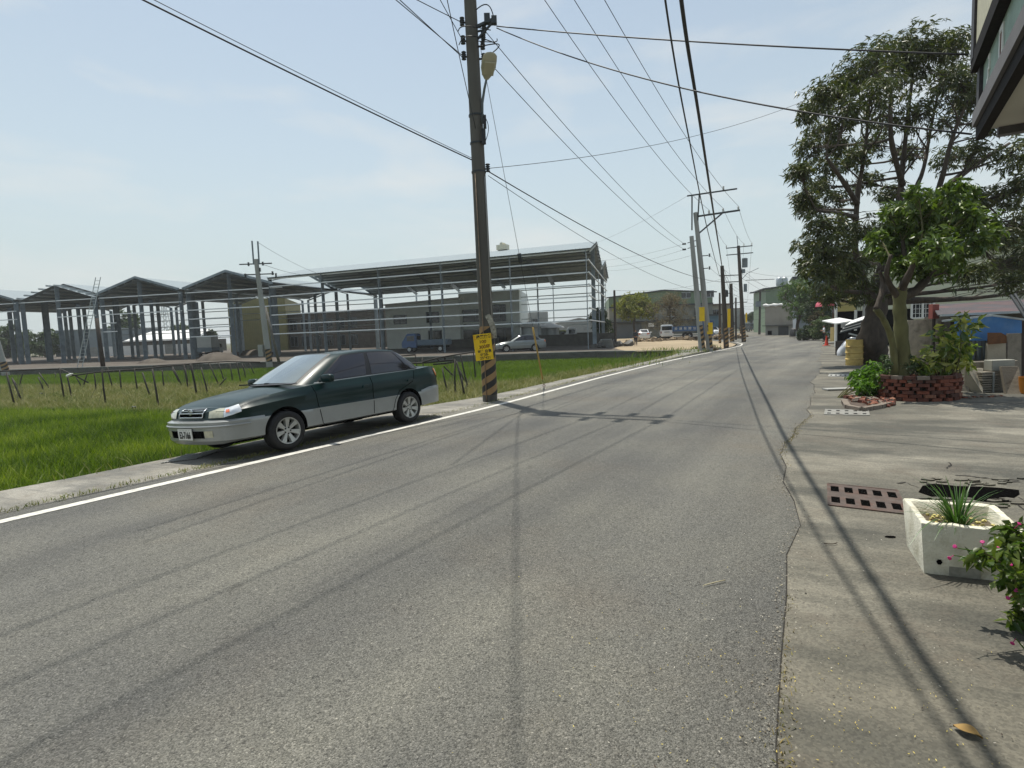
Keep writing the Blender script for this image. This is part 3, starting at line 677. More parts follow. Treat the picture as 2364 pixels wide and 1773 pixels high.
    pl = MB(); pc = bandp(0, 1.6)[0]+Vector((.020, .01, 0)); pl.box(pc, (.008, .32, .16), ry=.05)
    plate = pl.build('number_plate', [D['plate']], C, world=False)
    Mp = Matrix.Translation(pc+Vector((.0055, 0, -.014))) @ Matrix.Rotation(R(90), 4, 'Z') @ Matrix.Rotation(R(90), 4, 'X') @ Matrix.Scale(.72, 4, (1, 0, 0)) @ Matrix.Scale(1.25, 4, (0, 1, 0))
    text_obj('plate_number', 'E2-7166', .105, MATS['black_plastic'], plate, Mp, bold=.0028)
    pt = MB()
    for k in (-.10, -.05, -.02, .02, .05, .10): pt.box(pc+Vector((.005, k, .062)), (.004, .016 if abs(k) > .08 else .022, .016))
    pt.build('plate_screws', [MATS['black_plastic']], plate, world=False)
    # tail
    bpanel('tail_lamp', 13.4, 15.6, 4.35, 5.7, .010, D['amber'], wf=lambda t: (lerp(4.9, 4.5, t), 5.75))
    bpanel('bumper_top', 12.2, 17, 3.55, 3.95, .010, D['silver'])
    # mouldings, door gaps, handles
    bpanel('side_moulding', 7.05, 9.88, 2.72, 3.02, .014, D['silver'], n=24)
    def sidep(x, z, off=.002):
        lo, hi = 4.0, 14.0
        for _ in range(40):
            m_ = (lo+hi)/2
            if catmull(OUT, m_)[0] > x: lo = m_
            else: hi = m_
        a, b = 0.0, 6.0
        for _ in range(40):
            m_ = (a+b)/2
            if bandp(lo, m_)[0].z < z: a = m_
            else: b = m_
        p, n = bandp(lo, a); return p+n*off
    for sg in (1, -1):
        sm = MB()
        for path in ([(2.02, .90), (1.99, .70), (1.96, .50), (1.92, .30), (1.86, .26)], [(1.86, .26), (.90, .26)], [(.865, .93), (.88, .55), (.89, .26)], [(-.22, .95), (-.10, .76), (.25, .63), (.38, .48), (.44, .30), (.47, .26)], [(.47, .26), (.88, .26)]):
            pts = []
            for (xa, za), (xb, zb) in zip(path, path[1:]):
                for k in range(6): pts.append((lerp(xa, xb, k/6), lerp(za, zb, k/6)))
            pts.append(path[-1]); pts = [sidep(x, z) for x, z in pts]
            sm.tube([Vector((p.x, p.y*sg, p.z)) for p in pts], .0045, 5)
        sm.build('door_gap', [MATS['dark_void']], C, world=False)
        for hx in (1.02, -.04):
            h = MB(); p = sidep(hx, .79, .012); h.box((p.x, p.y*sg, p.z), (.17, .03, .035), taper=.8); h.build('door_handle', [D['green']], C, world=False)
        mi = MB(); c = Vector((1.80, sg*.87, .995)); Q = []
        for i in range(9):
            u = math.pi*(i/8-.5); r = []
            for j in range(17):
                v = 2*math.pi*j/16; e = lambda t, k: math.copysign(abs(t)**k, t)
                r.append(c+Vector((.055*e(math.cos(u), .5)*e(math.cos(v), .6), .115*e(math.sin(u), .6), .068*e(math.cos(u), .5)*e(math.sin(v), .6))))
            Q.append(r)
        mi.grid(Q); mi.beam((1.84, sg*.74, .955), (1.81, sg*.83, .97), .05, .03); mi.build('wing_mirror', [D['green']], C, smooth=True, world=False)
    wp = MB()
    for a, b in (((2.26, .02), (2.05, .50)), ((2.29, -.55), (2.15, -.08))):
        wp.beam((a[0]-.02, a[1], .985), (b[0]+.03, b[1], .975), .018, .02)
    wp.box((2.27, .25, .962), (.09, .95, .012), ry=.12); wp.build('wiper', [MATS['black_plastic']], C, world=False)
    # wheels
    def wheel(wx, sg):
        W = MB(); Mw = Matrix.Translation((wx, sg*.745, .290)) @ Matrix.Rotation(-sg*math.pi/2, 4, 'X')
        tyre = MB(); tyre.lathe([(.193, -.09), (.265, -.098), (.284, -.08), (.290, -.04), (.290, .04), (.284, .08), (.265, .098), (.222, .101), (.194, .088)], 44, Mw, 0, cap=False)
        t = tyre.build('wheel', [MATS['rubber']], C, smooth=True, world=False)
        rim = MB(); rim.lathe([(.196, .086), (.195, .096), (.183, .094), (.176, .07), (.172, -.06)], 40, Mw, 0, cap=False)
        rim.lathe([(.001, .074), (.04, .074), (.054, .066), (.06, .05)], 20, Mw, 0, cap=False)
        for k in range(7):
            a = 2*math.pi*k/7+.2; ca, sa = math.cos(a), math.sin(a)
            def pt(r, w_, h): return Mw @ Vector((r*ca-w_*sa, r*sa+w_*ca, h))
            for q in (0,):
                rim.add([pt(.04, -.018, .070), pt(.04, .018, .070), pt(.11, .026, .080), pt(.179, .037, .090), pt(.179, -.037, .090), pt(.11, -.026, .080),
                         pt(.04, -.022, .03), pt(.04, .022, .03), pt(.179, .042, .05), pt(.179, -.042, .05)],
                        [(0, 1, 2, 5), (5, 2, 3, 4), (1, 7, 8, 3, 2), (0, 5, 4, 9, 6), (6, 9, 8, 7)], 0)
        rim.build('rim', [D['alloy']], t, smooth=False, world=False)
        dk = MB(); dk.lathe([(.001, .012), (.178, .012)], 24, Mw, 0, cap=False)
        for k in range(5):
            a = 2*math.pi*k/5+.5; Ml = Mw @ Matrix.Translation((.045*math.cos(a), .045*math.sin(a), .068)); dk.lathe([(.0105, 0), (.0105, .012), (.001, .012)], 8, Ml, 0, cap=False)
        dk.build('wheel_back_disc', [MATS['dark_void']], t, world=False)  # plain black disc and lug dots filling the gaps behind the spokes
    for wx in (2.53, .03):
        for sg in (1, -1): wheel(wx, sg)
    un = MB(); un.box((1.3, 0, .30), (3.6, .95, .20)); un.box((1.0, .1, .19), (.9, .2, .08)); un.build('chassis', [MATS['dark_void']], C, world=False)
    return C
SEDAN = make_sedan()
SEDAN.matrix_basis = Matrix.Translation((-2.463*1.06, 10.522*1.06, -.032)) @ Matrix.Rotation(4.1634, 4, 'Z') @ Matrix.Rotation(.052, 4, 'X') @ Matrix.Diagonal((1.06, 1.06, .985, 1))
# ------------------------------------------------------------------ poles, lamps, wires
def stripe_mat():
    m = mat('pole_stripes', srgb('#97794f'), .6, 0, .12, 8, stain=srgb('#6d5a3c'), stain_scale=4, stain_amt=.4); nt = m.node_tree; b = nt.nodes['Principled BSDF']; N = nt.nodes.new; L = nt.links.new
    tc = N('ShaderNodeTexCoord'); sx = N('ShaderNodeSeparateXYZ'); L(tc.outputs['Object'], sx.inputs[0])
    an = N('ShaderNodeMath'); an.operation = 'ARCTAN2'; L(sx.outputs[1], an.inputs[0]); L(sx.outputs[0], an.inputs[1])
    a2 = N('ShaderNodeMath'); a2.operation = 'MULTIPLY_ADD'; L(an.outputs[0], a2.inputs[0]); a2.inputs[1].default_value = -1/(2*math.pi); L(sx.outputs[2], a2.inputs[2])
    a3 = N('ShaderNodeMath'); a3.operation = 'MULTIPLY_ADD'; L(sx.outputs[2], a3.inputs[0]); a3.inputs[1].default_value = 2.0; L(an.outputs[0], a3.inputs[2])
    a4 = N('ShaderNodeMath'); a4.operation = 'MULTIPLY_ADD'; L(an.outputs[0], a4.inputs[0]); a4.inputs[1].default_value = -2/(2*math.pi)
    sc_ = N('ShaderNodeMath'); sc_.operation = 'MULTIPLY'; L(sx.outputs[2], sc_.inputs[0]); sc_.inputs[1].default_value = 3.2; L(sc_.outputs[0], a4.inputs[2])
    fr = N('ShaderNodeMath'); fr.operation = 'FRACT'; L(a4.outputs[0], fr.inputs[0])
    gt = N('ShaderNodeMath'); gt.operation = 'GREATER_THAN'; gt.inputs[1].default_value = .5; L(fr.outputs[0], gt.inputs[0])
    old = b.inputs['Base Color'].links[0].from_socket; mx = N('ShaderNodeMixRGB'); L(gt.outputs[0], mx.inputs[0]); L(old, mx.inputs[1]); mx.inputs[2].default_value = (.018, .017, .016, 1); L(mx.outputs[0], b.inputs['Base Color'])
    return m
M_STR = stripe_mat()
M_POLE = mat('pole_concrete', srgb('#5d5a53'), .85, 0, .18, 2.5, .3, 30, stain=srgb('#3a3833'), stain_scale=1.4, stain_amt=.7, stretch=(1, 1, .15))
M_POLEG = mat('pole_grey', srgb('#9d9d98'), .85, 0, .10, 2.5, .2, 30, stain=srgb('#7b7a74'), stain_scale=1.6, stretch=(1, 1, .2))
M_POLED = mat('pole_dark', srgb('#453f39'), .85, 0, .2, 2.5, .3, 30, stretch=(1, 1, .15))
M_YEL = mat('sign_yellow', srgb('#ecc40c'), .55, 0, .06, 5, stain=srgb('#b8920c'), stain_scale=4, stain_amt=.4)
mat('sign_ink2', srgb('#5a1208'), .7); M_RED = mat('sign_red', srgb('#b3241a'), .6); M_INK = mat('sign_ink', (.02, .016, .012), .7)
def insulator(mb, p, d, s=1.0, mi=0):
    p, d = Vector(p), Vector(d).normalized(); q = d.to_track_quat('Z', 'Y').to_matrix().to_4x4()
    prof = []
    for k in range(4): prof += [(.03*s, k*.055*s), (.062*s, k*.055*s+.012*s), (.06*s, k*.055*s+.028*s), (.03*s, k*.055*s+.045*s)]
    mb.lathe(prof, 10, Matrix.Translation(p) @ q, mi)
def pole(name, label, base, top, r0, r1, m, group, wrap=2.2, wrapz=.15, cat='utility pole'):
    base, top = Vector(base), Vector(top)
    T = thing(name, label, cat, base, 0, group)
    s = MB(); s.tube([base-Vector((0, 0, .3)), base.lerp(top, .5), top], [r0, (r0+r1)/2, r1], 20); s.build('shaft', [m], T, smooth=True, angle=50)
    if wrap:
        d = (top-base).normalized(); s = MB(); L = (top-base).length
        def rr(t): return r0+(r1-r0)*t/L+.004
        s.tube([base+d*wrapz, base+d*(wrapz+wrap)], [rr(wrapz), rr(wrapz+wrap)], 24, 0, False); s.build('stripe_wrap', [M_STR], T, smooth=True)
    return T
ROADD = Vector((.50, .866, 0)); ACR = Vector((.866, -.50, 0))
# main pole
MBASE = dd(1059, 866, -.02); MB_X = dd(1057, 866, 0)
top7 = hgt(MBASE, 1030*K, 150*K)
MTOP = Vector((MBASE.x-.10, MBASE.y+.02, 10.3))
def onmain(py, side=0.0, fw=0.0):
    """point on the main pole seen at display height py, pushed sideways across / along the road"""
    z = hgt(MBASE, (1013+(py/866)*44)*K, py*K); t = (z-MBASE.z)/(MTOP.z-MBASE.z); c = MBASE.lerp(MTOP, t)
    return c+ACR*side+ROADD*fw
MP = pole('utility_pole', 'tall weathered concrete pole with yellow notice and striped base by the parked car', MBASE, MTOP, .178, .135, M_POLE, 'utility poles along the road', 1.62, .16)
ca = MB()
ARM = []
for k, fw in enumerate((.17, -.17)):
    z = 9.92; c = MBASE.lerp(MTOP, (z+.02)/10.3)
    ca.beam(c+ROADD*fw-ACR*.25, c+ROADD*fw+ACR*2.35, .09, .09)
ca.build('crossarm', [MATS['steel_dark']], MP)
cb = MB(); c9 = MBASE.lerp(MTOP, .9); cb.beam(c9+ACR*.1, MBASE.lerp(MTOP, .96)+ACR*1.2, .05); cb.build('arm_brace', [MATS['steel_dark']], MP)
cA = MBASE.lerp(MTOP, 9.94/10.3)
WN = []; WS = []
for side in (.95, 1.6, 2.25):
    for sg in (1, -1):
        i_ = MB(); p = cA+ACR*side+ROADD*(.20*sg); insulator(i_, p, ROADD*sg, 1.7); i_.build('insulator', [MATS['porcelain']], MP, smooth=True)
        (WN if sg > 0 else WS).append(p+ROADD*(.42*sg))
# lower insulators and brackets where the street wires land
for py, sd, fw in ((48, -.17, -.12), (88, -.17, -.12), (122, -.17, -.12), (128, .22, .1), (70, .30, .05), (82, .24, .1), (100, .2, .12), (366, .2, .08)):
    i_ = MB(); p = onmain(py, sd, fw); c = onmain(py); i_.beam(c, p, .035); insulator(i_, p-Vector((0, 0, .07)), (0, 0, 1), .9); i_.build('insulator_bracket', [MATS['steel_dark']], MP, smooth=True)
br = MB(); p = onmain(62); br.beam(p, p+ACR*.62+Vector((0, 0, .05)), .06); br.beam(onmain(96), p+ACR*.58, .04); br.box(p+ACR*.42+Vector((0, 0, .1)), (.13, .13, .2)); br.box(p+ACR*.60+Vector((0, 0, .02)), (.12, .12, .16)); br.build('service_bracket', [MATS['steel_dark']], MP)
lp = MB()
def loop(a, b, h, side, n=14):
    a, b = Vector(a), Vector(b); return [a.lerp(b, k/n)+(Vector((0, 0, h))+side)*math.sin(math.pi*k/n) for k in range(n+1)]
lp.tube(loop(onmain(40, -.15), onmain(72, .62), .35, ACR*.18), .012, 6); lp.tube(loop(onmain(62, -.3, -.1), onmain(78, .5), -.05, ROADD*-.35), .012, 6)
lp.tube(loop(onmain(92, -.3, -.1), onmain(108, .6), .05, ROADD*-.3), .012, 6); lp.tube(loop(onmain(104, .1), onmain(134, .3), .05, ACR*.5), .012, 6); lp.tube(loop(onmain(90, .1), onmain(100, .65), -.1, ACR*.2), .010, 6)
lp.build('jumper_wire', [MATS['cable']], MP, smooth=True)
cd_ = MB(); pts = [onmain(y, .02, -.19+.0) for y in (870, 700, 500, 380)]; cd_.tube([p+Vector((0, 0, .02)) for p in pts], .012, 6); cd_.build('ground_wire', [mat('conduit', srgb('#8d7a66'), .7, .1, .3, 10)], MP, smooth=True)
cd_ = MB(); cd_.tube([onmain(y, .17, -.02) for y in (700, 500, 384)], .016, 6); cd_.build('conduit', [M_POLEG], MP, smooth=True)
bs = MB()
for py in (250, 310, 372): bs.lathe([(.17, -.02), (.17, .02)], 20, Matrix.Translation(onmain(py)), 0, False)
bs.build('band', [MATS['steel_dark']], MP)
# street lamp bolted to the pole
lz = onmain(255, .16, 0); LT = thing('street_lamp', 'flat cobra-head street lamp on the tall pole beside the parked car', 'street lamp', lz)
a = MB(); hd = onmain(190, .48, -.25); a.tube([lz+Vector((0, 0, -.15)), lz+Vector((.02, 0, .3)), lz.lerp(hd, .6)+Vector((0, 0, .12)), hd], [.03, .03, .028, .025], 8); a.build('lamp_arm', [MATS['steel']], LT, smooth=True)
hh = MB(); ax = (Vector((.16, -.62, .45))).normalized(); sx = ax.cross(Vector((0, 0, 1))).normalized(); nz_ = sx.cross(ax).normalized(); Q = []
for u, wd, th in ((0, .05, .05), (.12, .12, .07), (.28, .165, .075), (.45, .165, .07), (.58, .15, .055), (.64, .10, .03), (.66, .02, .01)):
    Q.append([hd+ax*u*.92+sx*(wd*math.cos(v))*(1.0)+nz_*(th*math.sin(v)*(1 if math.sin(v) > 0 else .55)) for v in [2*math.pi*k/20 for k in range(21)]])
hh.grid(Q); hh.build('lamp_head', [mat('lamp_cream', srgb('#b3af98'), .5, 0, .06, 5)], LT, smooth=True)
l2 = MB(); c2 = hd+ax*.27-nz_*.045; l2.add([c2+sx*(a_*.13)+ax*(b_*.16) for a_, b_ in ((-1, -1), (1, -1), (1, 1), (-1, 1))]+[c2-nz_*.02+sx*(a_*.11)+ax*(b_*.14) for a_, b_ in ((-1, -1), (1, -1), (1, 1), (-1, 1))], [(4, 5, 6, 7), (0, 1, 5, 4), (1, 2, 6, 5), (2, 3, 7, 6), (3, 0, 4, 7)])
l2.beam(hd+ax*.30-sx*.16-nz_*.03, hd+ax*.30+sx*.16-nz_*.03, .012, .02); l2.build('lamp_lens', [mat('lens', srgb('#a9a48a'), .35, 0, .1, 9)], LT)
bx = MB(); bx.box(onmain(268, .24, -.02), (.07, .09, .28)); bx.build('ballast_box', [MATS['black_plastic']], LT)
cbx = MB(); cbx.box(onmain(300, .22, -.06), (.09, .07, .34)); cbx.tube(loop(onmain(250, .22, -.05), onmain(318, .2, -.05), 0, ACR*.14), .008, 6); cbx.build('cable_bundle', [MATS['cable']], LT)
# guy wire with its yellow sleeve
ga = at(1256, 894, -.03); gtop = onmain(104, .18, .05); GW = thing('guy_wire', 'slanting guy wire with yellow sleeve anchored in the kerb right of the pole', 'guy wire', ga)
s = MB(); s.tube([gtop, ga.lerp(gtop, .02)], .0065, 6); s.build('strand', [MATS['cable_grey']], GW)
s = MB(); s.tube([ga.lerp(gtop, .03), ga.lerp(gtop, .215)], .024, 8); s.build('sleeve', [mat('sleeve_yellow', srgb('#a88a45'), .6, 0, .2, 6)], GW, smooth=True)
s = MB(); gi = ga.lerp(gtop, .44); dv = (gtop-ga).normalized(); s.tube([gi-dv*.13, gi-dv*.12, gi+dv*.12, gi+dv*.13], [.02, .055, .055, .02], 10); s.build('strain_insulator', [MATS['steel_dark']], GW, smooth=True)
s = MB(); s.tube([ga+Vector((.03*math.cos(t), 0, .045+.05*math.sin(t))) for t in [2*math.pi*k/12 for k in range(13)]], .010, 6); s.build('anchor_eye', [MATS['rust']], GW, smooth=True)
# yellow notice on the pole, and the torn poster above it
NB = onmain(749, .02, -.215); NT = thing('notice_board', 'hand-lettered yellow notice board strapped to the striped pole', 'sign', NB)
vd = Vector((-NB.x*0-.04, -1, 0)).normalized(); vx = Vector((-vd.y, vd.x, 0)); vx = vx if vx.x > 0 else -vx
roll = .085; ux = vx*math.cos(roll)+Vector((0, 0, 1))*math.sin(roll)*1.0; uz = Vector((0, 0, 1))*math.cos(roll)-vx*math.sin(roll)
nw, nh = .42, .615
b = MB(); cN = NB+vx*.0
b.prism([cN+ux*(sx_*nw/2)+uz*(sz_*nh/2) for sx_, sz_ in ((-1, -1), (1, -1), (1, 1), (-1, 1))], vd*.012); nb = b.build('board', [M_YEL], NT)
def onboard(u, v): return cN+ux*u+uz*v+vd*.0125
def board_text(name, body, u, v, size, m, sxx=1.0):
    Mx = Matrix((ux, uz, vd)).transposed().to_4x4(); Mx.translation = onboard(u, v)
    inv = NT.matrix_basis.inverted()
    text_obj(name, body, size, m, NT, inv @ Mx @ Matrix.Scale(sxx, 4, (1, 0, 0)), .001, bold=.0022)
board_text('lettering', '優質廠房', .04, .235, .092, M_INK, 1.0)
board_text('red_lettering', '售', -.168, .225, .10, mat('ink_red', srgb('#c8341c'), .6), 1.0)
board_text('lettering', '100', .0, .125, .10, MATS['sign_ink2'], 1.15); board_text('lettering', '|', .03, .065, .05, M_INK)
board_text('lettering', '300坪', .03, .0, .10, MATS['sign_ink2'], 1.05); board_text('lettering', '地主自售', .02, -.105, .082, M_INK); board_text('lettering', '0958-', .01, -.18, .085, M_INK, 1.0); board_text('lettering', '259421', .02, -.258, .085, M_INK, 1.0)
PT = MB(); pc_ = onmain(706, .17, -.09); pv1 = Vector((.10, -.02, .03)); pv2 = Vector((-.06, -.06, .24))
PT.grid([[pc_+pv1*(a_-.5)*1.25+pv2*(b_-.5)*2.3+Vector((.05, -.03, 0))*math.sin(b_*3.1)+Vector((.13*b_*0-.13*(1-b_)*-1, 0, 0))*0 for b_ in (0, .2, .4, .6, .8, 1)] for a_ in (0, .33, .66, 1)])
po = PT.build('poster', [mat('torn_poster', srgb('#a9a79b'), .8, 0, .3, 18, stain=srgb('#3c3a34'), stain_scale=11, stain_amt=.9)])
po.data.transform(Matrix.Translation(-pc_)); po.location = pc_
tag(po, 'torn grey poster curling off the striped pole above the yellow notice', 'poster')
# double pole
def simple_sign(parent, base, z0, z1, w_, out, m=M_YEL):
    d = Vector((-base[0], -base[1], 0)).normalized(); x = Vector((-d.y, d.x, 0)); c = Vector((base[0], base[1], 0))+d*out
    s = MB(); s.prism([c+x*(a_*w_/2)+Vector((0, 0, z)) for a_, z in ((-1, z0), (1, z0), (1, z1), (-1, z1))], d*.015); o = s.build('notice', [m], parent)
    return c+d*.016, x, d
D1 = at(1621, 808, 0); D2 = at(1639, 807, 0)
h1 = hgt(D1, 1611, 545); h2 = hgt(D2, 1611, 492)
T1 = pole('utility_pole', 'shorter of the two touching grey concrete poles beside the sand lot', D1, (D1.x-.62, D1.y, h1), .20, .13, M_POLEG, 'utility poles along the road', 1.5, .1)
c, x, d = simple_sign(T1, D1, 1.85, 2.75, .34, .22)
T2 = pole('utility_pole', 'taller grey concrete pole of the touching pair, with crossarms over the road', D2, (D2.x-.88, D2.y-.02, h2), .20, .13, M_POLEG, 'utility poles along the road', 1.5, .1)
for sx_, kx in ((-.07, 0), (.02, 0), (.10, 0)):
    pass
simple_sign(T2, D2, 1.0, 1.75, .36, .22)
P2T = Vector((D2.x-.88, D2.y, h2)); a = MB()
A0 = P2T+Vector((.1, 0, -.25)); A1 = A0+ACR*2.6+Vector((0, 0, .05)); a.beam(A0-ACR*.1, A1, .1); a.build('crossarm', [MATS['steel_dark']], T2)
a = MB(); B0 = P2T+Vector((-.5, 0, 1.05)); B1 = B0+ACR*3.0; a.beam(B0, B1, .08); a.build('crossarm', [MATS['steel_dark']], T2)
a = MB(); a.beam(P2T+Vector((-.22, 0, -1.1)), B0+ACR*.30, .07); a.beam(P2T+Vector((.12, 0, -1.1)), B0+ACR*.75, .07); a.build('riser', [MATS['steel_dark']], T2)
a = MB(); a.beam(P2T+Vector((.05, 0, -1.45)), A0+ACR*1.55, .08); a.build('arm_brace', [MATS['steel_dark']], T2)
DI = []
for q in (.75, 1.6, 2.5):
    i_ = MB(); p = A0+ACR*q+Vector((0, 0, .06)); insulator(i_, p, (0, 0, 1), 1.1); i_.build('insulator', [MATS['porcelain']], T2, smooth=True); DI.append(p+Vector((0, 0, .26)))
i_ = MB(); insulator(i_, B0+ACR*2.2+Vector((0, 0, .05)), (0, 0, 1), 1.1); i_.build('insulator', [MATS['porcelain']], T2, smooth=True)
DL = []
for dz in (-1.75, -2.1):
    i_ = MB(); p = P2T+Vector((.05, 0, dz)); i_.beam(p, p-ACR*.55+Vector((0, 0, -.1)), .04); insulator(i_, p-ACR*.65+Vector((0, 0, -.14)), -ACR, 1.1); i_.build('insulator_bracket', [MATS['steel_dark']], T2, smooth=True); DL.append(p-ACR*.75+Vector((0, 0, -.14)))
DR = []
for dz in (-2.75, -3.55):
    i_ = MB(); p = P2T+Vector((.25, 0, dz)); i_.beam(p, p+ACR*.55, .05); insulator(i_, p+ACR*.62-Vector((0, 0, .1)), (0, 0, 1), 1); i_.build('insulator_bracket', [MATS['steel_dark']], T2, smooth=True); DR.append(p+ACR*.65)
# short dark telephone pole and the transformer pole
B2 = atg(1677, 803); h = hgt(B2, 1665, 614); TP = pole('telephone_pole', 'short dark pole carrying the thick cable, just right of the touching pair', B2, (B2.x-.30, B2.y, h), .19, .13, M_POLED, 'utility poles along the road', 1.45, .1, 'telephone pole'); TPT = Vector((B2.x-.3, B2.y, h))
simple_sign(TP, (B2.x+.20, B2.y, 0), 1.35, 2.75, .22, .2)
B3 = atg(1717.5, 789.5); h = hgt(B3, 1704, 568); XP = pole('utility_pole', 'dark pole with grey transformer and twin crossarms where the road bends', B3, (B3.x-.55, B3.y, h), .22, .15, M_POLED, 'utility poles along the road', 1.6, .1); XT = Vector((B3.x-.55, B3.y, h))
simple_sign(XP, (B3.x+.25, B3.y, 0), 1.7, 2.7, .16, .2)
XI = []
for z, L0, L1 in ((-.15, -1.2, 1.35), (-.85, -1.2, 1.4)):
    a = MB(); c = XT+Vector((.02, 0, z)); a.beam(c+ACR*L0+ROADD*-.15, c+ACR*L1+ROADD*-.15, .09); a.build('crossarm', [MATS['steel_dark']], XP)
for q in (-1.15, .55, 1.3):
    i_ = MB(); p = XT+ACR*q+ROADD*-.15+Vector((0, 0, -.08)); insulator(i_, p, (0, 0, 1), 1.0); i_.build('insulator', [MATS['porcelain']], XP, smooth=True); XI.append(p+Vector((0, 0, .24)))
a = MB(); a.tube([XT+Vector((-.05, 0, 0)), XT+Vector((-.15, 0, 1.0))], .03, 6); a.build('top_spike', [MATS['steel_dark']], XP)
tr = MB(); tr.lathe([(.05, -.5), (.26, -.48), (.27, -.40), (.27, .36), (.29, .40), (.2, .46), (.03, .48)], 18, Matrix.Translation(XT+ACR*.52+Vector((.1, 0, -1.75)))); tr.build('transformer', [MATS['steel']], XP, smooth=True, angle=40)
tr = MB(); tr.box(XT+ACR*.32+Vector((.15, 0, -2.6)), (.3, .25, .4)); tr.box(XT+ACR*.38+Vector((.3, 0, -4.3)), (.28, .2, .8)); tr.build('switch_box', [MATS['steel']], XP)
a = MB(); c = XT+Vector((.35, 0, -3.4)); a.tube([c, c+ACR*.5+Vector((0, 0, .55)), c+ACR*1.6+Vector((0, 0, 1.0))], .03, 6); a.build('lamp_bracket', [MATS['steel']], XP)
# lesser poles farther down the road
def far_pole(base, topz, lean, lab, arm=None, r=.17, m=M_POLED, wrap=1.4, grp='utility poles along the road', tr=False):
    T = pole('utility_pole', lab, base, (base.x+lean, base.y, topz), r, r*.7, m, grp, wrap, .1)
    top = Vector((base.x+lean, base.y, topz))
    if arm:
        for dz, w_ in arm: a = MB(); a.beam(top+Vector((-w_, 0, dz-.02)), top+Vector((w_, .1, dz)), .09); a.build('crossarm', [MATS['steel_dark']], T)
    if tr: t_ = MB(); t_.lathe([(.04, -.4), (.25, -.36), (.25, .3), (.04, .4)], 12, Matrix.Translation(top+Vector((-.55, 0, -1.0)))); t_.beam(top+Vector((0, 0, -1)), top+Vector((-.55, 0, -1)), .08); t_.build('transformer', [MATS['steel_dark']], T, smooth=True, angle=40)
    return top
def farb(px, py, Y): b = atY(px, py, Y); return Vector((b.x, b.y, zg(b.y)))
fb = farb(1690, 770, 63); FT1 = far_pole(fb, hgt(fb, 1688, 655), -.1, 'dark pole with side transformer behind the telephone pole', [(.9, 1.2), (0.2, .9)], .24, tr=True)
fb = farb(1699, 769, 70); FT2 = far_pole(fb, hgt(fb, 1697, 687), 0, 'thin dark pole directly left of the transformer pole', None, .13, wrap=0)
fb = farb(1710, 768, 88); FT3 = far_pole(fb, hgt(fb, 1708, 690), 0, 'far thin pole seen just left of the transformer pole base', [(-.5, 1)], .15)
fb = farb(1753, 760, 98); FT4 = far_pole(fb, hgt(fb, 1756, 668), .15, 'dark pole with box and antenna arm right of the dark vehicle', [(1.6, 2.4), (-.4, 1.7)], .2, wrap=0); 
a = MB(); a.box(FT4+Vector((-.35, 0, -2.4)), (.7, .5, .9)); o = a.build('meter_box', [MATS['steel']]); o.data.transform(Matrix.Translation(-(FT4+Vector((-.35, 0, -2.4))))); o.location = FT4+Vector((-.35, 0, -2.4)); tag(o, 'grey box mounted on the pole right of the dark vehicle', 'box')
fb = farb(1662, 775, 60); FT5 = far_pole(fb, hgt(fb, 1662, 676), 0, 'thin pole left of the dark telephone pole by the white car', None, .13, wrap=1.5)
fb = at(1421, 800, -.1); FT6 = far_pole(fb, hgt(fb, 1421, 670), .0, 'thin dark post standing between steel shed and green warehouse', None, .14, wrap=0)
# pole in the yard in front of the shed, thin wooden post, pole at the frame's left edge
YB = at(622, 838, -.1); yt = hgt(YB, 606, 598); YP = pole('utility_pole', 'grey concrete pole with crossarms standing in front of the gabled sheds', YB, (YB.x-.45, YB.y, yt), .24, .16, M_POLEG, None, 1.0, .1); YT = Vector((YB.x-.45, YB.y, yt))
a = MB(); a.beam(YT+Vector((-1.3, 0, -.35)), YT+Vector((1.2, 0, -.35)), .08); a.build('crossarm', [MATS['steel_dark']], YP); a = MB(); a.beam(YT+Vector((-1.0, 0, -1.15)), YT+Vector((1.3, 0, -1.15)), .08); a.build('crossarm', [MATS['steel_dark']], YP)
for q, z in ((-.6, -.5), (.5, -.5), (-.9, -1.35), (1.2, -1.25), (1.45, -1.4), (.25, -.95)): i_ = MB(); insulator(i_, YT+Vector((q, 0, z)), (0, 0, 1), 1.4); i_.build('insulator', [MATS['steel_dark']], YP, smooth=True)
a = MB(); a.beam(YT+Vector((-.2, 0, -.4)), YT+Vector((-.2, 0, 1.4)), .09); a.beam(YT+Vector((.22, 0, -.4)), YT+Vector((.24, 0, 1.35)), .09); a.build('riser', [MATS['steel']], YP)
a = MB(); a.box(YB+Vector((-.5, -.2, 1.0)), (.35, .3, .9)); a.build('meter_box', [M_POLEG], YP)
wb = at(644, 836, -.1); WPo = thing('wooden_post', 'thin weathered wooden post leaning beside the yard pole', 'post', wb); a = MB(); a.tube([wb, Vector((wb.x-.75, wb.y, hgt(wb, 634, 708)))], [.12, .08], 8); a.build('shaft', [mat('grey_wood', srgb('#6a6760'), .9, 0, .2, 5)], WPo, smooth=True)
wb = at(238, 846, -.1); WP2 = thing('wooden_post', 'short brown post in front of the valley between the left gables', 'post', wb); a = MB(); a.tube([wb, Vector((wb.x-.15, wb.y, hgt(wb, 237, 734)))], [.19, .15], 8); a.build('shaft', [MATS['wood_dark']], WP2, smooth=True)
LB = at(13, 858, -.1); lt = hgt(LB, 0, 740); a_ = pole('utility_pole', 'pale leaning concrete pole with striped foot at the far left edge', LB, (LB.x-.9, LB.y, lt+.6), .27, .22, M_POLEG, None, .75, .05)
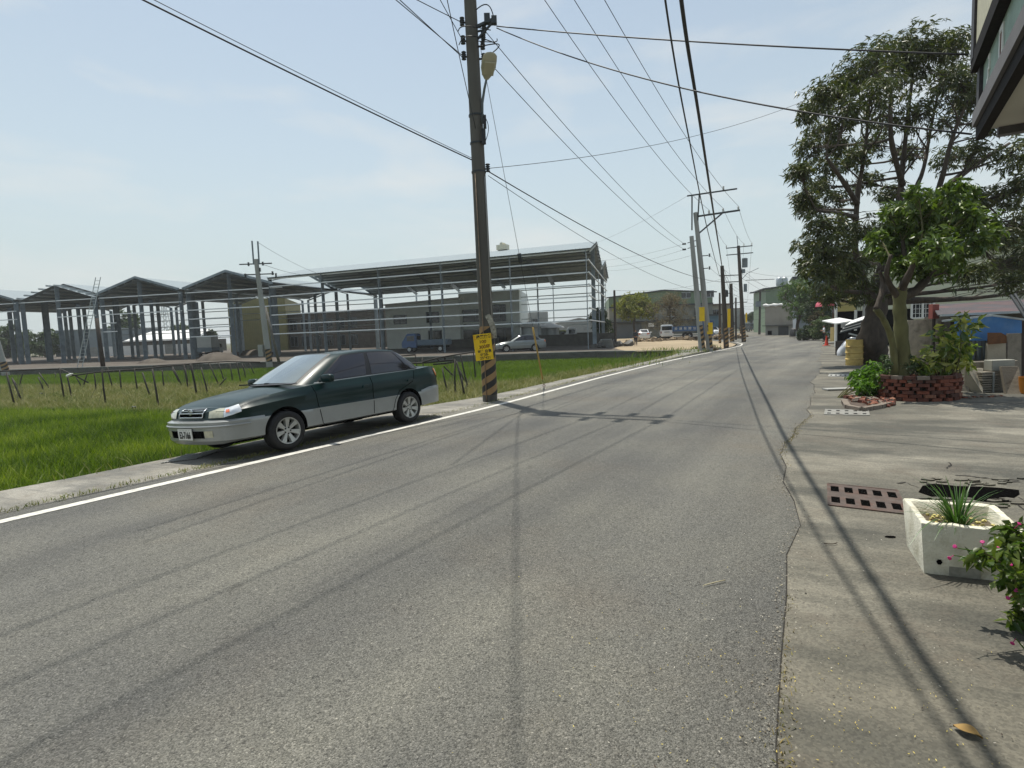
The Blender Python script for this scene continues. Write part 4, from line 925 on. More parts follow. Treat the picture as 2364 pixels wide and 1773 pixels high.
# ---- wires
WIRES = []
def wire(label, a, b, sag, r=.009, m='cable', name='power_cable', group='overhead wires', n=24, ext=1.0):
    a, b = Vector(a), Vector(b); b = a+(b-a)*ext; mid = (a+b)/2
    pts = [a.lerp(b, k/n)-Vector((0, 0, sag*4*(k/n)*(1-k/n))) for k in range(n+1)]
    s = MB(); s.tube([p-a for p in pts], r, 6); o = s.build(name, [MATS[m]], smooth=True); o.location = a
    tag(o, label, 'cable', group); return o
prev = Vector((-16.6, -14.2, 0))                                   # the previous pole of the line, behind the viewer
# three high wires: previous pole - main pole - double pole - transformer pole
for k, (a, b, nm) in enumerate(zip(WN, DI, ('leftmost', 'middle', 'rightmost'))):
    wire(f'{nm} of the three thin high wires running from frame top to the double pole', a, b, .55, .010)
    wire(f'{nm} high wire between the double pole arm and transformer pole', b, XI[k], .35, .010)
    wire(f'{nm} high wire continuing past the transformer pole to the far poles', XI[k], FT3+Vector((-1+k, 0, -.4)), .3, .010)
for k, (a, sd) in enumerate(zip(WS, (.95, 1.6, 2.25))):
    wire('high wire overhead running back from the main pole crossarm', a, prev+ACR*sd+Vector((0, 0, 9.9)), .6, .010)
# street-level pair
w1 = onmain(128, .26, .15); w2 = onmain(72, .30, .15)
wire('upper of the two parallel wires from main pole down to double pole', w2, DL[0], .45, .009); wire('lower of the two parallel wires from main pole down to double pole', w1, DL[1], .45, .009)
wire('upper wire from double pole side bracket to transformer pole', DR[0], XT+Vector((-.1, 0, -3.2)), .25, .008); wire('lower wire from double pole side bracket to transformer pole', DR[1], XT+Vector((-.1, 0, -3.9)), .25, .008)
for (px, py), (qx, sd), lab in (((905, 0), 48, 'topmost wire entering the main pole from the upper left'), ((865, 0), 88, 'second wire entering the main pole from the upper left'), ((858, 0), 118, 'lowest of the wires entering the main pole from upper left'), ((862, 0), 126, 'wire touching the lowest one on the main pole upper left')) if False else [((905, 0), (48, -.17), 'topmost wire entering the main pole from the upper left'), ((952, 0), (88, -.17), 'second wire entering the main pole from the upper left'), ((858, 0), (122, -.17), 'lower left wire entering the main pole just below the others'), ((866, 0), (128, -.15), 'lowest left wire crossing the main pole front')]:
    a = onmain(qx, sd, -.12); b = at(px*K, py*K, a.z+.15); wire(lab, a, b, .02, .009, ext=3.2)
# black drop cable at left
a = onmain(345, -.12, -.05); b = dd(345, 0, 6.6); wire('thick black cable sloping across the left sky to the main pole', a, b, .12, .013, ext=2.2)
wire('thin wire running with the black cable at left', a+Vector((0, 0, .04)), b+Vector((0, 0, .06)), .10, .006, ext=2.2)
# services to the house at right
for (qy, sd, fw), (px, py, z), lab, r, sag in (((74, .66, 0), (2092, 118, 5.0), 'upper twisted service cable from main pole to the tiled house', .0125, .06), ((78, .66, 0), (2100, 290, 3.75), 'lower twisted service cable from main pole to the tiled house', .0125, .30)):
    wire(lab, onmain(qy, sd, fw), dd(px, py, z), sag, r)
wire('thin sagging wire from main pole towards the mango tree', onmain(366, .22, .05), ddY(1790, 195, 24), .45, .007)
# wires to the telephone pole
a = onmain(372, .22, .05); wire('thick sagging cable from main pole to telephone pole', a, TPT+Vector((0, 0, -1.2)), .55, .013); wire('thin wire below the sagging cable to telephone pole', a-Vector((0, 0, .1)), TPT+Vector((-.4, 0, -1.9)), .75, .007)
# heavy telephone cables overhead, near side of road
s0 = Vector((2.9, 9.3, 6.55)); far_ = TPT+Vector((0, 0, -.1))
c1 = Vector((.55, 2.2, 6.35))
def pwire(label, pts, r, group='overhead wires'):
    pts = [Vector(p) for p in pts]; o_ = []
    n = len(pts)
    for i in range(n-1):
        for k in range(8): o_.append(Vector(catmull([tuple(p) for p in pts], i+k/8)))
    o_.append(pts[-1]); s = MB(); s.tube([p-o_[0] for p in o_], r, 8); o = s.build('telephone_cable', [MATS['cable']], smooth=True); o.location = o_[0]; tag(o, label, 'cable', group)
S_ = Vector((-.42, .91, math.hypot(.42, .91)*math.tan(SUN_EL)))
def lift(z, p): p = Vector((p[0], p[1], 0)); return p+S_*(z/S_.z)
G1 = [lift(7.0, (.5, -2.0)), lift(6.75, (1.68, 1.97)), lift(6.6, (2.13, 3.34)), lift(6.45, (2.6, 4.7)), lift(6.25, (3.68, 7.78)), lift(6.0, (5.05, 11.46)), lift(5.7, (8.81, 21.54)), TPT+Vector((0, 0, -.08))]
pwire('thickest black cable bundle running overhead to the telephone pole', G1, .031)
dw = [onmain(284, .1, -.2), Vector((-.95, 11.6, 7.86)), Vector((-1.14, 4.1, 8.6)), Vector((-1.2, -4, 9.0))]
pwire('near-vertical wire rising along the left of the main pole and over the road', dw, .0085)
pwire('second black cable running just left of the thickest bundle', [p+Vector((-.05-.035*i, .02, -.02-.07*i)) for i, p in enumerate(G1[:-1])]+[TPT+Vector((-.2, 0, -.75))], .015)
for k, dz in enumerate((0, -.35)):
    wire('dark cable from telephone pole on to the transformer pole', TPT+Vector((.1, 0, dz-.1)), XT+Vector((-.1, 0, -4.6+dz)), .5+.2*k, .012)
# wires leaving the double pole to the left, and over the far background
for k, (a, (px, py, Y), lab) in enumerate(((B0, (1370, 563, 60), 'faint wire from top crossarm of the double pole to the left'), (DL[0], (1386, 601, 60), 'upper wire from double pole bracket leftwards to the steel shed'), (DL[1], (1400, 616, 60), 'lower wire from double pole bracket leftwards to the steel shed'), (D1+Vector((-.6, 0, h1-1.2)), (1404, 625, 60), 'lowest faint wire leftwards from the double pole'))):
    wire(lab, a, atY(px, py, Y), .2, .007, 'cable_grey', ext=1.02)
wire('wire from the thin post to the far pole over the green warehouse', FT6, FT1+Vector((0, 0, .8)), .55, .010)
wire('thin wire from the yard pole over the steel shed roof', YT+Vector((.2, 0, 1.3)), atY(760, 640, 64), .3, .012, 'cable_grey'); wire('second thin wire from the yard pole over the shed roof', YT+Vector((.5, 0, -.4)), atY(720, 636, 64), .2, .014)
wire('wire from transformer pole right towards the mango tree', XT+Vector((.3, 0, -2.4)), atY(1850, 635, 60), .35, .010)
for k, (q, px, py, Y) in enumerate(((-2.2, 1790, 672, 110), (-2.7, 1802, 668, 95), (-3.2, 1830, 700, 110))):
    wire('wire fanning right from the transformer pole to far rooftops', XT+Vector((.2, 0, q)), atY(px, py, Y), .4, .011)
for k in range(4):
    wire('far wire in the tangle beyond the transformer pole', FT1+Vector((.3, 0, -.3-.8*k)), FT4+Vector((-.3, 0, -.2-.9*k)), .5+.1*k, .012)
    wire('far wire crossing the road end between distant poles', FT3+Vector((0, 0, -.4-1.0*k)), FT4+Vector((2.2, 0, -2.2-.6*k)), .3, .014)
# ------------------------------------------------------------------ steel sheds
M_COL = mat('shed_column', srgb('#87939a'), .6, .15, .14, 2, stain=srgb('#4a5256'), stain_scale=1.2, stain_amt=.5)
M_GIRT = mat('zinc_girt', srgb('#d8dddd'), .5, .1, .08, 3); M_PURL = mat('zinc_purlin', srgb('#b0b6b5'), .55, .1, .1, 3)
M_ROOF = corrug('roof_sheet', srgb('#7c888d'), .35, 'X', .6, .0, .5, .06)
YZ = -.10
def V3(p, z): return Vector((p[0], p[1], z))
def steel_shed(name, label, origin, a, b, spans, cols_a, depth_rows, girts, half_girts=(), end_girts=(), end_cols=(), gable_front=False, over=.35):
    """a: unit vector along the front, b: unit vector into the depth.
    long shed: ridges run along a, gables at the ends. gabled row: ridges run along b."""
    T = thing(name, label, 'steel shed', V3(origin, YZ)); O = Vector((origin[0], origin[1], 0)); a, b = Vector((*a, 0)), Vector((*b, 0))
    return T, O, a, b
def beam_part(T, name, p, q, w_, h, m=M_COL): MB().beam(p, q, w_, h).build(name, [m], T)
def hbeam(mb, p, q, w_, x, t=.03):
    p, q = Vector(p), Vector(q); x = Vector(x).normalized()
    for s_ in (-1, 1): mb.beam(p+x*(s_*w_/2), q+x*(s_*w_/2), t, w_*.95, up=x)
    mb.beam(p, q, w_*.9, t*.7, up=x.cross(q-p))
# long shed, eaves to the road
a = (Vector((-25.8, 64.2, 0))-Vector((6.7, 50.5, 0))); LA = a.length; a = a/LA; b = Vector((.22, .975, 0)).normalized(); O = Vector((6.7, 50.5, 0))
LS = thing('steel_frame_shed', 'long open steel frame shed with pale metal roof and bare girts', 'steel shed', V3(O, YZ))
prof = [(-.45, 8.42), (7.0, 10.0), (14.0, 8.35), (20.2, 9.65), (26.2, 8.1)]
def roofz(d):
    for (d0, z0), (d1, z1) in zip(prof, prof[1:]):
        if d <= d1: return z0+(z1-z0)*(d-d0)/(d1-d0)
    return prof[-1][1]
TS = [LA*k/5 for k in range(6)]
for t in TS:
    for d in (0, 14.0, 26.0):
        p = O+a*t+b*d; c = MB(); hbeam(c, V3(p, YZ), V3(p, roofz(d)-.15), .30 if d != 14 else .42, b); c.build('column', [M_COL], LS)
    for (d0, z0), (d1, z1) in zip(prof, prof[1:]):
        d0 = max(0, d0)
        c = MB(); hbeam(c, O+a*t+b*d0+Vector((0, 0, roofz(d0)-.42)), O+a*t+b*d1+Vector((0, 0, z1-.42)), .30, a); c.build('rafter', [M_COL], LS)
for k, ((d0, z0), (d1, z1)) in enumerate(zip(prof, prof[1:])):
    n = 7
    for i in range(n):
        q = (i+.4)/n; d = d0+(d1-d0)*q; z = z0+(z1-z0)*q-.17; beam_part(LS, 'purlin', O+a*-.5+b*d+Vector((0, 0, z)), O+a*(LA+.3)+b*d+Vector((0, 0, z)), .09, .20, M_PURL)
    s = MB(); t0 = -.45 if k != 3 else -.45; P = []
    for u in (t0, LA*.25, LA*.5, LA*.75, LA+.3): P.append([O+a*u+b*d0+Vector((0, 0, z0)), O+a*u+b*d1+Vector((0, 0, z1))])
    s.grid(P); P2 = [[p-Vector((0, 0, .035)) for p in r] for r in P]; s.grid(P2, flip=True)
    # sheet edge: small corrugation teeth along the eave
    e0, e1 = P[0][0], P[-1][0]; nt_ = 110
    if k == 0:
        for i in range(nt_): p = e0.lerp(e1, i/nt_); s.box(p-Vector((0, 0, .03)), (.10, .06, .08))
    s.build('roof_panel', [M_ROOF], LS)
for z in (2.36, 3.36, 4.4, 5.4, 6.42, 7.45, 8.25): beam_part(LS, 'girt', O+a*(-.15)-b*.19+V3((0, 0), z), O+a*LA-b*.19+V3((0, 0), z), .075, .11, M_GIRT)
for z in (2.3, 3.3, 4.3, 5.3, 6.3, 7.2): beam_part(LS, 'rear_girt', O+a*-.1+b*26.2+V3((0, 0), z), O+a*LA*.58+b*26.2+V3((0, 0), z), .075, .11, M_PURL)
for z in (5.45, 6.45, 7.5): beam_part(LS, 'end_girt', O-a*.2-b*.2+V3((0, 0), z), O-a*.2+b*26.3+V3((0, 0), z), .075, .11, M_GIRT)
for z in (2.4, 3.45, 4.5): beam_part(LS, 'end_girt', O-a*.2-b*.2+V3((0, 0), z), O-a*.2+b*(7.2 if z > 2.5 else 26)+V3((0, 0), z), .075, .11, M_GIRT)
for d in (7.0, 20.2): c = MB(); hbeam(c, V3(O+b*d, YZ), V3(O+b*d, roofz(d)-.2), .20, a); c.build('column', [M_COL], LS)
for d0, d1 in ((0, 7.0), (14.0, 20.2)): beam_part(LS, 'verge_beam', O-a*.35+b*d0+V3((0, 0), roofz(d0)-.25), O-a*.35+b*d1+V3((0, 0), roofz(d1)-.25), .1, .22, M_GIRT)
c = MB(); p = O+a*9.4+b*7.0; c.box(V3(p, 10.28), (1.1, .8, .5), rz=-.4); c.box(V3(p, 10.56), (.25, .9, .35), rz=-.4); c.build('roof_vent', [mat('cream_box', srgb('#d3cdb6'), .6)], LS)
c = MB(); p0 = O+a*(LA*.62)-b*.25; c.beam(V3(p0+b*3, 7.6), V3(O+a*1.5-b*.1, 8.3), .03); c.build('stay_rod', [M_GIRT], LS)
# gabled row to its left, gables to the paddy
O2 = Vector((-25.3, 64.2, 0)); a2 = Vector((-.973, .232, 0)); b2 = Vector((.232, .973, 0))
GS = thing('gabled_steel_shed', 'row of open steel frame bays with pale gabled roofs on the left', 'steel shed', V3(O2, YZ))
EV, PK, BW, GAP, DP = 7.85, 9.45, 11.0, 1.0, 24.0
for bay in range(5):
    o = O2+a2*(bay*(BW+GAP)+.2); hide = bay == 4
    lo = .35 if bay == 2 else 0.0
    for d in (0, 8, 16, 24):
        for u, top in ((0, EV), (BW, EV), (BW/2, PK)):
            if u == BW/2 and d not in (0,): continue
            c = MB(); hbeam(c, V3(o+a2*u+b2*d, YZ), V3(o+a2*u+b2*d, top-.3), .30, b2); c.build('column', [M_COL], GS)
        if d == 8:
            for u in (3.3, 4.6): c = MB(); hbeam(c, V3(o+a2*(BW/2-1+u*.3)+b2*d, YZ), V3(o+a2*(BW/2-1+u*.3)+b2*d, PK-.6), .34, b2); c.build('column', [M_COL], GS)
        for u0, u1 in ((0, BW/2), (BW, BW/2)):
            c = MB(); hbeam(c, V3(o+a2*u0+b2*d, EV-.28), V3(o+a2*u1+b2*d, PK-.28), .34, b2); c.build('rafter', [M_COL], GS)
    for u0, u1 in ((-.3, BW/2), (BW+.3, BW/2)):
        za = EV-.12*(1 if u0 < 0 else 1); P = []
        d0 = -.45 if bay != 2 else .9
        for d in (d0, 6, 12, 18, DP+.4): P.append([V3(o+a2*u0+b2*d, EV-.02), V3(o+a2*u1+b2*d, PK+.02)])
        s = MB(); s.grid(P); s.grid([[p-Vector((0, 0, .035)) for p in r] for r in P], flip=True); s.build('roof_panel', [M_ROOF], GS)
        if bay != 2:
            beam_part(GS, 'verge_trim', V3(o+a2*u0-b2*.48, EV-.05), V3(o+a2*u1-b2*.48, PK), .06, .26, M_COL)
        for i in range(5):
            q = (i+.5)/5; u = u0+(u1-u0)*q; z = EV+(PK-EV)*q-.16; beam_part(GS, 'purlin', V3(o+a2*u-b2*(.8 if bay == 2 else .3), z), V3(o+a2*u+b2*DP, z), .09, .18, M_PURL)
    if not hide:
        for z in (7.35, 6.4, 5.4):
            u0 = -.2 if bay else -1.2
            if bay == 2 and z < 7: u1 = BW/2
            else: u1 = BW+.2
            beam_part(GS, 'girt', V3(o+a2*u0-b2*.2, z), V3(o+a2*u1-b2*.2, z), .075, .11, M_GIRT)
        for z in (4.4, 3.4, 2.4):
            if bay == 0: beam_part(GS, 'girt', V3(o+a2*(BW/2)-b2*.2, z), V3(o+a2*BW-b2*.2, z), .075, .10, M_GIRT)
            if bay == 1 and z > 3: beam_part(GS, 'girt', V3(o+a2*(BW-2)-b2*.2, z), V3(o+a2*(BW+.1)-b2*.2, z), .075, .10, M_GIRT)
        for z in ((6.6, 5.5, 4.5, 3.5, 2.5) if bay != 1 else (7.0, 6.0, 5.0)): beam_part(GS, 'rear_girt', V3(o+b2*DP, z), V3(o+a2*BW+b2*DP, z), .075, .11, M_PURL)
# ladder against the second valley
lb = at(184, 848, YZ); Ld = thing('ladder', 'aluminium ladder leaning against the leftmost full gable', 'ladder', lb); lt_ = Vector((lb.x+1.6, lb.y+1.2, 7.9))
for s_ in (-.22, .22): MB().beam(lb+Vector((s_, 0, 0)), lt_+Vector((s_, 0, 0)), .06).build('rail', [M_PURL], Ld)
c = MB()
for k in range(1, 26): q = lb.lerp(lt_, k/26); c.beam(q-Vector((.22, 0, 0)), q+Vector((.22, 0, 0)), .035)
c.build('rungs', [M_PURL], Ld)
# concrete paddy wall
wl = MB(); Wd = [Vector((x, y, 0)) for x, y in WALL]
for p, q in zip(Wd, Wd[1:]):
    n = Vector((-(q-p).y, (q-p).x, 0)).normalized(); wl.prism([p-Vector((0, 0, .95)), q-Vector((0, 0, .95)), q-Vector((0, 0, .05)), p-Vector((0, 0, .05))], n*.22)
w_ = wl.build('paddy_wall', [mat('wall_concrete', srgb('#8a8c87'), .9, 0, .12, .8, .3, 12, stain=srgb('#5c5d57'), stain_scale=.5, stretch=(1, 1, 2))])
tag(w_, 'low grey concrete wall between the paddy field and the shed yard', 'wall')
# ------------------------------------------------------------------ buildings
def house(name, label, p0, p1, depth, h, wall, roof=None, gable=0, windows=(), z0=YZ, cat='building', eave=.25, roofz_=None, group=None, slope=0):
    """front wall from p0 to p1 (left to right as seen), depth away from the viewer; windows as (u0,u1,z0,z1) on the front"""
    p0, p1 = Vector((*p0[:2], 0)), Vector((*p1[:2], 0)); u = p1-p0; W_ = u.length; u /= W_; n = Vector((-u.y, u.x, 0))
    if n.y < 0: n = -n
    T = thing(name, label, cat, V3(p0, z0), 0, group)
    c = MB()
    if gable:
        P = [V3(p0, z0), V3(p1, z0), V3(p1, z0+h), V3(p0+u*W_/2, z0+h+gable), V3(p0, z0+h)]
        c.prism(P, n*depth)
    else: c.prism([V3(p0, z0), V3(p1, z0), V3(p1, z0+h+slope), V3(p0, z0+h)], n*depth)
    c.build('wall', [wall], T)
    if roof:
        r = MB(); e = eave
        if gable:
            for s_, q0, q1 in ((0, -e, W_/2), (1, W_+e, W_/2)):
                za = z0+h-e*gable/(W_/2); A = V3(p0+u*q0-n*e, za+.03); B = V3(p0+u*q1-n*e, z0+h+gable+.03)
                r.prism([A, B, B+Vector((0, 0, .12)), A+Vector((0, 0, .12))], n*(depth+2*e))
        else: r.prism([V3(p0-u*e-n*e, z0+h+.02), V3(p1+u*e-n*e, z0+h+slope+.02), V3(p1+u*e-n*e, z0+h+slope+.20), V3(p0-u*e-n*e, z0+h+.20)], n*(depth+2*e))
        r.build('roof', [roof], T)
    for wn in windows:
        u0, u1, za, zb = wn[:4]; gm = wn[4] if len(wn) > 4 else MATS['dark_glass']; A = p0+u*u0-n*.03; B = p0+u*u1-n*.03
        f = MB(); t = .06
        f.prism([V3(A, z0+za), V3(B, z0+za), V3(B, z0+zb), V3(A, z0+zb)], n*.06); wo = f.build('window', [gm], T)
        f = MB(); A2, B2 = A-n*.02, B-n*.02
        f.beam(V3(A2, z0+za), V3(B2, z0+za), t); f.beam(V3(A2, z0+zb), V3(B2, z0+zb), t); f.beam(V3(A2, z0+za), V3(A2, z0+zb), t); f.beam(V3(B2, z0+za), V3(B2, z0+zb), t); f.beam(V3((A2+B2)/2, z0+za), V3((A2+B2)/2, z0+zb), t*.7)
        f.build('frame', [MATS['steel']], wo)
    return T
def px2(x, Y): q = atY(x, 767-.037*(x-1182), Y); return (q.x, Y)
M_OLIVE = corrug('olive_cladding', srgb('#7d784c'), .3, 'X', .7, 0, .4, .06, srgb('#6d6a44')); M_WHT = corrug('white_cladding', srgb('#dfe4de'), .25, 'Z', .6, 0, .3, .05)
M_DKB = mat('dark_brick', srgb('#5f5a51'), .9, 0, .2, 3, stain=srgb('#322e29'), stain_scale=.6); M_GRYW = mat('grey_wall', srgb('#8d8f8a'), .9, 0, .1, 2, stain=srgb('#5f605b'), stain_scale=.6)
M_WROOF = mat('white_roof', srgb('#dcdcd8'), .6, 0, .05, 2); M_BROOF = mat('brown_roof', srgb('#5a463c'), .85, 0, .15, 3)
house('warehouse', 'olive yellow clad warehouse seen through the rightmost gable', px2(532, 102), px2(664, 104), 20, 9.2, M_OLIVE)
house('old_building', 'dark old two-storey building with many windows seen through the steel frame', px2(662, 106), px2(884, 98), 10, 6.2, M_DKB, M_BROOF, 0, [(1+k*2.6, 2.6+k*2.6, .6+fl*2.9, 2.3+fl*2.9) for k in range(6) for fl in (0, 1)])
house('white_workshop', 'pale low workshop with sloping roof edge behind the long shed', px2(893, 82), px2(1063, 78), 12, 6.0, M_WHT, M_WROOF, 0, [(1.3, 3.3, 3.4, 4.6), (6.4, 8.3, 3.4, 4.8), (6.6, 8.6, .7, 2.3)], slope=.35)
house('white_house', 'tall pale block with wide windows beside the pale workshop', px2(1062, 79), px2(1201, 78), 12, 7.3, mat('pale_render', srgb('#dbe2de'), .8, 0, .06, 1.5), None, 0, [(.5, 4.0, 3.3, 4.9), (4.6, 6.3, 3.2, 5.4), (.5, 4.2, .6, 2.2), (5.0, 7.2, .3, 2.3)])
c = MB(); p, q = Vector((*px2(1075, 76), 0)), Vector((*px2(1204, 75), 0)); c.beam(V3(p, 2.75), V3(q, 2.75), 2.0, .15); o = c.build('awning', [MATS['steel_dark']]); o.data.transform(Matrix.Translation(-V3(p, 2.75))); o.location = V3(p, 2.75); tag(o, 'dark flat awning along the foot of the tall pale block', 'awning')
def wallthing(label, p, q, z0, z1, m, th=.2, name='block_wall'):
    p, q = Vector((*p[:2], 0)), Vector((*q[:2], 0)); n = Vector((-(q-p).y, (q-p).x, 0)).normalized(); c = MB(); c.prism([V3(p, z0)-V3(p, z0), V3(q, z0)-V3(p, z0), V3(q, z1)-V3(p, z0), V3(p, z1)-V3(p, z0)], n*th); o = c.build(name, [m]); o.location = V3(p, z0); return tag(o, label, 'wall')
M_BLK = mat('block_work', srgb('#5d5c57'), .95, 0, .18, 1.5, .4, 8, stain=srgb('#3c3b37'), stain_scale=.8)
wallthing('grey block wall behind the right end of the long shed', px2(1243, 66), px2(1418, 62), YZ, 1.15, M_BLK)
wallthing('dark low wall behind the blue truck under the long shed', px2(950, 76), px2(1150, 74), YZ, .95, M_BLK)
# left background
house('grey_barn', 'long grey metal barn seen through the leftmost gables', px2(128, 130), px2(266, 128), 14, 5.6, corrug('grey_cladding', srgb('#7d878a'), .5, 'X', .6, 0, .3), MATS['steel_light'])
house('white_roof_shed', 'low open shed with bright white roof beyond the middle gable', px2(281, 122), px2(455, 120), 10, 2.6, M_BLK, None)
c = MB(); p, q = Vector((*px2(281, 121), 0)), Vector((*px2(440, 119), 0)); c.prism([V3(p, 2.5), V3(q, 2.5), V3(q+Vector((0, 9, 0)), 4.6), V3(p+Vector((1, 9, 0)), 4.6)], (0, 0, .12)); o = c.build('shed_roof', [M_WROOF]); o.data.transform(Matrix.Translation(-V3(p, 2.5))); o.location = V3(p, 2.5); tag(o, 'bright white sheet roof over the low far shed', 'roof')
for k in range(13):
    x0 = 205+k*19.5; p, q = Vector((*px2(x0, 112), 0)), Vector((*px2(x0+18.5, 112), 0)); c = MB(); c.prism([Vector((0, 0, 0)), q-p, q-p+Vector((0, 0, 1.9)), Vector((0, 0, 1.9))], (0, .1, 0)); o = c.build('fence_panel', [M_WROOF if k % 3 else M_GRYW]); o.location = V3(p, -.2); tag(o, 'white metal hoarding panel in the fence beyond the left sheds', 'fence panel', 'hoarding panels beyond the sheds')
# lattice pylon far off
pb = atY(386, 797, 420); PY = thing('pylon', 'faint lattice power pylon far beyond the second gable', 'pylon', (pb.x, pb.y, 0)); c = MB()
def pyw(z): return 3.2*(1-z/34)+.5
for z in range(0, 33, 3):
    for sx_ in (-1, 1):
        for sy_ in (-1, 1):
            c.beam((pb.x+sx_*pyw(z), pb.y+sy_*pyw(z), z), (pb.x+sx_*pyw(z+3), pb.y+sy_*pyw(z+3), z+3), .35)
    c.beam((pb.x-pyw(z), pb.y, z), (pb.x+pyw(z+3), pb.y, z+3), .22); c.beam((pb.x+pyw(z), pb.y, z), (pb.x-pyw(z+3), pb.y, z+3), .22)
c.build('tower', [MATS['steel_light']], PY)
for z, w_ in ((22, 7), (26, 6), (30, 5)): MB().beam((pb.x-w_, pb.y, z), (pb.x+w_, pb.y, z), .4).build('cross_arm', [MATS['steel_light']], PY)
# right of the long shed: green gabled warehouse with lower storeys
M_GRN = corrug('green_cladding', srgb('#6f8268'), .4, 'X', .65, 0, .25, .06); M_LOW = mat('old_render', srgb('#85867c'), .9, 0, .16, .8, .2, 8, stain=srgb('#56564e'), stain_scale=.35)
def green_house():
    Yg = 96; p0, p1 = Vector((*px2(1407, Yg), 0)), Vector((*px2(1645, Yg-2), 0)); u = (p1-p0).normalized(); n = Vector((-u.y, u.x, 0)); W_ = (p1-p0).length
    T = thing('green_warehouse', 'wide green gabled warehouse over grey lower storeys behind the sand lot', 'building', V3(p0, -.1))
    c = MB(); c.prism([V3(p0, -.1), V3(p1, -.1), V3(p1, 5.0), V3(p0, 5.0)], n*18); c.build('lower_wall', [M_LOW], T)
    c = MB(); z0 = 5.0; q0, q1 = p0-n*.15, p1-n*.15; zL = hgt(p0, 1408, 688)-0; zP = hgt(p0+u*W_*.5, 1530, 671); zR = hgt(p1, 1645, 675)
    c.prism([V3(q0, z0), V3(q1, z0), V3(q1, zR), V3(q0+u*W_*.53, zP), V3(q0, zL)], n*18.3); c.build('upper_wall', [M_GRN], T)
    c = MB(); c.beam(V3(q0-u*.4-n*.1, zL+.05), V3(q0+u*W_*.53-n*.1, zP+.05), .5, .16); c.beam(V3(q0+u*W_*.53-n*.1, zP+.05), V3(q1+u*.6-n*.1, zR+.05), .5, .16); c.build('roof_edge', [MATS['steel_dark']], T)
    c = MB(); c.beam(V3(q0-n*.2, 5.0), V3(q1-n*.2, 5.0), .5, .2); c.beam(V3(q0-n*.3, 2.55), V3(q1-n*.3, 2.55), .9, .16); c.build('canopy_ledge', [MATS['steel_dark']], T)
    for uu, za, zb, w_ in ((2.2, 3.2, 4.6, 1.4), (5.9, 3.2, 4.7, 1.3), (11.5, 6.0, 6.9, 1.4), (15.4, 6.0, 7.0, 1.1), (13.5, 3.2, 4.5, 1.3), (9.2, 3.2, 4.4, 1.2)):
        A = p0+u*uu-n*.22; c = MB(); c.prism([V3(A, za), V3(A+u*w_, za), V3(A+u*w_, zb), V3(A, zb)], n*.1); wo = c.build('window', [MATS['dark_glass']], T)
        c = MB(); c.beam(V3(A-n*.03, za), V3(A+u*w_-n*.03, za), .1); c.beam(V3(A-n*.03, zb), V3(A+u*w_-n*.03, zb), .1); c.beam(V3(A+u*w_/2-n*.03, za), V3(A+u*w_/2-n*.03, zb), .07); c.build('frame', [MATS['steel_light']], wo)
    A = p0+u*.5-n*.25; c = MB(); c.prism([V3(A, -.1), V3(A+u*4.6, -.1), V3(A+u*4.6, 2.3), V3(A, 2.3)], n*.1); c.build('shutter', [corrug('shutter_grey', srgb('#5c6266'), .12, 'Z', .6, .1)], T)
    for uu in (6.6, 9.0): A = p0+u*uu-n*.6; c = MB(); c.box(V3(A, 1.95), (.85, .4, .6)); c.build('air_conditioner', [MATS['white_paint']], T)
green_house()
c = MB(); p, q = Vector((*px2(1445, 94), 0)), Vector((*px2(1640, 92), 0))
house('pale_house', 'small pale house with dark eaves right of the green warehouse', px2(1640, 100), px2(1684, 100), 10, 5.2, mat('cream_render', srgb('#a8a598'), .9, 0, .1, 1.2), M_BROOF, 0, [(.4, 1.6, 3.0, 4.4), (2.0, 3.0, .2, 2.2)], z0=-.3, eave=.6)
house('blue_shutter_shop', 'low shop with blue-grey roller shutter behind the white parked car', px2(1628, 90), px2(1662, 90), 5, 3.2, corrug('blue_shutter', srgb('#54707c'), .12, 'Z', .6, .1), MATS['steel_dark'], z0=-.2)
# road end, right: green house, grey house with white roof, small blocks
house('green_house', 'green clad house with dark eave beyond the low grey house', px2(1768, 112), px2(1880, 110), 14, 8.2, M_GRN, MATS['steel_dark'], 0, (), z0=-.3, slope=.9, eave=.7)
house('low_annex', 'dark band of louvred wall under the green house', px2(1769, 111.5), px2(1850, 109.5), 2, 4.6, M_DKB, None, 0, [(2.8, 5.4, 2.6, 3.8)], z0=-.3)
for k, (xa, w_) in enumerate(((1799, 6.5), (1811, 7))):
    p = atY(xa, 660, 116); c = MB(); c.lathe([(.55, 0), (.6, .3), (.6, 1.3), (.45, 1.6), (.1, 1.8)], 14); o = c.build('water_tank', [MATS['steel_light']], smooth=True, angle=40); o.location = (p.x, p.y, 8.7); tag(o, ('taller' if k == 0 else 'shorter, right-hand')+' steel water tank on the green house roof', 'water tank')
M_BEIGE = mat('beige_wall', srgb('#a49d90'), .9, 0, .08, .8, stain=srgb('#7d776c'), stain_scale=.5)
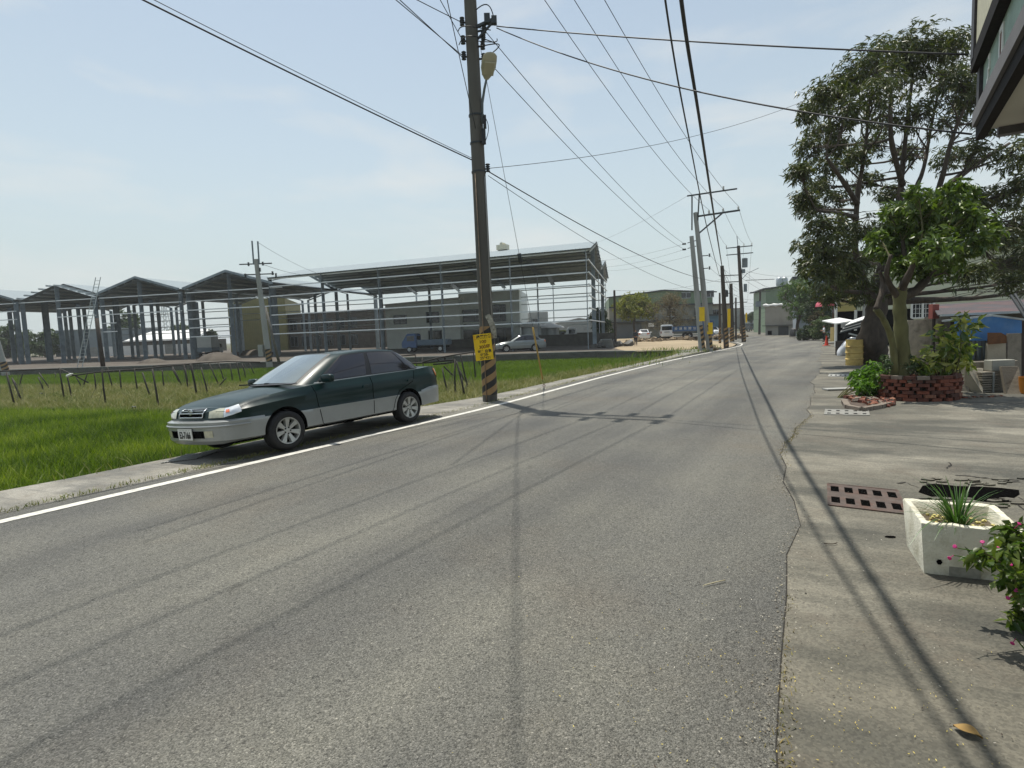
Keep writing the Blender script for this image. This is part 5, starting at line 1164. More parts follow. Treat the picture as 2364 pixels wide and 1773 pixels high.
def grey_house():
    p0, p1 = Vector((*px2(1767, 88), 0)), Vector((*px2(1846, 84), 0)); u = (p1-p0).normalized(); n = Vector((-u.y, u.x, 0)); z0 = -.3; W_ = (p1-p0).length
    T = thing('low_house', 'low beige house with lumpy white roof edge and dark red panel', 'building', V3(p0, z0))
    c = MB(); c.prism([V3(p0, z0), V3(p1, z0), V3(p1, 1.1), V3(p0, 1.1)], n*8); c.build('lower_wall', [mat('grey_plinth', srgb('#9c9c96'), .9, 0, .08, 1)], T)
    c = MB(); q0, q1 = p0-n*.1, p1-n*.1; c.prism([V3(q0, 1.2), V3(q1-u*.7, 1.2), V3(q1-u*.7, 4.0), V3(q0, 4.0)], n*8); c.build('upper_wall', [M_BEIGE], T)
    c = MB(); c.prism([V3(q1-u*.68-n*.05, 1.2), V3(q1-n*.05, 1.2), V3(q1-n*.05, 3.9), V3(q1-u*.68-n*.05, 3.9)], n*7); c.build('red_panel', [mat('dark_red', srgb('#6a1f22'), .7)], T)
    c = MB(); c.beam(V3(p0-n*.3-u*.2, 1.15), V3(p1-n*.3+u*.4, 1.15), .6, .08); c.build('ledge', [MATS['steel_dark']], T)
    c = MB(); c.tube([V3(p0-n*.2-u*.2+u*(W_-.5)*k/12, 4.15+.05*math.sin(k*2.1)) for k in range(13)], [.2+.06*math.sin(k*1.7) for k in range(13)], 8); c.build('roof_edge', [M_WROOF], T, smooth=True)
    c = MB(); A = p0+u*2.0-n*.06; c.prism([V3(A, z0), V3(A+u*1.5, z0), V3(A+u*1.5, 1.0), V3(A, 1.0)], n*.1); c.build('door', [MATS['steel_dark']], T)
    c = MB(); A = p0+u*.4-n*.08; c.prism([V3(A, z0+.1), V3(A+u*.6, z0+.1), V3(A+u*.6, z0+.7), V3(A, z0+.7)], n*.1); c.build('vent', [MATS['dark_void']], T)
grey_house()
house('roadside_house', 'tiny far house with white awning where the road disappears', px2(1742, 150), px2(1768, 148), 8, 6.5, mat('far_render', srgb('#8f8b80'), .9, 0, .2, 1), M_BROOF, 0, [(.3, 1.8, 3.2, 4.8), (.3, 2.4, .3, 2.0)], z0=-.3)
for k, (x0, x1, h, lab) in enumerate(((1728, 1742, 5.0, 'grey far block directly at the end of the road'), (1690, 1712, 7.5, 'pale far house hidden behind the roadside poles'), (1712, 1730, 4.2, 'small far roof left of the grey block at road end'))):
    house('small_house', lab, px2(x0, 210+k*8), px2(x1, 210+k*8), 10, h, M_GRYW, M_BROOF, 0, [(.5, 1.2, 1.5, 2.6)], z0=-.3, cat='building', group='small houses at the road end')
# ------------------------------------------------------------------ vegetation
def nrm(a): return a/np.maximum(1e-9, np.linalg.norm(a, axis=-1, keepdims=True))
def leaf_arrays(P, D, L, Wd, fold=.25, roll=None):
    """two triangles per leaf, folded along the midrib: base, left, tip, right"""
    n = len(P); D = nrm(D); r = rng.normal(size=(n, 3)); 
    if roll is not None: r = r*roll+np.array([0, 0, 1.0])
    S = nrm(np.cross(D, r)); N = np.cross(S, D); L = L[:, None]; Wd = Wd[:, None]
    mid = P+D*L*.45
    V = np.stack([P, mid+S*Wd*.5+N*Wd*fold, P+D*L-N*L*.08, mid-S*Wd*.5+N*Wd*fold], 1)
    F = (np.arange(n)*4)[:, None, None]+np.array([[0, 1, 2], [0, 2, 3]])[None]
    return V, F
def rosettes(C, A, k, L, Wd, droop, spread=1.0, jit=.04):
    """k leaves radiating from each shoot tip C with axis A, hanging by droop"""
    n = len(C); Cc = np.repeat(C, k, 0); Ax = nrm(np.repeat(A, k, 0)); r = rng.normal(size=(n*k, 3)); side = nrm(np.cross(Ax, r))
    D = Ax*(.55*rng.random((n*k, 1))+.1)+side*spread+np.array([0, 0, -1.0])*droop*(.4+rng.random((n*k, 1)))
    Ls = L*(.65+.6*rng.random(n*k))
    return leaf_arrays(Cc+rng.normal(size=(n*k, 3))*jit-0*D, D, Ls, Wd*(.7+.5*rng.random(n*k))*1.0, roll=1.0)
def limb(mb, a, b, r0, r1, sag=.12, n=7, wob=.05, rnd=random):
    a, b = Vector(a), Vector(b); L = (b-a).length; pts = []
    w1 = Vector((rnd.uniform(-1, 1), rnd.uniform(-1, 1), rnd.uniform(-.5, .5)))*L*wob; w2 = Vector((rnd.uniform(-1, 1), rnd.uniform(-1, 1), rnd.uniform(-.5, .5)))*L*wob*.6
    for k in range(n+1):
        t = k/n; pts.append(a.lerp(b, t)+Vector((0, 0, -sag*L*t*(1-t)))+w1*math.sin(math.pi*t)+w2*math.sin(2*math.pi*t))
    mb.tube(pts, [r0+(r1-r0)*(k/n)**.8 for k in range(n+1)], 7, cap=False); return pts
def blob_points(c, r, n, flat=1.0, shell=.55):
    d = nrm(rng.normal(size=(n, 3))); q = r*(shell+(1-shell)*rng.random((n, 1)))**.8
    # lumpy radius so the outline is uneven
    ph = rng.random(3)*6.28; q = q*(1+.22*np.sin(3*np.arctan2(d[:, 1:2], d[:, 0:1])+ph[0])+.15*np.sin(5*d[:, 2:3]+ph[1]))
    return c+d*q*np.array([1, 1, flat]), d
def make_tree(name, label, base, limbs, blobs, k, L, Wd, droop, leaf, bark, per=26, group=None, trunk=None, twig=.012, cat='tree', seed=1, shell=.5, bark2=None, nb2=99, extra=0):
    """limbs: list of (points, radii); blobs: (centre, radius, weight). Each clump hangs on a branch from the nearest limb point"""
    rn = random.Random(seed); T = thing(name, label, cat, base, 0, group); wd = MB(); nodes = []
    for li, (pts, rad) in enumerate(limbs):
        P = [Vector(p) for p in pts]; n = len(P); S = []
        for i in range(n-1):
            for q in range(5): S.append(Vector(catmull([tuple(p) for p in P], i+q/5)))
        S.append(P[-1]); R_ = []
        for i in range(len(S)):
            f = i/(len(S)-1)*(n-1); j = min(n-2, int(f)); R_.append(rad[j]+(rad[j+1]-rad[j])*(f-j))
        wd.tube(S, [r_*(1+.08*math.sin(i*1.9)) for i, r_ in enumerate(R_)], 12, 1 if li >= nb2 else 0); nodes += list(zip(S, R_))
    cen = sum((Vector(b_[0]) for b_ in blobs), Vector())/len(blobs)
    for _ in range(extra):               # fine inner branches
        q, r_ = rn.choice([n_ for n_ in nodes if n_[1] < .2]); d = Vector((rn.gauss(0, 1), rn.gauss(0, 1), rn.uniform(.1, 1.6))).normalized(); L_ = rn.uniform(.7, 2.0); e_ = q+d*L_
        if min((e_-Vector(b_[0])).length/b_[1] for b_ in blobs) > 1.0: continue
        limb(wd, q, e_, min(.035, r_*.6), .008, -.08, 6, .10, rn)
        for _k in range(2): limb(wd, q.lerp(e_, rn.uniform(.4, .8)), e_+Vector((rn.gauss(0, .4), rn.gauss(0, .4), rn.gauss(.1, .3))), .012, .005, -.05, 4, .1, rn)
    Vs, Fs, off = [], [], 0
    for c, r, w_ in blobs:
        c = Vector(c); cand = sorted(nodes, key=lambda q: (q[0]-c).length+max(0, q[0].z-c.z+.2)*1.2)[:3]; q = rn.choice(cand[:2])
        d = (c-q[0]).length; r0 = min(q[1]*.6, .02+.028*d); pts = limb(wd, q[0], c, r0, twig*1.3, rnd=rn)
        n = max(5, int(per*w_)); pc, dr = blob_points(np.array(c), r, n, .8, shell)
        for m in range(0, n, 4): limb(wd, pts[rn.randint(3, 6)], pc[m], twig, twig*.45, .05, 3, .08, rn)
        up = dr+np.array([0, 0, .45]); V, F = rosettes(pc, up, k, L, Wd, droop, jit=L*.15); Vs.append(V.reshape(-1, 3)); Fs.append(F.reshape(-1, 3)+off); off += len(V)*4
    wd.build('trunk', [bark, bark2 or bark], T, smooth=True)
    npmesh('crown', np.concatenate(Vs), np.concatenate(Fs), leaf, T, 3)
    return T
M_MANGO = leafmat('mango_leaf', [(.030, .044, .010), (.054, .074, .014), (.086, .108, .020), (.042, .060, .012), (.13, .14, .034), (.085, .078, .026)], .4, .2, .55)
M_LIME = leafmat('broad_leaf', [(.045, .080, .014), (.075, .125, .018), (.13, .19, .028), (.06, .10, .016), (.19, .25, .045)], .4, .22, .5)
M_BUSH = leafmat('bush_leaf', [(.05, .12, .012), (.09, .18, .02), (.13, .23, .03)], .4, .35, .45); M_CROT = leafmat('croton_leaf', [(.06, .12, .02), (.16, .22, .03), (.34, .36, .07), (.52, .50, .16), (.05, .10, .02), (.26, .30, .05)], .3, .3, .7)
M_DKL = leafmat('dark_leaf', [(.018, .035, .012), (.035, .06, .018), (.05, .075, .022)], .55, .15); M_OLV = leafmat('yellow_leaf', [(.12, .15, .02), (.20, .21, .03), (.26, .24, .04), (.09, .12, .02)], .6, .25)
M_TWG = leafmat('bare_twig_leaf', [(.17, .12, .08), (.24, .20, .11), (.13, .10, .07)], .8, .1); M_FAR = leafmat('far_leaf', [(.035, .065, .025), (.06, .095, .035), (.085, .12, .05)], .7, .15)
# the big mango tree
mb_ = atg(2005, 838); mb_.z = 0
def mz(x, y, dy=0.0): return ddY(x, y, 20.6+dy)
mango_limbs = [
    ([mb_+Vector((.0, 0, -.2)), mb_+Vector((0, 0, .25)), mz(1882, 740), mz(1890, 690), mz(1898, 640), mz(1905, 590, .1)], [.68, .60, .50, .36, .30, .24]),
    ([mz(1893, 665), mz(1850, 560, -.5), mz(1852, 430, -.9), mz(1868, 330, -1.2), mz(1880, 200, -1.2)], [.22, .11, .08, .055, .03]),
    ([mz(1852, 440, -.9), mz(1820, 390, -1.6), mz(1785, 340, -2.2)], [.09, .07, .04]), ([mz(1850, 470, -.8), mz(1810, 460, -1.8), mz(1765, 455, -2.4)], [.09, .06, .03]),
    ([mz(1905, 590, .1), mz(1935, 480, .6), mz(1950, 360, .8), mz(1960, 260, .6), mz(1975, 140, .4)], [.20, .12, .085, .06, .03]),
    ([mz(1940, 470, .6), mz(1990, 380, 1.2), mz(2010, 280, 1.6), mz(2035, 160, 1.4)], [.10, .07, .05, .03]), ([mz(1950, 400, .7), mz(1925, 300, -.4), mz(1925, 180, -.6)], [.10, .08, .05]),
    ([mz(1905, 600, .1), mz(1990, 500, 0), mz(2030, 400, -.4), mz(2060, 290, -.8), mz(2100, 200, -1.0)], [.18, .11, .085, .06, .03]),
    ([mz(2025, 420, -.4), mz(2100, 360, .8), mz(2180, 310, 1.6)], [.13, .09, .05]), ([mz(1990, 510, 0), mz(2090, 470, 1.2), mz(2200, 410, 2.0), mz(2260, 380, 2.4)], [.09, .07, .05, .03]),
   ]
mg = [(2010, 105, 62, 1.3), (1960, 105, 55, 1.1), (1915, 120, 55, 1.1), (2060, 95, 45, .9), (1868, 145, 58, 1.1), (1825, 180, 50, 1), (1785, 205, 46, .9), (1748, 240, 36, .7), (1955, 160, 65, 1.1), (2040, 165, 65, 1.1), (1890, 205, 60, .9), (2085, 180, 55, 1), (1830, 250, 50, .8), (1780, 285, 45, .8), (1745, 320, 38, .6), (1728, 372, 26, .5), (1790, 355, 45, .7), (1770, 400, 36, .6), (1800, 430, 40, .6), (1745, 450, 34, .6), (1735, 430, 24, .35), (1780, 495, 45, .9), (1750, 535, 40, .8), (1800, 545, 48, 1), (1845, 500, 45, .7), (1835, 585, 45, .9), (1780, 595, 40, .7), (1745, 575, 28, .45), (1865, 625, 42, .6), (1815, 625, 38, .6), (1790, 645, 28, .35), (1925, 255, 50, .5), (1990, 240, 50, .6), (2060, 250, 55, .6), (2115, 215, 55, 1), (2160, 250, 55, 1), (1960, 330, 40, .35), (1880, 310, 40, .35), (1870, 390, 40, .35), (1925, 420, 40, .35), (1985, 440, 40, .4), (2110, 430, 45, .45), (2170, 430, 50, .6), (2220, 400, 50, .8), (2190, 500, 50, .8), (2230, 470, 45, .8), (2150, 520, 45, .5), (2215, 560, 50, 1), (2160, 580, 45, .8), (2240, 620, 40, .7), (2100, 590, 36, .5), (2190, 610, 35, .5), (1870, 560, 40, .4), (1905, 500, 38, .3), (2050, 340, 42, .35), (2110, 330, 45, .5), (2200, 330, 50, .7), (1930, 560, 40, .4), (1810, 310, 40, .6), (1845, 340, 36, .4)]
rn = random.Random(11); mblobs = []
for x, y, r, w_ in mg:
    dy = rn.uniform(-2.6, 2.6); rad = r*K/1350*20.6*.93; mblobs.append((mz(x, y, dy), rad, max(.62, w_)*1.25 if y < 600 else w_*1.25))
make_tree('mango_tree', 'tall mango tree with dark trunk and hanging leaves behind the brick planter', mb_, mango_limbs, mblobs, 8, .24, .05, .75, M_MANGO, MATS['bark'], 88, seed=4, shell=.15, extra=150)
# the small broad-leaved tree in the planter
TB = Vector((7.70, 11.55, .38))
def tz(x, y, dy=0.0): return ddY(x, y, 11.5+dy)
tl = [([TB, tz(1949, 790), tz(1947, 720), tz(1943, 660), tz(1945, 622)], [.165, .14, .122, .112, .125]),
      ([TB+Vector((-.12, .02, 0)), tz(1933, 790, -.05), tz(1925, 730, -.1), tz(1908, 690, -.2), tz(1893, 668, -.25)], [.08, .065, .058, .052, .06]), ([tz(1893, 668, -.25), tz(1902, 640, -.2), tz(1907, 610, -.1), tz(1900, 585, -.1)], [.055, .045, .04, .03]),
      ([tz(1945, 640), tz(1975, 630, .1), tz(2005, 600, .1), tz(2022, 575, .1), tz(2030, 545, .2)], [.10, .085, .07, .055, .04]), ([tz(1943, 645), tz(1925, 620, -.1), tz(1915, 590, -.2), tz(1925, 550, -.3)], [.075, .055, .045, .03]), ([tz(1945, 630), tz(1965, 590, -.3), tz(1985, 540, -.4)], [.08, .06, .03]), ([tz(1950, 620, .1), tz(1955, 580, .3), tz(1950, 520, .4)], [.07, .05, .03]), ([tz(2008, 600, .1), tz(2040, 590, 0), tz(2052, 598, 0)], [.02, .015, .008])]
tbl = [(1980, 455, 55, 1.2), (2045, 445, 55, 1.2), (2010, 490, 60, 1.3), (1935, 495, 48, 1), (2075, 490, 50, 1), (1960, 535, 55, 1.2), (2025, 535, 60, 1.4), (2075, 545, 45, .9), (1915, 545, 35, .7), (1985, 575, 45, .9), (2045, 572, 42, .8), (2110, 520, 35, .6), (2130, 480, 30, .5), (2150, 505, 24, .35), (1900, 515, 24, .4), (1945, 580, 30, .5), (2095, 460, 30, .6), (2060, 410, 30, .5), (1985, 415, 30, .45), (1925, 455, 24, .4), (2095, 420, 22, .35)]
rn = random.Random(5)
make_tree('broadleaf_tree', 'short lime-leaved tree with smooth greenish trunk growing in the brick planter', TB, tl, [(tz(x, y, rn.uniform(-.7, .7)), r*K/1350*11.5*.85, w_) for x, y, r, w_ in tbl], 7, .155, .066, .5, M_LIME, MATS['bark_green'], 54, seed=8, shell=.2, twig=.007, bark2=MATS['bark'], nb2=2)
# shrubs and garden plants
def shrub(name, label, base, blobs, n, L, Wd, droop, leaf, stems=6, cat='shrub', k=6, group=None, stem_r=.012, seed=1):
    rn = random.Random(seed); T = thing(name, label, cat, base, 0, group); wd = MB(); Vs, Fs, off = [], [], 0
    for c, r, w_ in blobs:
        pts = limb(wd, base+Vector((rn.uniform(-.06, .06), rn.uniform(-.06, .06), 0)), c, stem_r, stem_r*.5, -.05, 6, .06, rn); m = max(4, int(n*w_)); pc, dr = blob_points(np.array(c), r, m, .85, .3)
        for q in range(0, m, 3): limb(wd, pts[-2], pc[q], stem_r*.5, stem_r*.25, 0, 2, .05, rn)
        V, F = rosettes(pc, dr+np.array([0, 0, .5]), k, L, Wd, droop, jit=L*.2); Vs.append(V.reshape(-1, 3)); Fs.append(F.reshape(-1, 3)+off); off += len(V)*4
    wd.build('stems', [MATS['bark_green']], T, smooth=True); npmesh('foliage', np.concatenate(Vs), np.concatenate(Fs), leaf, T, 3); return T
Bs = Vector((6.75, 12.0, 0)); rn = random.Random(2)
def bz(x, y, Y): return atY(x, y, Y)
shrub('shrub', 'dense bright green drooping shrub at the left side of the brick planter', Bs, [(bz(x, y, 11.9+rn.uniform(-.25, .25)), r/1350*11.9, w_) for x, y, r, w_ in ((1990, 870, 20, 1), (2015, 855, 22, 1.2), (2035, 880, 22, 1.2), (1995, 895, 20, 1.1), (2020, 900, 22, 1.2), (2005, 880, 24, 1.3), (2030, 860, 18, .8), (2040, 900, 15, .7), (1985, 880, 14, .6))], 46, .12, .045, .7, M_BUSH, seed=3)
Bc = Vector((8.75, 11.75, .0)); cl_ = []
shrub('croton_bush', 'leggy yellow and green variegated bush behind the right end of the planter', Bc, [(bz(x, y, 11.6+rn.uniform(-.35, .35)), r/1350*11.6, w_) for x, y, r, w_ in ((2160, 805, 20, .8), (2150, 830, 18, .8), (2185, 800, 18, .7), (2210, 800, 18, .7), (2215, 825, 20, .9), (2185, 835, 18, .8), (2240, 828, 18, .7), (2230, 790, 16, .5), (2140, 845, 16, .7), (2118, 838, 14, .6), (2165, 775, 14, .4), (2222, 735, 9, .3), (2218, 760, 10, .3), (2255, 755, 10, .25), (2200, 855, 16, .5), (2120, 860, 16, .6), (2160, 860, 16, .6))], 9, .23, .10, .5, M_CROT, k=5, stem_r=.014, seed=6)
shrub('potted_herb', 'dark small-leaved plant at the foot of the planter tree', Vector((7.5, 11.75, .38)), [(bz(x, y, 11.6+rn.uniform(-.2, .2)), r/1350*11.6, w_) for x, y, r, w_ in ((2060, 835, 14, .8), (2075, 850, 16, 1), (2050, 845, 12, .7), (2095, 845, 15, .9), (2110, 850, 15, .8), (2090, 825, 12, .6), (2040, 828, 9, .5))], 26, .07, .035, .2, leafmat('herb_leaf', [(.025, .055, .018), (.05, .09, .03), (.16, .20, .12)], .5, .2), seed=9)
# four-o'clock plant at the right frame edge
def fz(x, y, Y): return atY(x, y, Y)
Bf = Vector((2.95, 2.45, .0)); ff = [(2330, 1235, 22, 1), (2355, 1290, 24, 1.2), (2345, 1340, 22, 1), (2360, 1225, 18, .8), (2360, 1385, 18, .8), (2330, 1260, 16, .6), (2290, 1290, 9, .3), (2340, 1430, 14, .45), (2330, 1470, 12, .3), (2270, 1275, 7, .25), (2250, 1290, 4, .15), (2365, 1450, 20, .7), (2310, 1300, 9, .3), (2375, 1330, 24, 1), (2380, 1410, 24, 1)]
FO = shrub('flowering_plant', 'pink-flowered leafy plant reaching in at the right frame edge', Bf, [(fz(x, y, 2.75+rn.uniform(-.18, .18)), r/1350*2.75*1.3, w_) for x, y, r, w_ in ff], 13, .066, .034, .5, leafmat('flower_leaf', [(.03, .062, .010), (.06, .11, .016), (.15, .19, .04), (.022, .045, .008)], .4, .35), k=5, stem_r=.005, seed=12)
M_PINK = leafmat('pink_petal', [(.50, .03, .20), (.62, .07, .30)], .5, .3)
for x, y, Y, dx, dz in ((2205, 1262, 2.75, -.02, .012), (2193, 1288, 2.72, -.022, -.004), (2268, 1252, 2.7, -.012, .02), (2303, 1266, 2.7, -.014, .012), (2332, 1304, 2.65, .0, .02), (2345, 1362, 2.6, -.012, .006), (2338, 1484, 2.6, -.02, -.008), (2352, 1210, 2.8, .005, .02), (2328, 1380, 2.62, -.03, 0)):
    p = fz(x, y, Y); d = Vector((dx, -.012, dz)).normalized(); q = d.to_track_quat('Z', 'Y').to_matrix().to_4x4(); c = MB()
    c.lathe([(.0016, -.034), (.0016, -.006), (.0045, 0), (.010, .004), (.0085, .006), (.002, .003)], 8, Matrix.Translation(p) @ q); c.build('flower', [M_PINK], FO, smooth=True); hub = fz(max(x+35, 2300), y+22, Y+.02); c = MB(); limb(c, p-d*.034, hub, .0022, .004, -.06, 5, .05); c.build('flower_stem', [M_BUSH], FO, smooth=True)
# distant trees
def dist_tree(name, label, x, ytop, ybase, wpx, Y, leaf, z0=-.1, k=6, L=.5, seed=1, group=None, nb=16, per=26, shape=.75, trunkfrac=.35, droop=.3, base=None, Wd=None):
    rn = random.Random(seed); b = atY(x, ybase, Y) if base is None else Vector(base); b = Vector((b.x, b.y, z0)); top = hgt(b, x, ytop); H = top-z0; Wm = wpx/1350*Y/2
    th = z0+H*trunkfrac; limbs = [([b-Vector((0, 0, .1)), b+Vector((.05*H*rn.uniform(-1, 1), 0, H*trunkfrac*.5)), Vector((b.x, b.y, th)), Vector((b.x+.04*H, b.y, z0+H*.7))], [.035*H, .028*H, .024*H, .012*H])]
    for s_ in (-1, 1, .3): limbs.append(([Vector((b.x, b.y, th)), Vector((b.x+s_*Wm*.35, b.y+rn.uniform(-1, 1)*Wm*.3, th+H*.18)), Vector((b.x+s_*Wm*.7, b.y+rn.uniform(-1, 1)*Wm*.5, th+H*.3))], [.018*H, .012*H, .006*H]))
    bl = []
    for i in range(nb):
        a = rn.uniform(0, 6.28); u = math.sqrt(rn.random()); zz = rn.random(); w_ = math.sqrt(max(0, 1-(abs(zz-.38)/.66)**2))
        bl.append((Vector((b.x+math.cos(a)*u*Wm*w_*.8, b.y+math.sin(a)*u*Wm*w_*.8, th*.92+(top-th*.92)*(zz*.88+.05))), Wm*rn.uniform(.26, .42), 1))
    return make_tree(name, label, b, limbs, bl, k, L, (Wd or L*.42), droop, leaf, MATS['bark'], per, group, seed=seed, twig=.015)
g_ = 'trees beyond the sheds and lots'
dist_tree('umbrella_tree', 'round yellow-green umbrella tree before the green warehouse', 1467, 686, 785, 100, 84, M_OLV, nb=30, L=.38, per=30, trunkfrac=.62, seed=3)
dist_tree('bare_tree', 'nearly bare brown branching tree beside the yellow-green one', 1545, 680, 785, 100, 80, M_TWG, nb=34, k=4, L=.45, per=22, trunkfrac=.22, seed=5, droop=.0, Wd=.055)
dist_tree('yard_tree', 'dark bushy tree behind the right end of the long shed', 1390, 714, 795, 66, 72, M_FAR, nb=14, L=.4, seed=6)
dist_tree('round_tree', 'round-topped tall tree seen through the middle gable', 297, 722, 805, 78, 140, M_FAR, nb=18, L=.8, seed=7, trunkfrac=.3)
dist_tree('low_tree', 'low bright tree left of the olive warehouse under the gables', 420, 745, 800, 70, 135, M_FAR, nb=12, L=.8, seed=8, trunkfrac=.15)
dist_tree('low_tree', 'small dark tree behind the parked white box truck', 482, 755, 806, 44, 128, M_DKL, nb=10, L=.7, seed=9, trunkfrac=.15)
for k, (x, yt, w_) in enumerate(((-30, 730, 90), (18, 744, 62), (62, 766, 60), (104, 762, 62), (142, 770, 44), (-70, 725, 80))):
    dist_tree('row_tree', ('tallest', 'second', 'third', 'fourth', 'last', 'outermost')[k]+' dark tree of the row seen through the far left frames', x, yt, 815, w_, 125+6*(k % 3), M_FAR, nb=14, L=.8, seed=20+k, group='tree row behind the far left sheds', trunkfrac=.12)
# trees on the right, past the corner
dist_tree('feathery_tree', 'feathery green tree leaning over the low beige house', 1838, 648, 786, 120, 70, leafmat('feather_leaf', [(.05, .10, .025), (.08, .14, .035), (.11, .17, .05)], .6, .25), z0=-.3, nb=26, L=.36, per=40, trunkfrac=.4, seed=31, droop=.8, base=(34.6, 70, -.3), Wd=.09)
dist_tree('roadside_tree', 'dark tree between the feathery tree and the red awning', 1893, 655, 786, 70, 66, M_DKL, z0=-.3, nb=20, L=.4, per=34, trunkfrac=.2, seed=32)
dist_tree('roadside_tree', 'reddish-brown leaved bush under the red awning', 1890, 722, 786, 60, 62, leafmat('russet_leaf', [(.06, .05, .025), (.09, .06, .03), (.05, .07, .025)], .6, .2), z0=-.3, nb=14, L=.3, per=30, trunkfrac=.1, seed=33)
dist_tree('hedge_bush', 'rounded bush with pale blossoms behind the person in white', 1903, 735, 790, 58, 56, leafmat('hedge_leaf', [(.03, .07, .015), (.06, .11, .025), (.20, .22, .14)], .5, .2), z0=-.25, nb=16, L=.22, per=34, trunkfrac=.1, seed=34)
dist_tree('hedge_bush', 'low ragged bush at the road edge beside the black bundle', 1868, 755, 786, 50, 58, M_DKL, z0=-.27, nb=12, L=.25, per=26, trunkfrac=.1, seed=35)
dist_tree('roadside_tree', 'slender far tree seen at the end of the road', 1735, 720, 765, 22, 150, M_FAR, z0=-.3, nb=8, L=.6, seed=36)
# weeds at the paddy wall and poles
def weed(label, p, r, h, n=120, leaf=None):
    q = np.c_[rng.normal(p[0], r, n), rng.normal(p[1], r*.6, n)]; T = thing('weed_clump', label, 'weeds', p, 0, 'weed clumps on the sand lot edge'); blades('leaves', q, p[2]-.02, h*.62, .03, 1.0, leaf or M_WEED, T, .5)
for x, y, r, h, lab in ((1520, 822, .9, .55, 'tall green weed clump where the paddy wall meets the road'), (1575, 815, .8, .4, 'green weeds on the sand lot corner left of the touching poles'), (1470, 836, .8, .5, 'pale weeds at the paddy corner below the wall'), (1640, 803, .35, .35, 'dry weed tuft around the feet of the touching poles'), (1610, 806, .3, .3, 'small weed tuft left of the touching poles'), (1545, 808, 1.1, .35, 'ragged weed line on the edge of the sand lot'), (1440, 848, .9, .4, 'yellowing weeds along the kerb beyond the guy wire')):
    weed(lab, at(x, y, -.1), r, h)
# chives in the polystyrene box are made with the box
# ------------------------------------------------------------------ right-hand side: planter, box, shack, house
M_BRK = [mat('brick_%d' % i, srgb(h), .9, 0, .22, 14, .5, 30, stain=srgb('#4a3a33'), stain_scale=7, stain_amt=.5) for i, h in enumerate(('#7d4735', '#653a2e', '#8a5d48', '#54352c', '#81766a'))]
def brick_planter():
    c0 = Vector((8.04, 11.50, 0)); T = thing('brick_planter', 'round planter of loosely stacked red bricks around the short tree', 'planter', c0); rn = random.Random(3); ra, rb = .68, .56; c = MB()
    for row in range(7):
        z = .035+row*.070; n = 19; ph = (row % 2)*.5
        for i in range(n):
            a = 2*math.pi*(i+ph)/n+rn.uniform(-.03, .03); rr = 1+rn.uniform(-.03, .03); p = c0+Vector((ra*rr*math.cos(a), rb*rr*math.sin(a), z))
            t = math.atan2(rb*math.cos(a), -ra*math.sin(a)); sx_ = .215*rn.uniform(.72, 1.0) if rn.random() > .25 else .11
            if row == 6: sx_ = .20
            c.box(p, (sx_, .10*rn.uniform(.85, 1.05), .062*rn.uniform(.9, 1.08)), rz=t+rn.uniform(-.08, .08), rx=rn.uniform(-.04, .04), mi=rn.choice((0, 0, 0, 1, 1, 2, 3)) if row < 6 else rn.choice((1, 3, 4)))
    c.build('bricks', M_BRK, T)
    c = MB(); c.lathe([(.98, 0), (.98, .44), (.2, .47), (.001, .47)], 24, Matrix.Translation(c0) @ Matrix.Diagonal((ra*.92, rb*.90, .85, 1)), wob=.02); c.build('soil', [mat('potting_soil', (.028, .021, .015), .95, 0, .4, 25, .6, 30)], T, smooth=True)
brick_planter()
def brick_bed():
    E_ = [at(*p) for p in ((1948, 930), (1957, 944), (1990, 950), (2030, 943), (2062, 934))]; ctr = at(2030, 925); T = thing('brick_bed', 'flat bed of broken bricks edged with bricks left of the planter', 'brick edging', (ctr.x, ctr.y, 0)); rn = random.Random(8); c = MB()
    for a_, b_ in zip(E_, E_[1:]):
        L = (b_-a_).length; n = max(1, int(L/.2)); d = (b_-a_).normalized()
        for i in range(n): c = MB(); c.box(a_+d*(L*(i+.5)/n)+Vector((0, 0, .035)), (L/n*.94, .10, .075), rz=math.atan2(d.y, d.x)+rn.uniform(-.06, .06), mi=rn.choice((4, 4, 1, 4))); c.build('brick', M_BRK, T)
    back = [at(1962, 920), at(1995, 915), at(2030, 912)]
    for p in back: c = MB(); c.box(p+Vector((0, 0, .03)), (.22, .1, .06), rz=rn.uniform(-.2, .3), mi=1); c.build('brick', M_BRK, T)
    c = MB()
    for _ in range(150):
        p = at(rn.uniform(1962, 2062), rn.uniform(920, 941)); 
        if p.x < 6.55: continue
        s = rn.uniform(.03, .075); c.box(p+Vector((0, 0, .03+rn.uniform(0, .02))), (s*1.5, s, s*.7), rz=rn.uniform(0, 3), rx=rn.uniform(-.5, .5), ry=rn.uniform(-.4, .4), mi=rn.choice((0, 1, 2, 4, 4)))
    c.build('rubble', M_BRK, T)
    c = MB(); c.add([p+Vector((0, 0, .012)) for p in E_]+[at(2062, 915)+Vector((0, 0, .012)), at(1970, 915)+Vector((0, 0, .012))], [tuple(range(7))]); c.build('soil', [mat('bed_soil', (.09, .065, .05), .95, 0, .3, 12)], T)
brick_bed()
T = thing('brick_row', 'line of half-buried broken bricks in front of the leaning slabs', 'bricks', at(2240, 920)); rn = random.Random(4); c = MB()
for i in range(14): p = at(2212+i*7.5, 921-i*.35+rn.uniform(-1.5, 1.5)); c.box(p+Vector((0, 0, .012)), (rn.uniform(.05, .10), .06, .035), rz=rn.uniform(-.4, .4), rx=rn.uniform(-.2, .2), mi=rn.choice((0, 2, 4, 4)))
c.build('bricks', M_BRK, T)
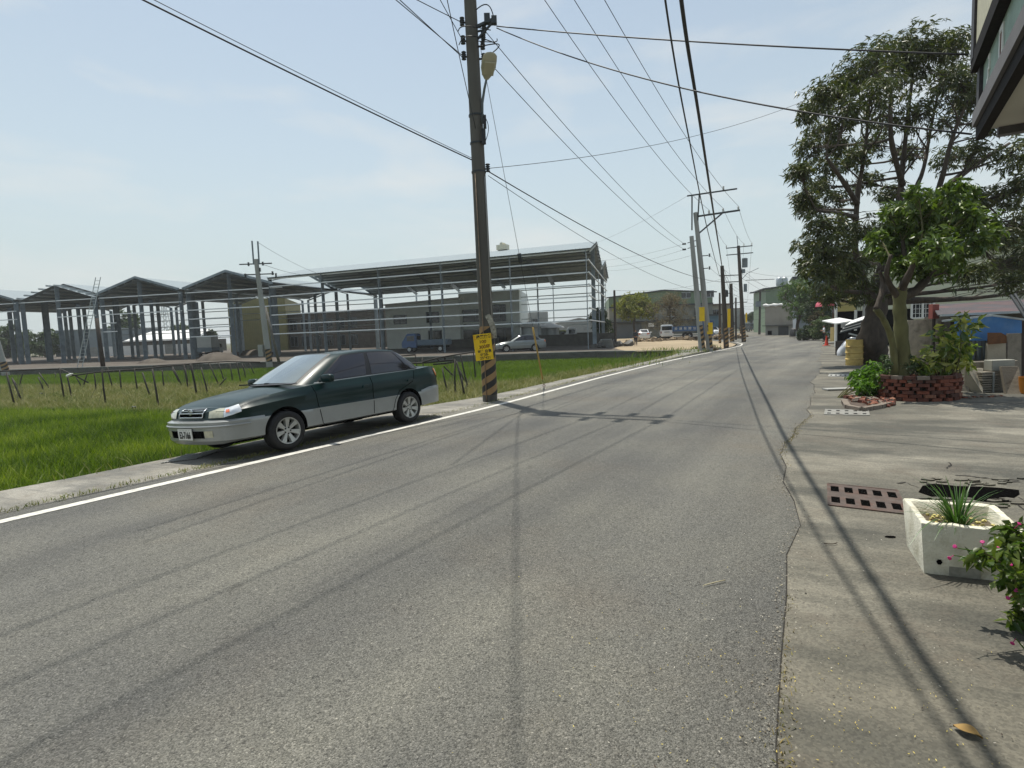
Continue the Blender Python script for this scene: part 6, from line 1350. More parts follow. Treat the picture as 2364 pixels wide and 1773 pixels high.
# drain grates let into the apron
M_IRON = mat('rusty_iron', srgb('#554a44'), .9, .0, .3, 9, .3, 40, stain=srgb('#5b3a2c'), stain_scale=5, stain_amt=.7)
def grate(label, a, b, c_, rows, cols, m, z=.012, hole=.6):
    """plate with square holes: a origin, b along the length, c across; holes are dark pits below the plate's ribs"""
    a = Vector((a.x, a.y, z)); b = Vector((b.x, b.y, z)); c_ = Vector((c_.x, c_.y, z)); u = b-a; v = c_-a; T = thing('drain_grate', label, 'drain grate', a, 0, 'drain grates in the apron')
    us = [0]; 
    for i in range(cols): w_ = 1/cols; us += [w_*(i+.5-hole/2), w_*(i+.5+hole/2)]
    us.append(1); vs = [0]
    for j in range(rows): w_ = 1/rows; vs += [w_*(j+.5-hole*.42), w_*(j+.5+hole*.42)]
    vs.append(1); pl = MB()
    for i in range(len(us)-1):
        for j in range(len(vs)-1):
            if i % 2 == 1 and j % 2 == 1:
                P = [a+u*us[i]+v*vs[j], a+u*us[i+1]+v*vs[j], a+u*us[i+1]+v*vs[j+1], a+u*us[i]+v*vs[j+1]]; n = len(pl.v); pl.v += [tuple(p) for p in P]+[tuple(p-Vector((0, 0, .010))) for p in P]
                for k in range(4): pl.f.append([n+k, n+(k+1) % 4, n+4+(k+1) % 4, n+4+k]); pl.m.append(0)
            else: pl.add([a+u*us[i]+v*vs[j], a+u*us[i+1]+v*vs[j], a+u*us[i+1]+v*vs[j+1], a+u*us[i]+v*vs[j+1]], [(0, 1, 2, 3)])
    pl.build('plate', [m], T); d = Vector((0, 0, .0065)); q = MB(); q.add([a+u*.02+v*.04-d, b-u*.02+v*.04-d, b+v*.96-u*.02-d, a+v*.96+u*.02-d], [(0, 1, 2, 3)]); q.build('pit', [MATS['dark_void']], T)
    rim = MB(); e = .008
    for p, r_ in ((a, b), (b, b+v), (b+v, a+v), (a+v, a)): rim.beam(p+Vector((0, 0, -.004)), r_+Vector((0, 0, -.004)), .016, .014)
    rim.build('rim', [m], T)
grate('rusty cast drain grate with ten square holes beside the white foam box', at(1913, 1168), at(2096, 1190), at(1911, 1118), 2, 5, M_IRON)
grate('grey slotted drain grate in front of the brick bed', at(1903, 958), at(2007, 960), at(1906, 946), 2, 5, mat('grey_iron', srgb('#8d8c86'), .7, .2, .12, 9, stain=srgb('#5f4f45'), stain_scale=6), hole=.42)
grate('small far drain grate left of the green shrub', at(1912, 870), at(1968, 870), at(1915, 864), 1, 5, M_POLEG, hole=.4)
c = MB(); p = at(1955, 900); c.box((p.x, p.y, .03), (1.0, .28, .03), rz=-.03); o = c.build('steel_plate', [M_POLEG]); o.data.transform(Matrix.Translation((-p.x, -p.y, -.03))); o.location = (p.x, p.y, .03); tag(o, 'narrow grey steel plate lying on the apron left of the shrub', 'plate')
# mesh grate in the kerb under the car's nose
kp = [at(*p, -.06) for p in ((372, 1070), (452, 1062), (505, 1042), (430, 1048))]; T = thing('mesh_grate', 'black expanded-metal grate in the kerb under the car front', 'drain grate', kp[0]); c = MB(); NU, NVV = 12, 5
def kerbz(p):
    d = min((Vector((p.x, p.y, 0))-q).length for q in resample(LINE[1:6], 400)); return -.012-.073*min(1, max(0, (d-.4)/1.35))
def kq(u, v): return (kp[0].lerp(kp[1], u)).lerp(kp[3].lerp(kp[2], u), v)+Vector((0, 0, kerbz(kp[0].lerp(kp[1], u).lerp(kp[3].lerp(kp[2], u), v))+.06+.020))
for i in range(NU+1):
    for j in range(NVV):
        for s_ in (0, 1):
            a_ = kq(i/NU, j/NVV); i2 = i+(1 if s_ else -1)
            if 0 <= i2 <= NU: c.beam(a_, kq(i2/NU, (j+1)/NVV), .012, .012)
c.build('mesh', [M_POLEG], T); c = MB(); c.add([kq(u, v)-Vector((0, 0, .006)) for u, v in ((0, 0), (1, 0), (1, 1), (0, 1))], [(0, 1, 2, 3)]); c.build('pit', [MATS['dark_void']], T)
# broken dark gap behind the foam box: a flat ragged black patch painted for the shade inside
def gap():
    rn = random.Random(6); P = [(2130, 1121), (2165, 1117), (2210, 1122), (2260, 1123), (2310, 1126), (2352, 1131), (2354, 1141), (2340, 1150), (2345, 1158), (2300, 1160), (2250, 1156), (2200, 1153), (2150, 1146), (2120, 1136)]
    top = [at(*p, .007) for p in P]; c = MB(); c.add(top, [tuple(range(len(top)))]); kind(c.build('hole_shade_patch', [MATS['dark_void']]))
    cr = MB()
    for path in ([(2205, 1096), (2250, 1101), (2300, 1105), (2364, 1109)], [(2230, 1098), (2290, 1106), (2330, 1112), (2368, 1113)], [(2120, 1125), (2090, 1114), (2066, 1116)], [(2352, 1148), (2375, 1160), (2400, 1165)], [(2340, 1160), (2368, 1178), (2400, 1180)], [(2186, 1080), (2196, 1072), (2188, 1066)]):
        Q = []
        for (xa, ya), (xb, yb) in zip(path, path[1:]):
            for k in range(5): Q.append(at(xa+(xb-xa)*k/5, ya+(yb-ya)*k/5+rn.uniform(-1.2, 1.2), .0075))
        pr = [[p-Vector((0, .006+rn.uniform(0, .014), 0)), p+Vector((0, .006+rn.uniform(0, .014), 0))] for p in Q]; cr.grid(pr)
    kind(cr.build('pavement_crack', [MATS['crack_dirt']]))
    ch = MB()
    for _ in range(46):
        p = at(rn.uniform(2130, 2364), rn.choice((rn.uniform(1104, 1120), rn.uniform(1152, 1172))), .006); s = rn.uniform(.02, .06); n = 6
        ch.prism([p+Vector((s*1.6*math.cos(6.28*k/n)*rn.uniform(.7, 1.1), s*.8*math.sin(6.28*k/n)*rn.uniform(.7, 1.1), 0)) for k in range(n)], (0, 0, .012))
    o = ch.build('broken_chips', [M_CONC]); kind(o, 'stuff')
gap()
p = at(2055, 1239, .0075); c = MB(); c.lathe([(.03, 0), (.001, 0)], 12, Matrix.Translation(p) @ Matrix.Diagonal((1.25, .8, 1, 1)), cap=False, wob=.2); kind(c.build('drill_hole', [MATS['dark_void']]))
# polystyrene box with chives
M_FOAM = mat('foam', srgb('#dcd8c6'), .75, 0, .05, 14, .35, 70, stain=srgb('#968f72'), stain_scale=5, stain_amt=.6)
def foam_box():
    A = at(2127, 1326); B = at(2086, 1258); Cc = at(2362, 1352); A.z = B.z = Cc.z = 0; H = .335; D_ = B+(Cc-A)
    T = thing('foam_box', 'white polystyrene box planted with chives in front of the drain grate', 'planter box', A); e = .035; up = Vector((0, 0, 1)); cen = (A+Cc+B+D_)/4
    P = [A, Cc, D_, B]; bt = [cen+(p-cen)*.93 for p in P]; tp = [cen+(p-cen)*1.04+up*H for p in P]; mi = [t+(cen+up*H-t)*.16 for t in tp]; lo = [cen+(p-cen)*.80+up*(H-.09) for p in P]
    tp[1] = tp[1]-up*.02; c = MB(); rn = random.Random(3)
    def ring(a_, b_, n=10, w_=0.0): 
        r = []
        for k in range(4):
            p, q = a_[k], a_[(k+1) % 4]
            for i in range(n): r.append(p.lerp(q, i/n)+Vector((rn.uniform(-w_, w_), rn.uniform(-w_, w_), rn.uniform(-w_, w_)*1.4)))
        return r
    rings = [ring(bt, 0, 10, .0), ring([b_.lerp(t, .04) for b_, t in zip(bt, tp)], 0, 10, .001), ring([b_.lerp(t, .97) for b_, t in zip(bt, tp)], 0, 10, .001), ring([t.lerp(m, .12) for t, m in zip(tp, mi)], 0, 10, .004), ring([t.lerp(m, .85) for t, m in zip(tp, mi)], 0, 10, .004), ring([m.lerp(l, .08) for m, l in zip(mi, lo)], 0, 10, .002), ring(lo, 0, 10)]
    n = 40; base = len(c.v); c.v += [tuple(p) for r in rings for p in r]
    for j in range(len(rings)-1):
        for i in range(n): c.f.append([base+j*n+i, base+j*n+(i+1) % n, base+(j+1)*n+(i+1) % n, base+(j+1)*n+i]); c.m.append(0)
    c.f.append([base+i for i in range(n)][::-1]); c.m.append(0); c.build('box', [M_FOAM], T, smooth=True, angle=40)
    c = MB(); c.add([p for p in lo], [(0, 1, 2, 3)]); c.build('soil', [mat('box_soil', (.10, .08, .05), .95, 0, .4, 30)], T)
    fn = (Cc-A).normalized(); out_ = Vector((fn.y, -fn.x, 0)); face = lambda u, z: A.lerp(Cc, u)*1.0+out_*(.004-.0)+up*z+(cen-A.lerp(Cc, u)).normalized()*0
    c = MB(); q = bt[0].lerp(bt[1], .17).lerp(tp[0].lerp(tp[1], .17), .27)+out_*.006; 
    c.prism([q+fn*(.016*math.cos(k*1.047))+up*(.018*math.sin(k*1.047)) for k in range(6)], out_*.002); c.build('drain_hole', [MATS['dark_void']], T)
    c = MB(); q = bt[0].lerp(bt[1], .44).lerp(tp[0].lerp(tp[1], .44), .11)+out_*.004
    c.prism([q+fn*a_*.078+up*b_*.030 for a_, b_ in ((-1, -1), (1, -1), (1, 1), (-1, 1))], out_*.004); c.build('stained_patch', [mat('foam_dirty', srgb('#8d8b80'), .85, 0, .2, 30)], T)
    # rice-husk pebbles on the soil
    c = MB()
    for _ in range(120):
        u, v = rn.random(), rn.random(); p = lo[0].lerp(lo[1], u).lerp(lo[3].lerp(lo[2], u), v)+up*.008; s = rn.uniform(.007, .016); c.box(p, (s*1.3, s, s*.8), rz=rn.uniform(0, 3), rx=rn.uniform(-.6, .6))
    c.build('pebbles', [mat('pale_pebble', srgb('#cfc37e'), .8, 0, .2, 20)], T)
    CT = (lo[0]*.38+lo[1]*.30+lo[2]*.12+lo[3]*.20)
    CH = thing('chives', 'tuft of long green chives growing in the white foam box', 'herb', CT); n = 105; a = rng.random(n)*6.28; rr = rng.random(n)**.7; b0 = np.c_[CT.x+.055*rr*np.cos(a), CT.y+.045*rr*np.sin(a), np.full(n, CT.z)]
    Ls = .20+.20*rng.random(n); tilt = (.15+.95*rr)*(.5+.95*rng.random(n)); d = np.c_[np.cos(a)-.25, np.sin(a), np.zeros(n)]; V = []; seg = 6
    wv = np.c_[-np.sin(a), np.cos(a), np.zeros(n)]*.0055
    for k in range(seg+1):
        t = k/seg; ang = tilt*(.25+.9*t); 
        pos = b0+d*(Ls*t*np.sin(ang*.9))[:, None]+np.c_[np.zeros((n, 2)), Ls*t*np.cos(np.minimum(ang, 1.9))]; wk = wv*(1-.85*t**2); V += [pos-wk, pos+wk]
    V = np.stack(V, 1); F = (np.arange(n)*(2*(seg+1)))[:, None, None]+np.array([[2*k, 2*k+1, 2*k+3, 2*k+2] for k in range(seg)])[None]
    npmesh('leaves', V, F, leafmat('chive_leaf', [(.035, .085, .02), (.06, .13, .03), (.09, .17, .05)], .4, .25), CH)
foam_box()
# a dead leaf and a twig on the apron
p = at(2234, 1692, .012); c = MB(); pr = []
for k in range(9): t = k/8; wv = .026*math.sin(math.pi*min(1, t*1.05+.02)); q = p+Vector((.055*(t-.5), -.075*(t-.5), .010*math.sin(math.pi*t))); pr.append([q+Vector((wv, wv*.7, .008)), q, q+Vector((-wv, -wv*.7, .010))])
c.grid(pr); o = c.build('dead_leaf', [mat('dead_leaf_mat', srgb('#a08048'), .7, 0, .2, 30)], smooth=True); o.data.transform(Matrix.Translation(-p)); o.location = p; tag(o, 'single curled tan leaf lying on the apron at lower right', 'leaf')
p = at(1918, 1256, .012); c = MB(); c.tube([p+Vector((x*.001, y*.001, .004)) for x, y in ((-45, 12), (-20, -4), (10, -8), (40, 2), (52, 14))], .0035, 6); o = c.build('twig', [MATS['bark']], smooth=True); o.data.transform(Matrix.Translation(-p)); o.location = p; tag(o, 'small curved twig on the apron left of the foam box', 'twig')
p = at(1652, 1346, .010); c = MB(); c.tube([p+Vector((-.08, -.03, .003)), p+Vector((0, .002, .005)), p+Vector((.07, .03, .003))], .003, 6); o = c.build('straw', [mat('straw_mat', srgb('#b5ab8c'), .8)], smooth=True); o.data.transform(Matrix.Translation(-p)); o.location = p; tag(o, 'thin pale straw lying on the asphalt right of centre', 'straw')
# ---- junk shack
def sheet(name, label, pts, m, th=.04, cat='board', back=(0, 1, 0), group=None):
    P = [Vector(p) for p in pts]; o0 = P[0]; c = MB(); c.prism([p-o0 for p in P], Vector(back)*th); o = c.build(name, [m]); o.location = o0; return tag(o, label, cat, group)
def yq(Y, *pts): return [atY(x, y, Y) for x, y in pts]
M_BLUE = mat('blue_paint', srgb('#3f78b5'), .55, 0, .12, 3, .1, 8, stain=srgb('#6d92b5'), stain_scale=2.2, stain_amt=.5); M_SLAB = mat('slab', srgb('#8a8377'), .9, 0, .14, 4, .4, 20, stain=srgb('#575147'), stain_scale=2.5, stain_amt=.7); M_SLAB2 = mat('slab_pale', srgb('#a39b8b'), .9, 0, .14, 4, .4, 20, stain=srgb('#6f675a'), stain_scale=2, stain_amt=.6)
M_PURP = mat('rust_sheet', srgb('#4b474a'), .85, .0, .12, 2, .2, 12, stain=srgb('#7a4f4a'), stain_scale=1.5, stain_amt=.6)
def shack():
    b0 = atY(2190, 860, 13.2); T = thing('junk_shack', 'low makeshift shed with sagging rusty roof and blue front board', 'shed', (b0.x, b0.y, 0)); 
    c = MB(); A = atY(2166, 727, 13.0); B = atY(2470, 716, 13.0); A2 = atY(2150, 704, 15.4); B2 = atY(2470, 684, 15.4); c.add([A, B, B2, A2, A-Vector((0, 0, .03)), B-Vector((0, 0, .03)), B2-Vector((0, 0, .03)), A2-Vector((0, 0, .03))], [(0, 1, 2, 3), (7, 6, 5, 4), (0, 4, 5, 1), (1, 5, 6, 2), (2, 6, 7, 3), (3, 7, 4, 0)]); c.build('roof', [M_PURP], T)
    c = MB(); c.beam(atY(2172, 728, 12.9), atY(2400, 718, 12.9), .06, .05); c.beam(atY(2176, 741, 12.6), atY(2290, 728, 12.6), .05, .04); c.beam(atY(2290, 728, 12.6), atY(2380, 740, 12.6), .05, .04); c.build('roof_beam', [MATS['steel_light']], T)
    c = MB(); c.box((14.2, 15.2, .8), (6.6, .1, 1.6)); c.box((10.75, 14.7, .8), (.1, .9, 1.6)); c.build('back_wall', [M_DKB], T)
    c = MB(); P = yq(12.7, (2207, 740), (2287, 730), (2359, 738), (2359, 769), (2339, 770), (2336, 786), (2282, 787), (2207, 785)); c.prism(P, (0, .05, 0)); c.build('blue_board', [M_BLUE], T)
    c = MB()
    for x in (2231, 2247, 2260, 2271): c.beam(atY(x, 786, 12.75), atY(x, 830, 12.75), .03 if x != 2260 else .06)
    c.build('bars', [MATS['steel']], T)
    c = MB()
    for x in (2173, 2361): q = atY(x, 740, 12.8); c.beam(q, (q.x, q.y, 0), .08)
    c.build('post', [MATS['wood_dark']], T)
    c = MB(); c.box((atY(2320, 830, 12.95)).to_tuple()[:2]+(.52,), (2.9, .1, 1.04)); c.build('front_wall', [mat('block_front', srgb('#6b675e'), .9, 0, .15, 3, stain=srgb('#45413a'), stain_scale=2)], T)
shack()
c = MB(); a_ = atY(2336, 684, 12.9); b_ = atY(2368, 735, 12.4); 
for k, (p, q) in enumerate((((2334, 682), (2372, 740)), ((2343, 679), (2378, 735)))):
    c = MB(); A = atY(*p, 12.8); B = atY(*q, 12.3); B2 = A+(B-A)*3.1; c.tube([A-B2, B2-B2], .028, 8); o = c.build('leaning_pole', [MATS['steel_dark']]); o.location = B2; tag(o, ('left' if k == 0 else 'right')+' of two poles leaning on the shack roof at the frame edge', 'pole', 'poles leaning on the shack')
sheet('slab', 'tall grey board standing at the right under the blue board', yq(12.55, (2327, 770), (2358, 769), (2358, 876), (2325, 876)), M_SLAB, .05, 'slab')
sheet('slab', 'pale stained slab standing below the brown board', yq(12.5, (2281, 792), (2322, 792), (2323, 868), (2277, 868)), M_SLAB2, .06, 'slab')
sheet('wooden_board', 'rust-brown wooden board propped over the pale slab', yq(12.42, (2282, 768), (2311, 768), (2324, 775), (2324, 792), (2282, 795)), mat('brown_board', srgb('#6a4629'), .8, 0, .25, 6, .3, 20, stain=srgb('#3a2415'), stain_scale=4), .03)
def blk(name, label, x0, y0, x1, y1, Y, dep, m, cat):
    a_, b_ = atY(x0, y1, Y), atY(x1, y0, Y); cx = Vector(((a_.x+b_.x)/2, Y+dep/2, 0)); c = MB(); z0, z1 = min(a_.z, b_.z), max(a_.z, b_.z); c.box((0, 0, (z1-z0)/2), (b_.x-a_.x, dep, z1-z0)); o = c.build(name, [m]); o.location = (cx.x, cx.y, z0)
    bm = bmesh.new(); bm.from_mesh(o.data); bmesh.ops.bevel(bm, geom=bm.edges, offset=.008, segments=1, affect='EDGES'); bm.to_mesh(o.data); bm.free(); return tag(o, label, cat)
blk('plinth_block', 'long grey block the pale slab stands on', 2238, 832, 2350, 905, 12.25, .25, M_SLAB, 'block')
blk('storage_box', 'pale ribbed box resting on the stacked tiles', 2290, 830, 2344, 857, 12.0, .22, mat('box_pale', srgb('#9d9c92'), .8, 0, .1, 5, stain=srgb('#7a776c'), stain_scale=3), 'box')
def leaning_slab(label, pts, m, lean):
    bot = [at(*p) for p in pts[2:]]; Y = min(b_.y for b_ in bot); q = [atY(pts[0][0], pts[0][1], Y+lean), atY(pts[1][0], pts[1][1], Y+lean)]+bot; return sheet('leaning_slab', label, q, m, .06, 'slab', group='slabs leaning at the shack foot')
leaning_slab('pale leaning slab left of the stacked tiles', ((2232, 851), (2270, 850), (2269, 908), (2232, 902)), M_SLAB2, .25); leaning_slab('brown stained slab leaning right of the stacked tiles', ((2312, 846), (2352, 846), (2362, 910), (2323, 910)), mat('slab_brown', srgb('#6f675a'), .9, 0, .2, 3, .4, 20, stain=srgb('#4a4238'), stain_scale=2), .30)
T = thing('tile_stack', 'stack of grey roof tiles between the two leaning slabs', 'tiles', at(2294, 906)); c = MB(); rn = random.Random(2); b_ = at(2294, 907)
for k in range(9): c.box((b_.x+rn.uniform(-.015, .015), b_.y+.22+rn.uniform(-.015, .015), .025+k*.048), (.40+rn.uniform(-.02, .02), .34, .03), rz=rn.uniform(-.03, .03))
c.build('tiles', [M_SLAB], T); c = MB(); c.beam((b_.x+.01, b_.y+.03, 0), (b_.x+.01, b_.y+.03, .42), .025); c.build('strap', [MATS['steel_light']], T)
sheet('concrete_slab', 'big upright mottled concrete slab behind the planter tree', yq(14.6, (2096, 739), (2153, 737), (2150, 870), (2098, 872)), mat('slab_mottled', srgb('#c9bda8'), .92, 0, .16, 5, .5, 18, stain=srgb('#766b5b'), stain_scale=3.2, stain_amt=.8), .12, 'slab')  # colour made paler to stand in for sunlight on this face
blk('meter_cabinet', 'small faded red cabinet on a dark post beside the barred window', 2153, 702, 2169, 736, 14.0, .15, mat('faded_red', srgb('#8f4a42'), .75, 0, .15, 8, stain=srgb('#6f5f58'), stain_scale=6), 'cabinet'); 
c = MB(); q = atY(2156, 736, 14.05); c.beam((0, 0, 0), (0, 0, q.z), .05); o = c.build('post', [MATS['wood_dark']]); o.location = (q.x, q.y, 0); tag(o, 'dark post carrying the faded red cabinet', 'post')
b_ = at(2375, 912); c = MB(); c.lathe([(.13, 0), (.17, .34), (.175, .34), (.15, .02)], 16); o = c.build('bucket', [mat('orange_plastic', srgb('#b8741e'), .5)], smooth=True, angle=40); o.location = b_+Vector((.14, .15, 0)); tag(o, 'orange bucket cut off by the right frame edge', 'bucket')
def pot(label, x, y, h, r, m, Y=None):
    b_ = at(x, y) if Y is None else Vector((atY(x, y, Y).x, Y, 0)); T = thing('flower_pot', label, 'flower pot', b_, 0, 'grey plant pots behind the planter'); c = MB(); c.lathe([(r*.7, 0), (r, h), (r*1.08, h), (r*1.08, h-.03), (r*.9, h-.04), (.001, h-.05)], 18, Matrix.Translation(b_), cap=False); c.build('pot', [m], T, smooth=True, angle=40)
    q = rng.normal(0, r*.5, (60, 2))+np.array([b_.x, b_.y]); blades('leaves', q, h-.04, .18, .02, 1.4, M_WEED, T)
M_PG = mat('pot_grey', srgb('#7d8688'), .6, 0, .1, 6); pot('grey-blue tapered pot left of the planter tree trunk', 2045, 856, .36, .16, M_PG, 12.6); pot('squat grey pot directly behind the planter tree', 2072, 868, .30, .17, M_PG, 12.5); pot('grey pot under the variegated bush', 2128, 868, .28, .16, M_PG, 12.4)
# ---- things beside and left of the mango
def drum():
    b_ = at(1972, 843); b_.z = 0; T = thing('oil_drum', 'dented yellow steel drum standing against the mango trunk', 'drum', b_); c = MB(); H = .90; r = .27; pr = [(r*.97, 0), (r, .02)]
    for z in (.22, .45, .66): pr += [(r, z-.03), (r+.024, z), (r, z+.03)]
    pr += [(r, H-.02), (r+.008, H), (r-.01, H), (r-.02, H-.03), (.001, H-.03)]; c.lathe(pr, 28, Matrix.Translation(b_), wob=.012, seed=3, cap=False); c.build('shell', [mat('drum_yellow', srgb('#c9ae66'), .65, .0, .16, 5, .2, 15, stain=srgb('#75572f'), stain_scale=3, stain_amt=.6)], T, smooth=True, angle=35)
drum()
def bag(label, x, y, s, col, lean, seed):
    b_ = at(x, y); rn = random.Random(seed); c = MB(); Q = []
    for i in range(11):
        t = i/10; w_ = math.sin(math.pi*min(.97, .12+.8*t))**.6; Q.append([Vector((math.cos(a_)*s*.55*w_*(1+.15*math.sin(3*a_+t*5)), math.sin(a_)*s*.4*w_*(1+.1*math.sin(4*a_-t*4)), t*s*1.25))+Vector((lean*t*s, 0, 0)) for a_ in [2*math.pi*k/20 for k in range(21)]])
    c.grid(Q); o = c.build('plastic_sack', [mat('sack_%d' % seed, srgb(col), .35, 0, .1, 6, .5, 9)], smooth=True); o.location = b_; tag(o, label, 'sack', 'plastic sacks by the drum')
bag('white plastic sack slumped left of the yellow drum', 1944, 821, .62, '#c9ccd0', .75, 1); bag('grey plastic sack behind the white one by the drum', 1957, 814, .6, '#7f858b', .5, 2); bag('clear grey sack lying low beside the yellow drum', 1962, 822, .4, '#9da1a4', .6, 3)
def junk_roof():
    Y = 25.5; b_ = Vector((atY(1960, 800, Y).x, Y, zg(Y))); T = thing('roof_sheet_stack', 'tilted stack of pale roofing sheets heaped left of the mango trunk', 'roofing sheets', b_); rn = random.Random(1)
    for k in range(6):
        A, B = atY(1938+k*2.5, 768-k*3.4, Y-.2), atY(2015, 741-k*3.4+6, Y-.2); c = MB(); c.add([A, B, B+Vector((1.3, 1.6, .25)), A+Vector((1.25, 1.6, .2)), A-Vector((0, 0, .04)), B-Vector((0, 0, .04)), B+Vector((1.3, 1.6, .21)), A+Vector((1.25, 1.6, .16))], [(0, 1, 2, 3), (7, 6, 5, 4), (0, 4, 5, 1), (1, 5, 6, 2), (2, 6, 7, 3), (3, 7, 4, 0)]); c.build('sheet', [M_WROOF if k % 2 else MATS['steel_dark']], T)
    c = MB(); A = atY(1930, 749, Y+1.0); B = atY(1972, 742, Y+1.0); c.prism([A, B, B+Vector((0, 1.2, .15)), A+Vector((0, 1.2, .15))], (0, 0, .05)); c.build('top_sheet', [M_WROOF], T)
    c = MB(); q = atY(1975, 790, Y+.6); c.box((q.x+.25, q.y+.9, .25), (.8, .9, .75)); c.build('crate_base', [MATS['wood_dark']], T)
    c = MB(); c.beam(atY(1960, 770, Y-.3), atY(2012, 783, Y-.3), .12, .05); c.build('loose_plank', [MATS['steel_light']], T)
junk_roof()
b_ = atg(1928, 789); T = thing('cabinet', 'leaning pale yellow cabinet behind the orange cone', 'cabinet', b_); c = MB(); c.box(b_+Vector((0, .2, .62)), (.45, .35, 1.25), rz=.3); c.build('body', [mat('cream_yellow', srgb('#cdb578'), .6, 0, .06, 4)], T); c = MB(); c.box(b_+Vector((.42, .25, .62)), (.35, .3, 1.2), rz=.3); c.build('side_panel', [mat('cream_pale', srgb('#c4b692'), .6, 0, .06, 4)], T)
b_ = atg(1908, 798); T = thing('traffic_cone', 'small orange traffic cone on the road edge near the person', 'traffic cone', b_); c = MB(); c.lathe([(.13, .03), (.035, .68), (.001, .69)], 16, Matrix.Translation(b_)); c.build('cone', [mat('cone_orange', srgb('#d8432a'), .5, 0, .05)], T, smooth=True, angle=40); c = MB(); c.box(b_+Vector((0, 0, .02)), (.36, .36, .04)); c.build('base', [MATS['cone_orange']], T)
b_ = atg(1930, 793); c = MB(); c.lathe([(.9, 0), (.95, .08), (.7, .13), (.001, .15)], 10, Matrix.Diagonal((1.3, .5, 1, 1)), wob=.12); o = c.build('cement_mound', [M_GRYW], smooth=True); o.location = b_+Vector((.3, .3, 0)); tag(o, 'flat pale cement mound behind the orange cone', 'mound')
b_ = atg(1838, 777); c = MB(); Q = []
for i in range(9):
    t = i/8; w_ = 1-.35*t**2; Q.append([Vector((math.copysign(abs(math.cos(a_))**.6, math.cos(a_))*.75*w_+.06*math.sin(5*a_+3*t), math.copysign(abs(math.sin(a_))**.6, math.sin(a_))*.6*w_, t*1.05+.06*math.sin(3*a_)*t)) for a_ in [2*math.pi*k/24 for k in range(25)]])
Q.append([Vector((0, 0, 1.0))]*25); c.grid(Q); o = c.build('tarpaulin_bundle', [mat('black_tarp', (.012, .012, .013), .5, 0, .2, 5, .5, 6)], smooth=True); o.location = b_; tag(o, 'black tarpaulin bundle at the road edge past the low beige house', 'bundle')
# ---- cream clad building behind the trees
def cream_building():
    p0 = Vector((*px2(1929, 38), 0)); p1 = Vector((*px2(2480, 32), 0)); u = (p1-p0); W_ = u.length; u /= W_; n = Vector((-u.y, u.x, 0)); z0 = -.3; T = thing('clad_building', 'cream ribbed metal building behind the trees with barred window', 'building', V3(p0, z0))
    m = corrug('cream_cladding', srgb('#c3c6ad'), .22, 'Z', .6, 0, .45, .04); my = corrug('ochre_cladding', srgb('#a79a5c'), .22, 'Z', .6, 0, .45, .05)
    c = MB(); c.prism([V3(p0+u*1.15, 2.15), V3(p1, 2.15), V3(p1, 5.4), V3(p0+u*1.15, 5.4)], n*12); c.build('wall', [m], T)
    c = MB(); c.prism([V3(p0+u*4.2, z0), V3(p1, z0), V3(p1, 2.15), V3(p0+u*4.2, 2.15)], n*11.8); c.build('lower_wall', [m], T)
    c = MB(); c.prism([V3(p0, 2.15), V3(p0+u*1.14, 2.15), V3(p0+u*1.14, 5.4), V3(p0, 5.4)], n*12); c.build('ochre_wall', [my], T)
    c = MB(); q = n*1.5; c.prism([V3(p0+q, z0), V3(p0+u*4.2+q, z0), V3(p0+u*4.2+q, 2.15), V3(p0+q, 2.15)], n*10); c.build('bay_shade_block', [MATS['dark_void']], T)  # solid black block stands in for the shaded inside of the bay
    c = MB(); c.beam(V3(p0-n*.15, 5.6), V3(p1-n*.15, 5.6), .5, .5); c.build('fascia', [M_GRN], T)
    for uu, za, zb in ((.02, z0, 5.4), (1.12, .9, 2.2), (9.15, 2.4, 4.2)): c = MB(); c.beam(V3(p0+u*uu-n*.05, za), V3(p0+u*uu-n*.05, zb), .12); c.build('downpipe', [MATS['white_paint']], T)
    uat = lambda px: next(k*.02 for k in range(2000) if (p0+u*k*.02).x/(p0+u*k*.02).y*FPX+PW/2 >= px); A = p0+u*uat(2105)-n*.05; B = p0+u*uat(2156)-n*.05; c = MB(); c.prism([V3(A, 1.55), V3(B, 1.55), V3(B, 2.65), V3(A, 2.65)], n*.08); wo = c.build('window', [MATS['dark_glass']], T); c = MB()
    for q in (0, .18, .36, .5, .64, .82, 1): c.beam(V3(A.lerp(B, q)-n*.04, 1.55), V3(A.lerp(B, q)-n*.04, 2.65), .09 if q in (0, .5, 1) else .02)
    for z in (1.55, 1.82, 2.1, 2.38, 2.65): c.beam(V3(A-n*.04, z), V3(B-n*.04, z), .08 if z in (1.55, 2.65) else .02)
    c.build('bars', [MATS['white_paint']], wo); c = MB(); q = p0+u*1.6-n*.4; c.beam(V3(q, z0), V3(q, 4.6), .16); c.build('pillar', [M_POLEG], T)
    c = MB(); c.box(V3(p0+u*.55-n*.5, 1.35), (.45, .1, .5), rz=-.5); c.build('gas_meter', [M_POLEG], T)
cream_building()
